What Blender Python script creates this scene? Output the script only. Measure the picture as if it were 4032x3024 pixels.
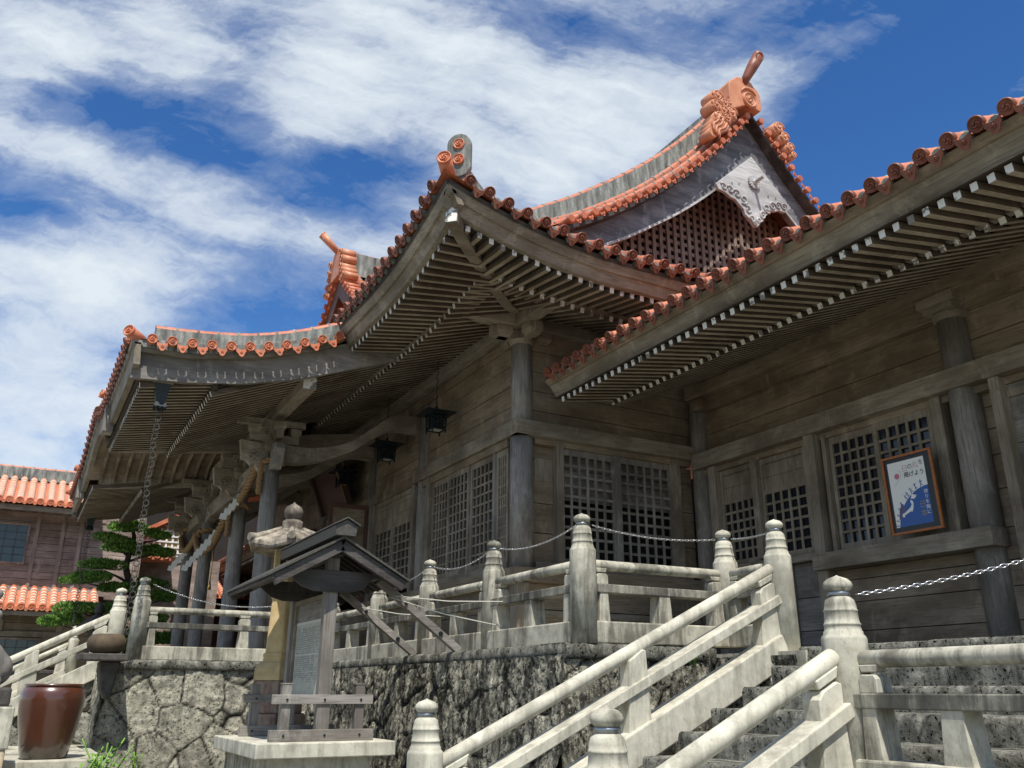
import bpy, bmesh, math, random
from mathutils import Vector, Matrix, noise
for o in list(bpy.data.objects): bpy.data.objects.remove(o, do_unlink=True)
SC = bpy.context.scene
COL = SC.collection
R = math.radians
random.seed(7)

# ------------------------------------------------------------------ camera
cam_d = bpy.data.cameras.new('camera')
cam = bpy.data.objects.new('camera', cam_d)
COL.objects.link(cam)
cam_d.sensor_width = 36.0
cam_d.lens = 30.65
cam_d.clip_start = 0.05
cam_d.clip_end = 5000
_yaw, _pit, _rol = R(28.9206), R(19.4269), R(0.2430)
_f = Vector((math.sin(_yaw) * math.cos(_pit), math.cos(_yaw) * math.cos(_pit), math.sin(_pit)))
_r0 = Vector((math.cos(_yaw), -math.sin(_yaw), 0))
_u0 = _r0.cross(_f)
_r = math.cos(_rol) * _r0 + math.sin(_rol) * _u0
_u = -math.sin(_rol) * _r0 + math.cos(_rol) * _u0
_m = Matrix((_r, _u, -_f)).transposed().to_4x4()
_m.translation = (0, 0, 1.6)
cam.matrix_world = _m
SC.camera = cam
SC.render.resolution_x = 1024
SC.render.resolution_y = 768

# ------------------------------------------------------------------ light
SUN_DIR = Vector((-0.17, -0.45, 0.875)).normalized()       # towards the sun
sun_d = bpy.data.lights.new('sun', 'SUN')
sun_d.energy = 5.0
sun_d.angle = R(0.5)
sun_d.color = (1.0, 0.955, 0.87)
sun = bpy.data.objects.new('sun', sun_d)
COL.objects.link(sun)
sun.rotation_euler = SUN_DIR.to_track_quat('Z', 'Y').to_euler()
sun.location = (0, 0, 60)

W = bpy.data.worlds.new('World')
SC.world = W
W.use_nodes = True
wt = W.node_tree
wt.nodes.clear()
def wn(t, **k):
    n = wt.nodes.new(t)
    for a, b in k.items(): setattr(n, a, b)
    return n
wo = wn('ShaderNodeOutputWorld')
bg = wn('ShaderNodeBackground'); bg.inputs[1].default_value = 0.078
sky = wn('ShaderNodeTexSky', sky_type='NISHITA')
sky.sun_disc = False
sky.sun_elevation = math.asin(SUN_DIR.z)
sky.sun_rotation = math.atan2(SUN_DIR.x, SUN_DIR.y)
sky.altitude = 300; sky.air_density = 1.0; sky.dust_density = 0.15; sky.ozone_density = 3.5
tc = wn('ShaderNodeTexCoord')
sep = wn('ShaderNodeSeparateXYZ')
wt.links.new(tc.outputs['Generated'], sep.inputs[0])
def wmath(op, a, b=None, c=None):
    n = wn('ShaderNodeMath', operation=op)
    for i, v in enumerate((a, b, c)):
        if v is None: continue
        if isinstance(v, (int, float)): n.inputs[i].default_value = v
        else: wt.links.new(v, n.inputs[i])
    return n.outputs[0]
# clouds are laid out by compass direction: a = sideways, b = upwards slope from the 29 degree bearing
azx = wmath('SUBTRACT', wmath('MULTIPLY', sep.outputs[0], 0.8753), wmath('MULTIPLY', sep.outputs[1], 0.4836))
azy = wmath('MAXIMUM', wmath('ADD', wmath('MULTIPLY', sep.outputs[0], 0.4836), wmath('MULTIPLY', sep.outputs[1], 0.8753)), 0.12)
comb = wn('ShaderNodeCombineXYZ')
wt.links.new(wmath('DIVIDE', azx, azy), comb.inputs[0]); wt.links.new(wmath('DIVIDE', sep.outputs[2], azy), comb.inputs[1])
def wnoise(vec, scale, rot, sc, det, rough, dist, off=(0, 0, 0), color=False):
    mp = wn('ShaderNodeMapping')
    mp.inputs['Rotation'].default_value = (0, 0, R(rot)); mp.inputs['Location'].default_value = off
    m2 = wn('ShaderNodeMapping'); m2.inputs['Scale'].default_value = sc
    wt.links.new(vec, mp.inputs[0]); wt.links.new(mp.outputs[0], m2.inputs[0])
    n = wn('ShaderNodeTexNoise')
    n.inputs['Scale'].default_value = scale; n.inputs['Detail'].default_value = det
    n.inputs['Roughness'].default_value = rough; n.inputs['Distortion'].default_value = dist
    wt.links.new(m2.outputs[0], n.inputs['Vector'])
    return n.outputs[1 if color else 0]
def wvec(op, a, b=None, out=0):
    n = wn('ShaderNodeVectorMath', operation=op)
    for i, v in enumerate((a, b)):
        if v is None: continue
        if isinstance(v, tuple): n.inputs[i].default_value = v
        elif isinstance(v, (int, float)): n.inputs[3].default_value = v
        else: wt.links.new(v, n.inputs[i])
    return n.outputs[out]
P0 = comb.outputs[0]
wcol = wnoise(P0, 5.0, 0, (1, 1, 1), 5, 0.6, 0.0, (3.1, 1.2, 0), True)
Pw = wvec('ADD', P0, wvec('SCALE', wvec('SUBTRACT', wcol, (0.5, 0.5, 0.5)), 0.085))
def capsule(ax, ay, bx, by, r, amp):
    dx, dy = bx - ax, by - ay; L2 = dx * dx + dy * dy
    rel = wvec('SUBTRACT', Pw, (ax, ay, 0))
    t = wn('ShaderNodeMath', operation='MULTIPLY'); t.use_clamp = True
    wt.links.new(wvec('DOT_PRODUCT', rel, (dx, dy, 0), 1), t.inputs[0]); t.inputs[1].default_value = 1 / L2
    cb = wn('ShaderNodeCombineXYZ')
    for k, v in enumerate((dx, dy)):
        m_ = wmath('MULTIPLY', t.outputs[0], v); wt.links.new(m_, cb.inputs[k])
    d = wvec('LENGTH', wvec('SUBTRACT', rel, cb.outputs[0]), None, 1)
    m_ = wn('ShaderNodeMapRange'); m_.interpolation_type = 'SMOOTHSTEP'
    m_.inputs[1].default_value = 0.0; m_.inputs[2].default_value = r * 2.9; m_.inputs[3].default_value = amp; m_.inputs[4].default_value = 0.0
    wt.links.new(d, m_.inputs[0]); return m_.outputs[0]
CAPS = [(-0.6, 0.783, -0.514, 0.765, 0.037, -0.16), (-0.514, 0.765, -0.402, 0.731, 0.041, -0.16), (-0.401, 0.724, -0.188, 0.631, 0.048, -0.15), (-0.25, 0.637, -0.141, 0.659, 0.034, -0.13), (-0.678, 0.628, -0.517, 0.58, 0.031, -0.1), (-0.675, 0.614, -0.655, 0.607, 0.041, -0.14), (-0.395, 0.468, -0.27, 0.437, 0.051, -0.24), (-0.638, 0.429, -0.505, 0.392, 0.031, -0.1), (-0.712, 0.798, -0.675, 0.775, 0.02, -0.1), (-0.45, 0.912, -0.318, 0.848, 0.031, -0.07), (0.007, 0.914, 0.097, 0.81, 0.041, -0.05), (0.093, 0.915, 0.256, 0.867, 0.037, -0.11), (-0.005, 0.741, 0.121, 0.757, 0.034, -0.05), (0.597, 0.959, 0.461, 0.684, 0.085, -0.22), (0.761, 0.943, 0.608, 0.635, 0.16, -0.24), (0.43, 0.684, 0.374, 0.619, 0.05, -0.2), (0.56, 0.82, 0.70, 0.86, 0.03, 0.05), (0.46, 0.71, 0.60, 0.73, 0.025, 0.07), (-0.724, 0.861, -0.508, 0.855, 0.048, 0.12), (-0.459, 0.831, -0.26, 0.762, 0.041, 0.12), (-0.26, 0.762, 0.026, 0.675, 0.054, 0.13), (-0.273, 0.938, 0.027, 0.818, 0.061, 0.1), (0.089, 0.734, 0.313, 0.773, 0.054, 0.12), (0.344, 0.758, 0.506, 0.884, 0.037, 0.13), (-0.62, 0.519, -0.419, 0.52, 0.054, 0.12), (-0.394, 0.56, -0.184, 0.561, 0.041, 0.06), (-0.529, 0.468, -0.412, 0.462, 0.044, 0.14), (-0.619, 0.332, -0.514, 0.309, 0.054, 0.12), (-0.626, 0.679, -0.521, 0.643, 0.034, 0.06)]
nl = wnoise(Pw, 2.6, 20, (1.0, 3.8, 1), 8, 0.58, 0.25, (0.3, 0.8, 0))
nr = wnoise(Pw, 2.6, -34, (1.0, 3.4, 1), 8, 0.58, 0.25, (1.3, 4.8, 0))
nf = wnoise(Pw, 9.0, 14, (1.0, 2.4, 1), 9, 0.64, 0.35, (5.3, 0.8, 0))
ng = wnoise(Pw, 26.0, -20, (1.0, 1.8, 1), 8, 0.66, 0.5, (2.3, 6.8, 0))
sidem = wn('ShaderNodeMapRange'); sidem.interpolation_type = 'SMOOTHSTEP'
sidem.inputs[1].default_value = 0.0; sidem.inputs[2].default_value = 0.35
wt.links.new(azx, sidem.inputs[0])
nm = wmath('ADD', wmath('MULTIPLY', nl, wmath('SUBTRACT', 1.0, sidem.outputs[0])), wmath('MULTIPLY', nr, sidem.outputs[0]))
dens = wmath('ADD', wmath('ADD', wmath('MULTIPLY', nm, 0.62), wmath('ADD', wmath('MULTIPLY', nf, 0.36), wmath('MULTIPLY', ng, 0.14))), -0.045)
for c_ in CAPS: dens = wmath('ADD', dens, capsule(*c_))
ramp = wn('ShaderNodeValToRGB')
ramp.color_ramp.elements[0].position = 0.31; ramp.color_ramp.elements[0].color = (0, 0, 0, 1)
ramp.color_ramp.elements[1].position = 0.74; ramp.color_ramp.elements[1].color = (1, 1, 1, 1)
e_ = ramp.color_ramp.elements.new(0.45); e_.color = (0.22, 0.22, 0.22, 1)
e_ = ramp.color_ramp.elements.new(0.60); e_.color = (0.74, 0.74, 0.74, 1)
wt.links.new(dens, ramp.inputs[0])
hsv = wn('ShaderNodeHueSaturation')
hsv.inputs['Hue'].default_value = 0.507
hsv.inputs['Saturation'].default_value = 1.27
hsv.inputs['Value'].default_value = 1.62
wt.links.new(sky.outputs[0], hsv.inputs['Color'])
mx = wn('ShaderNodeMix', data_type='RGBA')
wt.links.new(wmath('MULTIPLY', ramp.outputs[0], 0.95), mx.inputs[0])
wt.links.new(hsv.outputs[0], mx.inputs[6])
mx.inputs[7].default_value = (9.0, 9.8, 10.4, 1)
wt.links.new(mx.outputs[2], bg.inputs[0])
wt.links.new(bg.outputs[0], wo.inputs[0])

SC.view_settings.view_transform = 'Standard'
SC.view_settings.look = 'None'
SC.view_settings.exposure = 0.2
SC.view_settings.gamma = 1.0
SC.render.engine = 'CYCLES'

# ------------------------------------------------------------------ materials
def mat_new(name):
    m = bpy.data.materials.new(name)
    m.use_nodes = True
    nt = m.node_tree
    nt.nodes.clear()
    o = nt.nodes.new('ShaderNodeOutputMaterial')
    b = nt.nodes.new('ShaderNodeBsdfPrincipled')
    nt.links.new(b.outputs[0], o.inputs[0])
    return m, nt, b
class NT:
    def __init__(s, nt): s.t = nt
    def n(s, ty, **k):
        n = s.t.nodes.new(ty)
        for a, b in k.items(): setattr(n, a, b)
        return n
    def l(s, a, b): s.t.links.new(a, b)
    def pos(s):
        return s.n('ShaderNodeNewGeometry').outputs['Position']
    def mapd(s, vec, sc, rot=(0, 0, 0), loc=(0, 0, 0)):
        m = s.n('ShaderNodeMapping')
        m.inputs['Scale'].default_value = sc
        m.inputs['Rotation'].default_value = rot
        m.inputs['Location'].default_value = loc
        s.l(vec, m.inputs[0]); return m.outputs[0]
    def noise(s, vec, scale, det=4, rough=0.55, dist=0.0):
        n = s.n('ShaderNodeTexNoise')
        n.inputs['Scale'].default_value = scale; n.inputs['Detail'].default_value = det
        n.inputs['Roughness'].default_value = rough; n.inputs['Distortion'].default_value = dist
        s.l(vec, n.inputs['Vector']); return n.outputs[0]
    def ramp(s, fac, stops, interp='LINEAR'):
        r = s.n('ShaderNodeValToRGB'); cr = r.color_ramp; cr.interpolation = interp
        while len(cr.elements) < len(stops): cr.elements.new(0.5)
        for e, (p, c) in zip(cr.elements, stops):
            e.position = p
            e.color = (c, c, c, 1) if isinstance(c, (int, float)) else (*c, 1)
        s.l(fac, r.inputs[0]); return r.outputs[0]
    def mix(s, fac, a, b, blend='MIX'):
        m = s.n('ShaderNodeMix', data_type='RGBA', blend_type=blend)
        for i, v in ((0, fac), (6, a), (7, b)):
            if isinstance(v, (int, float)): m.inputs[i].default_value = v if i == 0 else (v, v, v, 1)
            elif isinstance(v, tuple): m.inputs[i].default_value = (*v, 1)
            else: s.l(v, m.inputs[i])
        return m.outputs[2]
    def m(s, op, a, b=0.0):
        n = s.n('ShaderNodeMath', operation=op)
        for i, v in enumerate((a, b)):
            if isinstance(v, (int, float)): n.inputs[i].default_value = v
            else: s.l(v, n.inputs[i])
        return n.outputs[0]
    def bump(s, h, strength, dist, b):
        n = s.n('ShaderNodeBump'); n.inputs['Strength'].default_value = strength
        n.inputs['Distance'].default_value = dist
        s.l(h, n.inputs['Height']); s.l(n.outputs[0], b.inputs['Normal']); return n
M = {}
def wood(name, axis, dark, mid, light, rough=0.75, bump=0.35, streak=0.75):
    """weathered timber, grain running along the given axis"""
    m, nt, b = mat_new(name); t = NT(nt); p = t.pos()
    i = 'xyz'.index(axis)
    sc = [22.0, 22.0, 22.0]; sc[i] = 0.9
    sc2 = [5.0, 5.0, 5.0]; sc2[i] = 0.5
    g = t.noise(t.mapd(p, sc), 3.0, 5, 0.6, 0.2)
    big = t.noise(t.mapd(p, sc2), 1.0, 4, 0.6, 0.3)
    blot = t.noise(t.mapd(p, tuple(0.7 if k == i else 1.6 for k in range(3))), 1.0, 5, 0.65)
    col = t.mix(t.ramp(big, [(0.3, 0.0), (0.72, 1.0)]), mid, light)
    col = t.mix(t.m('MULTIPLY', t.ramp(blot, [(0.42, 0.0), (0.62, 1.0)]), streak), col, dark)
    wash = t.noise(t.mapd(p, (2.2, 2.2, 1.1)), 1.3, 6, 0.7, 0.4)
    col = t.mix(t.m('MULTIPLY', t.ramp(wash, [(0.54, 0.0), (0.70, 1.0)]), 0.55), col, tuple(min(1, c * 1.35) for c in light))
    col = t.mix(t.ramp(g, [(0.28, 1.0), (0.5, 0.0)]), col, tuple(c * 0.55 for c in mid))
    t.l(col, b.inputs['Base Color'])
    b.inputs['Roughness'].default_value = rough
    b.inputs['Specular IOR Level'].default_value = 0.25
    t.bump(g, bump, 0.004, b)
    M[name] = m
for ax in 'xyz':
    wood('wood_' + ax, ax, (0.105, 0.082, 0.058), (0.225, 0.187, 0.138), (0.345, 0.305, 0.245), 0.7)
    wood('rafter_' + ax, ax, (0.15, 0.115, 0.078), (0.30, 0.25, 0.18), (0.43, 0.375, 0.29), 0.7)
    wood('raftside_' + ax, ax, (0.050, 0.036, 0.024), (0.095, 0.070, 0.047), (0.150, 0.118, 0.085), 0.75)  # rafter sides: shade of the narrow gaps put into a darker brown
    wood('plank_' + ax, ax, (0.110, 0.080, 0.052), (0.215, 0.165, 0.112), (0.315, 0.258, 0.188), 0.7)
    wood('slate_' + ax, ax, (0.095, 0.083, 0.072), (0.205, 0.184, 0.158), (0.350, 0.328, 0.295), 0.65)
    wood('dark_' + ax, ax, (0.022, 0.018, 0.015), (0.055, 0.048, 0.043), (0.115, 0.105, 0.098), 0.6)
    wood('mauve_' + ax, ax, (0.130, 0.092, 0.075), (0.285, 0.215, 0.180), (0.420, 0.345, 0.305), 0.8)
wood('pale_board', 'x', (0.20, 0.195, 0.19), (0.40, 0.395, 0.39), (0.60, 0.59, 0.58), 0.7)
wood('red_lattice', 'z', (0.12, 0.075, 0.055), (0.21, 0.14, 0.11), (0.30, 0.25, 0.22), 0.7)
wood('barge_grey', 'x', (0.055, 0.055, 0.06), (0.13, 0.13, 0.145), (0.30, 0.30, 0.31), 0.7)

def endwhite():
    m, nt, b = mat_new('flaking_white'); t = NT(nt); p = t.pos()
    n = t.noise(p, 13.0, 3, 0.6); n2 = t.noise(p, 3.1, 2, 0.5)
    f = t.ramp(t.m('ADD', t.m('MULTIPLY', n, 0.6), t.m('MULTIPLY', n2, 0.45)), [(0.47, 0.0), (0.50, 1.0)])
    t.l(t.mix(f, (0.19, 0.18, 0.16), (0.66, 0.65, 0.60)), b.inputs['Base Color'])
    b.inputs['Roughness'].default_value = 0.6
    M['white_end'] = m
endwhite()

def tile(name, c1, c2, c3, lich=0.5):
    m, nt, b = mat_new(name); t = NT(nt); p = t.pos()
    n = t.noise(p, 2.3, 4, 0.6); f = t.noise(p, 26.0, 4, 0.6)
    s = t.noise(p, 7.0, 5, 0.7)
    n = t.m('ADD', t.m('MULTIPLY', n, 0.5), t.m('MULTIPLY', t.noise(p, 4.3, 2, 0.5), 0.5))
    col = t.mix(t.ramp(n, [(0.38, 0.0), (0.62, 1.0)]), c1, c2)
    col = t.mix(t.m('MULTIPLY', t.ramp(s, [(0.50, 0.0), (0.66, 1.0)]), lich), col, c3)
    t.l(col, b.inputs['Base Color'])
    b.inputs['Roughness'].default_value = 0.5
    b.inputs['Specular IOR Level'].default_value = 0.45
    t.bump(f, 0.25, 0.004, b)
    M[name] = m
tile('tile', (0.40, 0.105, 0.045), (0.55, 0.175, 0.085), (0.13, 0.085, 0.07), 0.75)
tile('tile_glazed', (0.165, 0.046, 0.024), (0.235, 0.075, 0.040), (0.07, 0.04, 0.03), 0.5)  # darker copy of the roof tile, shade of the eave ends put into the colour
tile('tile_bright', (0.50, 0.135, 0.058), (0.60, 0.21, 0.11), (0.20, 0.11, 0.08), 0.65)
tile('ornament_clay', (0.50, 0.20, 0.10), (0.60, 0.27, 0.15), (0.30, 0.13, 0.08), 0.4)

def plaster():
    m, nt, b = mat_new('weathered_plaster'); t = NT(nt); p = t.pos()
    n = t.noise(t.mapd(p, (9, 9, 1.6)), 1.0, 6, 0.65); f = t.noise(p, 18.0, 5, 0.7)
    col = t.ramp(n, [(0.3, (0.05, 0.052, 0.05)), (0.5, (0.17, 0.18, 0.165)), (0.7, (0.36, 0.37, 0.34))])
    col = t.mix(t.ramp(f, [(0.5, 0.0), (0.75, 0.6)]), col, (0.05, 0.05, 0.048))
    t.l(col, b.inputs['Base Color']); b.inputs['Roughness'].default_value = 0.9
    t.bump(f, 0.5, 0.008, b)
    M['plaster'] = m
plaster()

def concrete(name, base, lightc, stain, amt=0.6, shift=0.0, bstr=0.35):
    """cast stone: pale, run-down streaks of black mould, pits"""
    m, nt, b = mat_new(name); t = NT(nt); p = t.pos()
    st = t.noise(t.mapd(p, (7, 7, 0.9)), 1.0, 7, 0.68, 0.6)
    bl = t.noise(p, 1.7, 5, 0.6); f = t.noise(p, 45.0, 5, 0.65); g = t.noise(p, 9.0, 5, 0.6)
    col = t.mix(t.ramp(g, [(0.3, 0.0), (0.7, 1.0)]), base, lightc)
    k = t.m('ADD', t.m('MULTIPLY', st, 0.62), t.m('MULTIPLY', bl, 0.5))
    col = t.mix(t.m('MULTIPLY', t.ramp(k, [(0.52 - shift, 0.0), (0.64 - shift, 0.75), (0.76 - shift, 1.0)]), amt), col, stain)
    fine = t.noise(t.mapd(p, (26, 26, 9)), 1.0, 6, 0.75)
    col = t.mix(t.m('MULTIPLY', t.ramp(fine, [(0.54, 0.0), (0.68, 1.0)]), amt * 0.5), col, stain)
    col = t.mix(t.ramp(f, [(0.62, 0.0), (0.72, 0.6)]), col, tuple(c * 0.45 for c in base))
    t.l(col, b.inputs['Base Color']); b.inputs['Roughness'].default_value = 0.85
    b.inputs['Specular IOR Level'].default_value = 0.25
    t.bump(f, bstr, 0.005, b)
    M[name] = m
concrete('cast_stone', (0.36, 0.338, 0.27), (0.545, 0.52, 0.425), (0.075, 0.070, 0.055), 0.95)
concrete('cast_stone_mould', (0.22, 0.21, 0.17), (0.40, 0.38, 0.31), (0.045, 0.044, 0.038), 1.0, shift=0.07)
concrete('cast_stone_pale', (0.45, 0.428, 0.345), (0.63, 0.605, 0.50), (0.13, 0.12, 0.092), 0.6)
concrete('lantern_stone', (0.50, 0.36, 0.17), (0.62, 0.49, 0.27), (0.20, 0.13, 0.08), 0.35)
concrete('lantern_top', (0.16, 0.12, 0.10), (0.44, 0.40, 0.31), (0.045, 0.038, 0.032), 0.95, shift=0.0, bstr=1.0)
concrete('lantern_base', (0.26, 0.17, 0.13), (0.40, 0.31, 0.23), (0.07, 0.04, 0.035), 0.85, bstr=0.7)
concrete('dark_stone', (0.06, 0.055, 0.048), (0.11, 0.10, 0.09), (0.02, 0.02, 0.018), 0.7, bstr=0.8)
concrete('guardian_stone', (0.20, 0.18, 0.16), (0.30, 0.28, 0.25), (0.09, 0.08, 0.07), 0.5, bstr=0.9)
concrete('bowl_clay', (0.085, 0.062, 0.040), (0.125, 0.095, 0.060), (0.03, 0.025, 0.02), 0.5, bstr=0.6)

def limestone(name, joints, grey=1.0, dark=0.5, spots=0.5, bstr=1.0, sc=1.9):
    m, nt, b = mat_new(name); t = NT(nt); p = t.pos()
    wob = t.noise(p, 1.6, 2, 0.5)
    f = t.noise(p, 16.0, 8, 0.72); g = t.noise(p, 5.0, 6, 0.68); c = t.noise(t.mapd(p, (6, 6, 2.0)), 1.3, 6, 0.7)
    col = t.ramp(g, [(0.28, (0.09 * grey, 0.09 * grey, 0.078 * grey)), (0.5, (0.26 * grey, 0.255 * grey, 0.215 * grey)), (0.72, (0.50 * grey, 0.485 * grey, 0.41 * grey))])
    col = t.mix(t.m('MULTIPLY', t.ramp(c, [(0.50 - 0.1 * dark, 0.0), (0.62, 1.0)]), dark), col, (0.045, 0.045, 0.038))
    col = t.mix(t.ramp(f, [(0.56, 0.0), (0.66, spots)]), col, (0.028, 0.027, 0.022))
    pit = t.ramp(t.noise(p, 34.0, 3, 0.6), [(0.36, 0.0), (0.42, 1.0)])
    pitm = t.mix(t.ramp(g, [(0.48, 0.0), (0.56, 1.0)]), pit, 1.0)
    col = t.mix(1.0, col, pitm, 'MULTIPLY')
    h = t.m('ADD', t.m('MULTIPLY', f, 0.9), t.m('MULTIPLY', g, 1.1))
    h = t.m('ADD', h, t.m('MULTIPLY', pitm, 0.35))
    if joints:
        vec = t.n('ShaderNodeVectorMath', operation='ADD')
        t.l(p, vec.inputs[0])
        nn = t.n('ShaderNodeTexNoise'); nn.inputs['Scale'].default_value = 2.6; nn.inputs['Detail'].default_value = 3
        t.l(p, nn.inputs['Vector'])
        sv = t.n('ShaderNodeVectorMath', operation='SCALE'); sv.inputs[3].default_value = 0.22
        t.l(nn.outputs[1], sv.inputs[0]); t.l(sv.outputs[0], vec.inputs[1])
        v1 = t.n('ShaderNodeTexVoronoi', feature='DISTANCE_TO_EDGE'); v1.inputs['Scale'].default_value = sc
        v1.inputs['Randomness'].default_value = 0.85
        t.l(vec.outputs[0], v1.inputs['Vector'])
        v2 = t.n('ShaderNodeTexVoronoi'); v2.inputs['Scale'].default_value = sc
        v2.inputs['Randomness'].default_value = 0.85
        t.l(vec.outputs[0], v2.inputs['Vector'])
        hs = t.n('ShaderNodeSeparateColor'); t.l(v2.outputs['Color'], hs.inputs[0])
        tone = t.ramp(hs.outputs[0], [(0.0, 0.55), (1.0, 1.12)])
        col = t.mix(1.0, col, tone, 'MULTIPLY')
        j = t.ramp(v1.outputs[0], [(0.006, 0.0), (0.03, 1.0)])
        col = t.mix(j, (0.018, 0.017, 0.014), col)
        h = t.m('ADD', h, t.m('MULTIPLY', t.ramp(v1.outputs[0], [(0.0, 0.0), (0.10, 1.0)], 'EASE'), 2.2))
    t.l(col, b.inputs['Base Color']); b.inputs['Roughness'].default_value = 0.95
    b.inputs['Specular IOR Level'].default_value = 0.1
    t.bump(h, bstr, 0.035, b)
    M[name] = m
limestone('wall_stone', True, 1.0, 0.30, 0.5)
limestone('wall_stone_mould', True, 0.95, 0.78, 0.75)
limestone('coping_stone', False, 0.75, 0.8, 0.75, 0.8)
limestone('step_stone', False, 0.85, 0.8, 0.8, 0.8)
limestone('ground_stone', False, 1.0, 0.3, 0.4, 0.6)

def simple(name, col, rough=0.6, metal=0.0, nz=0.0, sc=12, spec=0.5, coat=0.0):
    m, nt, b = mat_new(name); t = NT(nt)
    if nz:
        n = t.noise(t.pos(), sc, 4, 0.6)
        c = t.mix(t.ramp(n, [(0.3, 0.0), (0.7, 1.0)]), tuple(x * (1 - nz) for x in col), tuple(min(1, x * (1 + nz)) for x in col))
        t.l(c, b.inputs['Base Color']); t.bump(n, 0.2, 0.003, b)
    else: b.inputs['Base Color'].default_value = (*col, 1)
    b.inputs['Roughness'].default_value = rough; b.inputs['Metallic'].default_value = metal
    b.inputs['Specular IOR Level'].default_value = spec
    if coat: b.inputs['Coat Weight'].default_value = coat; b.inputs['Coat Roughness'].default_value = 0.06
    M[name] = m
simple('chain_steel', (0.62, 0.62, 0.62), 0.28, 1.0)
simple('ring_steel', (0.34, 0.36, 0.37), 0.35, 1.0, 0.15)
simple('old_copper', (0.085, 0.078, 0.066), 0.55, 0.35, 0.3, 30)
simple('patina', (0.16, 0.26, 0.22), 0.65, 0.3, 0.3, 30)
simple('black_iron', (0.012, 0.02, 0.022), 0.42, 0.3, 0.3, 20)
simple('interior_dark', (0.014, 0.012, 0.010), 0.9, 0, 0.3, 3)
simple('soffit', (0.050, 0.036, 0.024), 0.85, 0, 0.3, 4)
simple('pane', (0.012, 0.015, 0.02), 0.12, 0, 0, spec=0.6)
simple('pane_grey', (0.050, 0.050, 0.045), 0.3, 0, 0.35, 1.4)
simple('paper', (0.55, 0.54, 0.49), 0.6, 0, 0.05, 9)
simple('paper_aged', (0.42, 0.42, 0.36), 0.65, 0, 0.12, 9)
simple('ink', (0.06, 0.065, 0.06), 0.7)
simple('ink_soft', (0.20, 0.21, 0.185), 0.7)
simple('poster_white', (0.85, 0.85, 0.82), 0.35)
simple('poster_blue', (0.010, 0.085, 0.36), 0.25)
simple('poster_violet', (0.10, 0.075, 0.20), 0.3)
simple('poster_pink', (0.58, 0.18, 0.24), 0.4)
simple('poster_rose', (0.62, 0.40, 0.40), 0.5)
simple('poster_black', (0.010, 0.012, 0.014), 0.3)
simple('poster_gold', (0.30, 0.25, 0.10), 0.4)
simple('frame_wood', (0.36, 0.12, 0.03), 0.45, 0, 0.3, 30)
simple('gold', (0.65, 0.42, 0.12), 0.3, 1.0)
simple('red_brown', (0.10, 0.045, 0.03), 0.55, 0, 0.3, 4)
simple('carved_dark', (0.06, 0.028, 0.02), 0.5, 0, 0.4, 20)
simple('rope_straw', (0.25, 0.155, 0.07), 0.9, 0, 0.35, 40)
simple('wire', (0.03, 0.03, 0.03), 0.5)
simple('pale_cord', (0.55, 0.53, 0.46), 0.8)
simple('bark', (0.055, 0.045, 0.038), 0.95, 0, 0.4, 20)
simple('window_glass', (0.045, 0.075, 0.085), 0.12, 0, 0.2, 2)
simple('white_paint', (0.70, 0.70, 0.68), 0.6, 0, 0.1, 5)
simple('cream_wall', (0.55, 0.42, 0.18), 0.8, 0, 0.1, 5)
simple('stain_dark', (0.02, 0.02, 0.02), 0.8)
simple('mortar', (0.60, 0.54, 0.44), 0.9, 0, 0.3, 14)
def foliage(name, a, bcol):
    m, nt, b = mat_new(name); t = NT(nt)
    oi = t.noise(t.pos(), 6.0, 3, 0.6)
    t.l(t.mix(t.ramp(oi, [(0.35, 0.0), (0.65, 1.0)]), a, bcol), b.inputs['Base Color'])
    b.inputs['Roughness'].default_value = 0.45
    b.inputs['Specular IOR Level'].default_value = 0.4
    M[name] = m
foliage('pine_leaf', (0.07, 0.155, 0.025), (0.18, 0.33, 0.06))
foliage('weed_leaf', (0.10, 0.24, 0.03), (0.20, 0.36, 0.06))
def jarglaze():
    m, nt, b = mat_new('jar_glaze'); t = NT(nt); p = t.pos()
    sep = t.n('ShaderNodeSeparateXYZ'); t.l(p, sep.inputs[0])
    n = t.noise(t.mapd(p, (4, 4, 1.2)), 1.5, 4, 0.6)
    h = t.m('ADD', sep.outputs[2], t.m('MULTIPLY', n, 0.16))
    col = t.ramp(h, [(0.0, (0.02, 0.016, 0.012)), (1.0, (0.1, 0.03, 0.015))])
    mr = t.n('ShaderNodeMapRange'); mr.inputs[1].default_value = 0.92; mr.inputs[2].default_value = 1.14
    t.l(h, mr.inputs[0])
    mr.clamp = True
    body = t.mix(n, (0.105, 0.032, 0.015), (0.055, 0.020, 0.011))
    t.l(t.mix(mr.outputs[0], (0.045, 0.035, 0.025), body), b.inputs['Base Color'])
    b.inputs['Roughness'].default_value = 0.3
    b.inputs['Coat Weight'].default_value = 0.9
    b.inputs['Coat Roughness'].default_value = 0.12
    M['jar_glaze'] = m
jarglaze()
def blockstone():
    m, nt, b = mat_new('sandstone_block'); t = NT(nt); p = t.pos()
    n = t.noise(p, 3.0, 5, 0.6); f = t.noise(p, 20, 5, 0.7)
    t.l(t.ramp(n, [(0.35, (0.42, 0.25, 0.10)), (0.6, (0.58, 0.50, 0.36))]), b.inputs['Base Color'])
    b.inputs['Roughness'].default_value = 0.9; t.bump(f, 0.6, 0.02, b)
    M['sandstone'] = m
blockstone()
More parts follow.
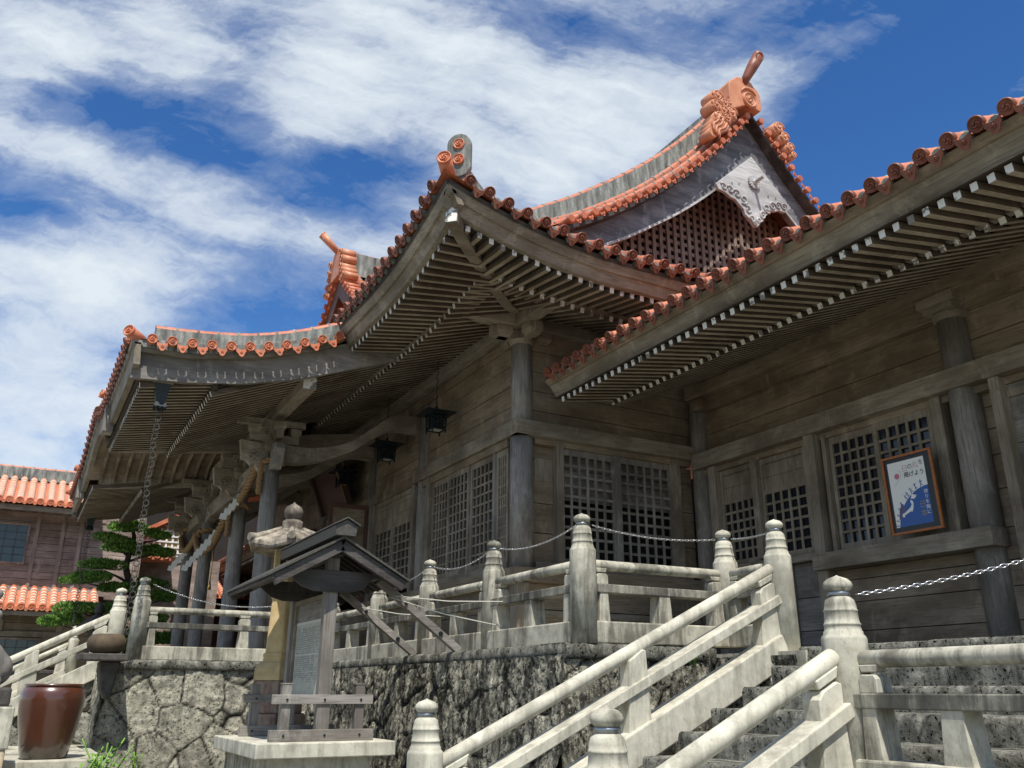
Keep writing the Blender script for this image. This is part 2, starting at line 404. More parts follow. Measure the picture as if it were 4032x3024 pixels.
# ------------------------------------------------------------------ mesh builder
V = Vector
class MB:
    def __init__(s): s.v = []; s.f = []; s.mi = []; s.sm = []
    def add(s, vs, fs, mi=0, smooth=False):
        o = len(s.v); s.v.extend([tuple(x) for x in vs])
        for f in fs:
            s.f.append([o + i for i in f]); s.mi.append(mi); s.sm.append(smooth)
        return s
    def box(s, x0, x1, y0, y1, z0, z1, mi=0):
        if x0 > x1: x0, x1 = x1, x0
        if y0 > y1: y0, y1 = y1, y0
        if z0 > z1: z0, z1 = z1, z0
        vs = [(x0, y0, z0), (x1, y0, z0), (x1, y1, z0), (x0, y1, z0), (x0, y0, z1), (x1, y0, z1), (x1, y1, z1), (x0, y1, z1)]
        return s.add(vs, [(0, 3, 2, 1), (4, 5, 6, 7), (0, 1, 5, 4), (1, 2, 6, 5), (2, 3, 7, 6), (3, 0, 4, 7)], mi)
    def beam(s, p0, p1, w, h, up=(0, 0, 1), mi=0, endmi=None, w1=None, h1=None, botmi=None):
        p0, p1, up = V(p0), V(p1), V(up)
        d = (p1 - p0).normalized(); sd = d.cross(up).normalized(); u = sd.cross(d).normalized()
        w1 = w if w1 is None else w1; h1 = h if h1 is None else h1
        vs = [p0 + sd * a * w / 2 + u * b * h / 2 for a, b in ((-1, -1), (1, -1), (1, 1), (-1, 1))] + \
             [p1 + sd * a * w1 / 2 + u * b * h1 / 2 for a, b in ((-1, -1), (1, -1), (1, 1), (-1, 1))]
        s.add(vs, [(0, 1, 5, 4), (1, 2, 6, 5), (2, 3, 7, 6), (3, 0, 4, 7)], mi)
        if botmi is not None: s.mi[-4] = botmi
        o = len(s.v) - 8
        s.f.append([o + 3, o + 2, o + 1, o]); s.mi.append(mi if endmi is None else endmi); s.sm.append(False)
        s.f.append([o + 4, o + 5, o + 6, o + 7]); s.mi.append(mi); s.sm.append(False)
        return s
    def cyl(s, p0, p1, r0, r1=None, n=12, mi=0, caps=True, smooth=True, a0=0, a1=360, up=None):
        p0, p1 = V(p0), V(p1); r1 = r0 if r1 is None else r1
        d = (p1 - p0).normalized()
        t = V(up) if up is not None else (V((0, 0, 1)) if abs(d.z) < 0.9 else V((1, 0, 0)))
        a = d.cross(t).normalized(); b = a.cross(d).normalized()
        full = a1 - a0 >= 360
        k = n if full else n + 1
        vs = []
        for p, r in ((p0, r0), (p1, r1)):
            for i in range(k):
                q = R(a0 + (a1 - a0) * i / n); vs.append(p + (a * math.cos(q) + b * math.sin(q)) * r)
        fs = [(i, (i + 1) % k, k + (i + 1) % k, k + i) for i in range(n)]
        s.add(vs, fs, mi, smooth)
        if caps and full:
            o = len(s.v) - 2 * k
            s.f.append([o + i for i in range(k)][::-1]); s.mi.append(mi); s.sm.append(False)
            s.f.append([o + k + i for i in range(k)]); s.mi.append(mi); s.sm.append(False)
        return s
    def lathe(s, c, prof, n=24, mi=0, smooth=True, axis=(0, 0, 1)):
        """prof: (radius, height) pairs along axis from c"""
        c = V(c); ax = V(axis).normalized()
        t = V((1, 0, 0)) if abs(ax.x) < 0.9 else V((0, 1, 0))
        a = ax.cross(t).normalized(); b = ax.cross(a).normalized()
        vs = []; fs = []
        for r, h in prof:
            for i in range(n):
                q = 2 * math.pi * i / n; vs.append(c + ax * h + (a * math.cos(q) + b * math.sin(q)) * r)
        for j in range(len(prof) - 1):
            for i in range(n):
                fs.append((j * n + i, j * n + (i + 1) % n, (j + 1) * n + (i + 1) % n, (j + 1) * n + i))
        s.add(vs, fs, mi, smooth)
        o = len(s.v) - n * len(prof)
        s.f.append([o + i for i in range(n)][::-1]); s.mi.append(mi); s.sm.append(False)
        s.f.append([o + n * (len(prof) - 1) + i for i in range(n)]); s.mi.append(mi); s.sm.append(False)
        return s
    def tube(s, path, r, n=8, mi=0, smooth=True, closed=False, caps=True):
        path = [V(p) for p in path]; m = len(path); vs = []
        rr = r if isinstance(r, (list, tuple)) else [r] * m
        prev = None
        for i in range(m):
            if closed: d = path[(i + 1) % m] - path[i - 1]
            else: d = path[min(i + 1, m - 1)] - path[max(i - 1, 0)]
            d.normalize()
            if prev is None:
                t = V((0, 0, 1)) if abs(d.z) < 0.9 else V((1, 0, 0)); a = d.cross(t).normalized()
            else:
                a = (prev - d * prev.dot(d)).normalized()
            prev = a; b = d.cross(a)
            for k in range(n):
                q = 2 * math.pi * k / n; vs.append(path[i] + (a * math.cos(q) + b * math.sin(q)) * rr[i])
        fs = []
        for i in range(m if closed else m - 1):
            j = (i + 1) % m
            for k in range(n): fs.append((i * n + k, i * n + (k + 1) % n, j * n + (k + 1) % n, j * n + k))
        s.add(vs, fs, mi, smooth)
        if not closed and caps:
            o = len(s.v) - n * m
            s.f.append([o + i for i in range(n)][::-1]); s.mi.append(mi); s.sm.append(False)
            s.f.append([o + n * (m - 1) + i for i in range(n)]); s.mi.append(mi); s.sm.append(False)
        return s
    def extr(s, pts, dvec, mi=0, sidemi=None):
        """extrude a planar 3D outline along dvec"""
        pts = [V(p) for p in pts]; d = V(dvec); n = len(pts)
        s.add(pts + [p + d for p in pts], [], mi)
        o = len(s.v) - 2 * n
        s.f.append([o + i for i in range(n)][::-1]); s.mi.append(mi); s.sm.append(False)
        s.f.append([o + n + i for i in range(n)]); s.mi.append(mi); s.sm.append(False)
        for i in range(n):
            j = (i + 1) % n
            s.f.append([o + i, o + j, o + n + j, o + n + i]); s.mi.append(mi if sidemi is None else sidemi); s.sm.append(False)
        return s
    def band(s, lo, hi, dvec, mi=0):
        """curved board between polylines lo and hi (same length), thickness dvec; built from quads"""
        d = V(dvec); n = len(lo)
        vs = [V(p) for p in lo] + [V(p) for p in hi] + [V(p) + d for p in lo] + [V(p) + d for p in hi]
        fs = []
        for i in range(n - 1):
            fs += [(i, i + 1, n + i + 1, n + i), (2 * n + i + 1, 2 * n + i, 3 * n + i, 3 * n + i + 1),
                   (i + 1, i, 2 * n + i, 2 * n + i + 1), (n + i, n + i + 1, 3 * n + i + 1, 3 * n + i)]
        fs += [(0, n, 3 * n, 2 * n), (n - 1, 3 * n - 1, 4 * n - 1, 2 * n - 1)]
        return s.add(vs, fs, mi)
    def grid(s, rows, mi=0, smooth=True):
        m = len(rows); n = len(rows[0]); vs = [p for r in rows for p in r]
        return s.add(vs, [(i * n + j, i * n + j + 1, (i + 1) * n + j + 1, (i + 1) * n + j) for i in range(m - 1) for j in range(n - 1)], mi, smooth)
    def ball(s, c, rx, ry, rz, n=12, m=8, mi=0):
        vs = []; fs = []
        for j in range(m + 1):
            t = math.pi * j / m
            for i in range(n):
                q = 2 * math.pi * i / n
                vs.append((c[0] + rx * math.sin(t) * math.cos(q), c[1] + ry * math.sin(t) * math.sin(q), c[2] + rz * math.cos(t)))
        for j in range(m):
            for i in range(n): fs.append((j * n + i, j * n + (i + 1) % n, (j + 1) * n + (i + 1) % n, (j + 1) * n + i))
        return s.add(vs, fs, mi, True)
    def stamp(s, other, mtx):
        o = len(s.v)
        s.v.extend([tuple(mtx @ V(p)) for p in other.v])
        for f, a, b in zip(other.f, other.mi, other.sm):
            s.f.append([o + i for i in f]); s.mi.append(a); s.sm.append(b)
        return s
    def build(s, name, mats, parent=None, bevel=0.0, bseg=2):
        me = bpy.data.meshes.new(name)
        me.from_pydata(s.v, [], s.f)
        if isinstance(mats, str): mats = [mats]
        for k in mats: me.materials.append(M[k])
        me.polygons.foreach_set('material_index', s.mi)
        me.polygons.foreach_set('use_smooth', s.sm)
        me.validate(); me.update()
        bm = bmesh.new(); bm.from_mesh(me)
        bmesh.ops.recalc_face_normals(bm, faces=bm.faces)
        bm.to_mesh(me); bm.free()
        ob = bpy.data.objects.new(name, me); COL.objects.link(ob)
        if parent is not None: put(ob, parent)
        if bevel:
            b = ob.modifiers.new('edge', 'BEVEL'); b.width = bevel; b.segments = bseg
            b.limit_method = 'ANGLE'; b.angle_limit = R(50)
        return ob
WLOC = {}
def wloc(o): return WLOC.get(o.name, V((0, 0, 0)))
def put(ob, parent):
    ob.parent = parent
    ob.location = -wloc(parent)           # meshes are written in world coordinates
def thing(name, label, cat, loc, group=None):
    o = bpy.data.objects.new(name, None); COL.objects.link(o)
    o.empty_display_size = 0.2
    o.location = loc; WLOC[o.name] = V(loc)
    o['label'] = label; o['category'] = cat
    if group: o['group'] = group
    return o
def tag(o, label=None, cat=None, group=None, kind=None):
    if label: o['label'] = label
    if cat: o['category'] = cat
    if group: o['group'] = group
    if kind: o['kind'] = kind
    return o
def dup(root, delta, label=None, group=None):
    """a copy of a thing with copies of its parts and their sub-parts"""
    r = root.copy(); COL.objects.link(r)
    r.location = root.location + V(delta); WLOC[r.name] = r.location.copy()
    if label: r['label'] = label
    if group: r['group'] = group
    for ch in [o for o in bpy.data.objects if o.parent == root]:
        c = ch.copy(); COL.objects.link(c); c.parent = r
        for g in [o for o in bpy.data.objects if o.parent == ch]:
            d = g.copy(); COL.objects.link(d); d.parent = c
    return r
def frame_mtx(pos, out, up):
    """local +X = side, +Y = out, +Z = up"""
    o = V(out).normalized(); u = V(up); u = (u - o * u.dot(o)).normalized(); sd = o.cross(u)
    m = Matrix((sd, o, u)).transposed().to_4x4(); m.translation = V(pos); return m
def lerp(a, b, t): return a + (b - a) * t
def interp(x, pts):
    if x <= pts[0][0]: return pts[0][1]
    for (a, b), (c, d) in zip(pts, pts[1:]):
        if x <= c: return b + (d - b) * (x - a) / (c - a)
    return pts[-1][1]
def smooth_interp(x, pts):
    n = len(pts)
    if x <= pts[0][0]: i = 0
    elif x >= pts[-1][0]: i = n - 2
    else: i = max(k for k in range(n - 1) if pts[k][0] <= x)
    def sl(k):
        if k == 0: return (pts[1][1] - pts[0][1]) / (pts[1][0] - pts[0][0])
        if k == n - 1: return (pts[-1][1] - pts[-2][1]) / (pts[-1][0] - pts[-2][0])
        return (pts[k + 1][1] - pts[k - 1][1]) / (pts[k + 1][0] - pts[k - 1][0])
    x0, y0 = pts[i]; x1, y1 = pts[i + 1]; h = x1 - x0; t = (x - x0) / h
    if t < 0: return y0 + (x - x0) * sl(0)
    if t > 1: return y1 + (x - x1) * sl(n - 1)
    a, b = sl(i) * h, sl(i + 1) * h
    return (2 * t**3 - 3 * t**2 + 1) * y0 + (t**3 - 2 * t**2 + t) * a + (-2 * t**3 + 3 * t**2) * y1 + (t**3 - t**2) * b

# ------------------------------------------------------------------ roof tile pieces (local: +Y out, +Z up)
def swirl(mb, r, y, mi=0, n=3):
    for k in range(n):
        a0 = 2 * math.pi * k / n; pts = []; rr = []
        for i in range(9):
            t = i / 8; a = a0 + t * 2.5; yy_ = y + 0.004
            q = r * (0.16 + 0.46 * t); pts.append((q * math.cos(a), yy_, q * math.sin(a))); rr.append(r * (0.15 * (1 - t) + 0.035))
        mb.tube(pts, rr, 5, mi)
def make_disc(r=0.08, ln=0.06):
    mb = MB()
    mb.lathe((0, -ln, 0), [(r * 0.94, 0), (r, ln * 0.5), (r, ln), (r * 0.86, ln + 0.004), (r * 0.80, ln - 0.006), (0.001, ln - 0.006)], 20, 0, True, (0, 1, 0))
    ring = [(r * 0.90 * math.cos(a), 0.001, r * 0.90 * math.sin(a)) for a in [2 * math.pi * i / 20 for i in range(20)]]
    mb.tube(ring, r * 0.085, 5, 0, True, True)
    swirl(mb, r, -0.004)
    return mb
DISC = make_disc(0.083); DISC_S = make_disc(0.076, 0.05)
def make_drip(w=0.17, h=0.115):
    """hanging petal-shaped end of a pan tile, with a raised flower"""
    mb = MB(); N = 12; top = []; bot = []
    for i in range(N + 1):
        t = -1 + 2 * i / N
        sag = -0.030 * (1 - t * t)
        top.append((t * w / 2, 0, 0.010 + sag + 0.030))
        s = abs(t)
        zb = -h * (1 - s) ** 0.75 - 0.012 + 0.010 * math.cos(9 * s)
        bot.append((t * w / 2 * 0.97, 0.012 * (1 - s), min(zb, 0.004)))
    mb.band(bot, top, (0, -0.018, 0))
    for k in range(5):
        a = 2 * math.pi * k / 5 + 0.3
        mb.ball((0.018 * math.cos(a), 0.012, -0.038 + 0.018 * math.sin(a)), 0.011, 0.007, 0.011, 6, 4)
    mb.ball((0, 0.013, -0.038), 0.008, 0.008, 0.008, 6, 4)
    return mb
DRIP = make_drip()
def cover(mb, pts, r=0.075, mi=0, up=(0, 0, 1), joint=0.3, jmi=1, n=8, jr=1.14, jw=0.022):
    """half-round row of cover tiles along a path, with mortar collars"""
    pts = [V(p) for p in pts]; rows = []
    for i, p in enumerate(pts):
        d = (pts[min(i + 1, len(pts) - 1)] - pts[max(i - 1, 0)]).normalized()
        sd = d.cross(V(up)).normalized(); u = sd.cross(d)
        rows.append([p + (sd * math.cos(math.pi * k / n) + u * math.sin(math.pi * k / n)) * r - u * (0.03 if k in (0, n) else 0) for k in range(n + 1)])
    mb.grid(rows, mi)
    if joint:
        L = 0.0; nxt = joint
        for a, b in zip(pts, pts[1:]):
            seg = (b - a).length
            while nxt < L + seg:
                c = a + (b - a) * ((nxt - L) / seg); d = (b - a).normalized()
                sd = d.cross(V(up)).normalized(); u = sd.cross(d)
                rr = []
                for t, q in ((-jw, r), (-jw * 0.4, r * jr), (jw * 0.4, r * jr), (jw, r)):
                    rr.append([c + d * t + (sd * math.cos(math.pi * k / n) + u * math.sin(math.pi * k / n)) * q for k in range(n + 1)])
                mb.grid(rr, jmi); nxt += joint
            L += seg
# ------------------------------------------------------------------ ground
mb = MB(); mb.add([(-400, -400, 0), (400, -400, 0), (400, 400, 0), (-400, 400, 0)], [(0, 1, 2, 3)])
ground = mb.build('ground', 'ground_stone'); tag(ground, kind='structure')

def stone_face(org, du, dv, nrm, nu, nv, res=0.026, seed=0.0, amp=0.024, sc=1.9, rough=0.020):
    """rubble wall face: real bulging stones with sunk joints, joint fill marked in an attribute"""
    org, du, dv, nrm = V(org), V(du), V(dv), V(nrm)
    a = max(2, int(nu / res)); c = max(2, int(nv / res)); vs = []; jt = []
    for j in range(c + 1):
        for i in range(a + 1):
            p = org + du * (nu * i / a) + dv * (nv * j / c)
            q = (p + V((seed, seed * 1.7, -seed))) * sc
            q = q + noise.noise_vector(p * 2.1) * 0.15
            ds, ps = noise.voronoi(q)
            e = ds[1] - ds[0]
            k = min(1.0, e / 0.075); k = k * k * (3 - 2 * k)
            h = amp * k + 0.03 * noise.noise(ps[0] * 5.3) + rough * noise.fractal(p * 9.0, 0.9, 2.1, 4) + 0.6 * rough * noise.noise(p * 31.0)
            vs.append(p + nrm * h); jt.append(min(1.0, e / 0.055) if e < 0.055 else 1.0 + 0.5 * noise.noise(ps[0] * 7.7))
    fs = [(j * (a + 1) + i, j * (a + 1) + i + 1, (j + 1) * (a + 1) + i + 1, (j + 1) * (a + 1) + i) for j in range(c) for i in range(a)]
    return vs, fs, jt
def rubble_part(name, parent, faces, mat, label=None):
    mb = MB(); J = []
    for f in faces:
        vs, fs, jt = stone_face(**f); mb.add(vs, fs, 0, True); J += jt
    ob = mb.build(name, mat, parent)
    at = ob.data.attributes.new('joint', 'FLOAT', 'POINT'); at.data.foreach_set('value', J)
    if label: ob['label'] = label
    return ob
def rubble_mat(name, grey, mould, spots, more=0.0):
    m, nt, b = mat_new(name); t = NT(nt); p = t.pos()
    f = t.noise(p, 17.0, 8, 0.72); g = t.noise(p, 4.5, 6, 0.68); c = t.noise(t.mapd(p, (5, 5, 1.4)), 1.3, 6, 0.7)
    col = t.ramp(g, [(0.28, (0.13 * grey, 0.125 * grey, 0.10 * grey)), (0.5, (0.31 * grey, 0.295 * grey, 0.235 * grey)), (0.72, (0.52 * grey, 0.49 * grey, 0.39 * grey))])
    col = t.mix(t.m('MULTIPLY', t.ramp(c, [(0.52 - 0.14 * mould - more, 0.0), (0.60 - more, 1.0)]), mould), col, (0.04, 0.04, 0.034))
    col = t.mix(t.ramp(f, [(0.54 - more * 0.5, 0.0), (0.62 - more * 0.5, spots)]), col, (0.018, 0.018, 0.016))
    if more: col = t.mix(t.ramp(t.noise(p, 26.0, 5, 0.7), [(0.58, 0.0), (0.66, 0.75)]), col, (0.50, 0.48, 0.40))
    at = t.n('ShaderNodeAttribute'); at.attribute_name = 'joint'
    col = t.mix(t.ramp(at.outputs['Fac'], [(0.15, 0.0), (0.75, 1.0)]), (0.035, 0.033, 0.027), col)
    tone = t.ramp(at.outputs['Fac'], [(0.62, 0.62), (1.0, 1.0)]); tm = t.n('ShaderNodeMapRange'); tm.inputs[1].default_value = 0.7; tm.inputs[2].default_value = 1.35; tm.inputs[3].default_value = 0.72; tm.inputs[4].default_value = 1.3
    t.l(at.outputs['Fac'], tm.inputs[0]); col = t.mix(1.0, col, tm.outputs[0], 'MULTIPLY')
    b.inputs['Roughness'].default_value = 0.95
    b.inputs['Specular IOR Level'].default_value = 0.1
    pm = t.mix(t.ramp(c, [(0.46, 0.6), (0.54, 0.0)]), 1.0, t.ramp(t.noise(p, 40.0, 3, 0.6), [(0.38, 0.0), (0.44, 1.0)]))
    col = t.mix(1.0, col, pm, 'MULTIPLY'); t.l(col, b.inputs['Base Color'])
    t.bump(t.m('ADD', t.m('ADD', f, t.m('MULTIPLY', g, 0.8)), t.m('MULTIPLY', pm, 0.5)), 1.0, 0.03, b)
    M[name] = m
rubble_mat('rubble_light', 1.3, 0.40, 0.85)
rubble_mat('rubble_mould', 1.7, 0.97, 0.98, 0.035)

# ------------------------------------------------------------------ terrace
TZ = 2.04
ter = thing('stone_terrace', 'raised terrace with polygonal grey coral limestone walls under the shrine hall', 'terrace', (4.6, 7.3, 0))
NX = V((-1, 0, 0.10)).normalized(); NY = V((0, -1, 0.06)).normalized()
rubble_part('wall_face', ter, [
    dict(org=(4.36, 15.15, 0), du=V((0, -1, 0)), dv=V((0.10, 0, 1)).normalized(), nrm=NX, nu=8.0, nv=1.93, seed=3.1)],
    'rubble_mould', 'black stained rubble face raked by the sun below the right railing')
rubble_part('wall_face', ter, [
    dict(org=(1.28, 15.02, 0), du=V((1, 0, 0)), dv=V((0.02, 0.06, 1)).normalized(), nrm=NY, nu=3.3, nv=1.93, seed=0.4, sc=1.75)],
    'rubble_light', 'pale grey rubble face with big many-sided stones behind the stone lantern')
rubble_part('wall_face', ter, [
    dict(org=(4.5, 7.16, 0), du=V((1, 0, 0)), dv=V((0, 0.06, 1)).normalized(), nrm=NY, nu=2.0, nv=1.93, seed=1.9),
    dict(org=(6.3, 7.3, 0), du=V((0, -1, 0)), dv=V((0, 0, 1)), nrm=V((-1, 0, 0)), nu=1.3, nv=1.93, seed=5.0)],
    'rubble_mould', 'dark rubble face beside the upper steps')
rubble_part('wall_face', ter, [
    dict(org=(1.32, 19.5, 0), du=V((0, -1, 0)), dv=V((0, 0, 1)), nrm=V((-1, 0, 0)), nu=4.5, nv=1.93, seed=7.7, res=0.05)],
    'rubble_light')
mb = MB(); mb.box(4.60, 6.52, 7.30, 15.2, 0.0, 1.97); mb.box(6.52, 26, -8, 45, 0.0, 1.97); mb.box(1.40, 6.52, 15.20, 45, 0.0, 1.97)
mb.box(6.40, 6.52, 6.0, 7.3, 0, 1.97)
mb.build('floor_slab', 'cast_stone', ter)
def coping(x0, y0, x1, y1, nrm, seed):
    """long coping stones, laid end to end with narrow joints"""
    mb = MB(); p0, p1 = V((x0, y0, 0)), V((x1, y1, 0)); L = (p1 - p0).length; d = (p1 - p0) / L; n = V(nrm); rr = random.Random(seed)
    s = 0.0
    while s < L - 0.01:
        e = min(L, s + rr.uniform(0.95, 1.5))
        if L - e < 0.3: e = L
        res = 0.045; a = max(2, int((e - s - 0.008) / res)); prof = [(0.5, 0.0), (0.03, 0.0), (0.0, -0.02), (-0.004, -0.075), (0.0, -0.125), (0.02, -0.145), (0.4, -0.145)]
        rows = []
        for (q, z) in prof:
            row = []
            for i in range(a + 1):
                p = p0 + d * (s + 0.004 + (e - s - 0.008) * i / a) - n * q + V((0, 0, TZ + z))
                h = 0.012 * noise.fractal(p * 7.0, 0.9, 2.1, 4)
                row.append(p + n * h * (1.0 if q < 0.1 else 0) + V((0, 0, h * 0.5)))
            rows.append(row)
        mb.grid(rows, 0, True)
        for i in (0, a):
            mb.add([r[i] for r in rows], [tuple(range(len(rows)))], 0)
        s = e
    return mb
coping(4.57, 7.22, 4.57, 15.15, (-1, 0, 0), 1).build('coping', 'coping_stone', ter)
coping(1.33, 15.05, 4.62, 15.05, (0, -1, 0), 2).build('coping', 'coping_stone', ter)
coping(4.57, 7.20, 6.40, 7.20, (0, -1, 0), 3).build('coping', 'coping_stone', ter)
coping(1.33, 15.05, 1.33, 16.0, (-1, 0, 0), 3).build('coping', 'coping_stone', ter)

# ------------------------------------------------------------------ stairs
st = thing('stone_stairs', 'flight of dark pitted limestone steps climbing to the terrace on the right', 'stairs', (4.5, 5.0, 0))
SX0, SZ0, SP, SR = 6.42, 2.0, 0.370, 0.177
def step(k):
    x, z = SX0 - SP * k, SZ0 - SR * k
    y0, y1 = (-6.0, 6.10) if k <= 5 else (4.08, 6.10)
    mb = MB(); prof = [(0.60, 0.0), (0.03, 0.002), (0.006, -0.012), (0.0, -0.05), (0.004, -0.12), (0.0, -SR - 0.06)]
    y = y0; rr = random.Random(k * 7 + 1)
    while y < y1 - 0.01:
        e = min(y1, y + rr.uniform(0.8, 1.3))
        if y1 - e < 0.35: e = y1
        a = int((e - y) / 0.05) + 1; rows = []
        if e > 1.0:
            for q, dz in prof:
                row = []
                for i in range(a + 1):
                    p = V((x + q, y + 0.003 + (e - y - 0.006) * i / a, z + dz))
                    h = 0.013 * noise.fractal(p * 8.0, 0.9, 2.1, 4)
                    row.append(p + V((-h if q < 0.1 else 0, 0, h * 0.35)))
                rows.append(row)
            mb.grid(rows, 0, True)
            for i in (0, a): mb.add([r[i] for r in rows], [tuple(range(len(rows)))], 0)
        else: mb.box(x, x + 0.6, y, e - 0.006, z - SR - 0.06, z)
        y = e
    mb.box(x + 0.04, x + 0.7, y0, y1, z - SR - 0.3, z - 0.02)
    mb.build('step', 'step_stone', st)
for k in range(11): step(k)

# ------------------------------------------------------------------ balustrades
POST = [(0.001, 0.0), (0.010, -0.006), (0.030, -0.013), (0.060, -0.024), (0.079, -0.041), (0.086, -0.060), (0.083, -0.078), (0.068, -0.094), (0.056, -0.101), (0.056, -0.128),
        (0.066, -0.134), (0.084, -0.150), (0.092, -0.180), (0.094, -0.205), (0.0985, -0.208), (0.0985, -0.218), (0.096, -0.221), (0.098, -0.262), (0.102, -0.285),
        (0.107, -0.289), (0.107, -0.299), (0.103, -0.302), (0.108, -0.330), (0.113, -0.334), (0.114, -0.350), (0.125, -0.362), (0.130, -0.372), (0.132, -0.380)]
def newel(x, y, ztop, zbot, parent, r=0.132, mat='cast_stone', label=None):
    k = r / 0.132; prof = [(a * k, b * k) for a, b in POST][::-1]
    prof = [(r * 1.06, zbot - ztop), (r, -0.46)] + prof
    mb = MB(); mb.lathe((x, y, ztop), prof, 28)
    o = mb.build('newel_post', mat, parent)
    if label: o['label'] = label
    mb = MB(); q = 0.062 * k
    mb.lathe((x, y, ztop - 0.126 * k), [(q, 0), (q + 0.006, 0.004), (q + 0.006, 0.022), (q, 0.026)], 24)
    mb.build('metal_ring', 'ring_steel', o)
    return o
def rail_run(parent, p0, p1, zr0, zr1, struts, mat='cast_stone', blocks=False):
    """round top rail on blocks, flat middle rail, kerb, trapezoid struts; z given for the top rail centre"""
    p0, p1 = V((*p0, 0)), V((*p1, 0)); d = (p1 - p0); L = d.length; d /= L; n = V((-d.y, d.x, 0))
    def Z(s): return lerp(zr0, zr1, s / L)
    def at(s, dz): return p0 + d * s + V((0, 0, Z(s) + dz))
    mb = MB(); N = max(2, int(L / 0.35))
    mb.tube([at(0.10 + (L - 0.20) * i / N, 0) for i in range(N + 1)], 0.052, 14)
    mb.build('top_rail', mat, parent)
    mb = MB(); mb.beam(at(0.08, -0.235), at(L - 0.08, -0.235), 0.19, 0.085); mb.build('middle_rail', 'cast_stone_mould', parent, 0.008)
    mb = MB(); mb.beam(at(0.06, -0.655), at(L - 0.06, -0.655), 0.23, 0.21); mb.build('kerb', mat, parent, 0.014)
    def strut(s, w, end=0, block=True):
        zk = -0.56
        mb = MB()
        wt, wb = w * 0.72, w
        pts = [at(s - wb / 2, zk), at(s + wb / 2, zk), at(s + wt / 2, -0.27), at(s - wt / 2, -0.27)]
        mb.extr([p - n * 0.085 for p in pts], n * 0.17)
        if not block: mb.build('strut', mat, parent, 0.006, 1); return
        pts = [at(s - w / 2, -0.193), at(s + w / 2, -0.193), at(s + w / 2, -0.112), at(s + w * 0.36, -0.088), at(s - w * 0.36, -0.088), at(s - w / 2, -0.112)]
        mb.extr([p - n * 0.064 for p in pts], n * 0.128)
        pts = [at(s - w * 0.4, -0.075), at(s + w * 0.4, -0.075), at(s + w * 0.5, -0.032), at(s - w * 0.5, -0.032)]
        mb.extr([p - n * 0.05 for p in pts], n * 0.1)
        mb.build('strut', mat, parent, 0.006, 1)
    for s in struts: strut(s, 0.18, 0, blocks)
    strut(0.19, 0.13); strut(L - 0.19, 0.13)
def chain(name, p0, p1, sag, label, pitch=0.036, r=0.0036, mat='chain_steel', group='chains slung between the newel posts'):
    p0, p1 = V(p0), V(p1); L = (p1 - p0).length; N = int(L * 1.02 / pitch)
    pts = [p0.lerp(p1, i / N) - V((0, 0, sag * 4 * (i / N) * (1 - i / N))) for i in range(N + 1)]
    link = MB(); c = []
    a, w = pitch * 0.72, pitch * 0.24
    for i in range(10):
        q = 2 * math.pi * i / 10; c.append((max(-1, min(1, 1.35 * math.cos(q))) * (a - w) + w * math.cos(q), w * math.sin(q), 0))
    link.tube(c, r, 5, 0, True, True)
    mb = MB(); lo = p0
    for i in range(N):
        m = (pts[i] + pts[i + 1]) / 2; d = (pts[i + 1] - pts[i]).normalized()
        sd = d.cross(V((0, 0, 1))).normalized(); u = sd.cross(d)
        if i % 2: sd, u = u, -sd
        mt = Matrix((d, sd, u)).transposed().to_4x4(); mt.translation = m - lo
        mb.stamp(link, mt)
    o = mb.build(name, mat); o.location = lo
    tag(o, label, 'chain', group)
    return o
PT = 3.31
C0 = (4.87, 7.34); C1 = (6.70, 7.30); T1 = (6.62, 6.45)
LN = [(4.87, y) for y in (9.24, 11.11, 13.0, 14.9 + 0.36)]
b1 = thing('stone_balustrade', 'cast stone balustrade along the terrace edge, running from the corner post towards the stone lantern', 'balustrade', (4.87, 9, TZ), 'stone balustrades')
newel(*C0, PT, TZ, b1)
for x, y in LN: newel(x, y, PT - 0.005, TZ, b1)
seq = [C0] + LN
for a, b in zip(seq, seq[1:]):
    L = math.dist(a, b); rail_run(b1, a, b, 2.80, 2.80, [L / 2], 'cast_stone')
b2 = thing('stone_balustrade', 'short cast stone balustrade between the tall corner post and the head of the steps', 'balustrade', (5.8, 7.3, TZ), 'stone balustrades')
newel(*C1, 3.30, TZ, b2)
rail_run(b2, C0, C1, 2.80, 2.80, [0.93], 'cast_stone')
rail_run(b2, C1, T1, 2.80, 2.80, [], 'cast_stone')
b3 = thing('stone_balustrade', 'sloping stone balustrade on the far side of the steps, ending at the tall pale newel', 'balustrade', (4.8, 6.45, 1), 'stone balustrades')
newel(*T1, 3.27, 1.80, b3, 0.134, 'cast_stone_pale')
newel(2.84, 6.45, 1.548, 0.1, b3, 0.134, 'cast_stone_pale')
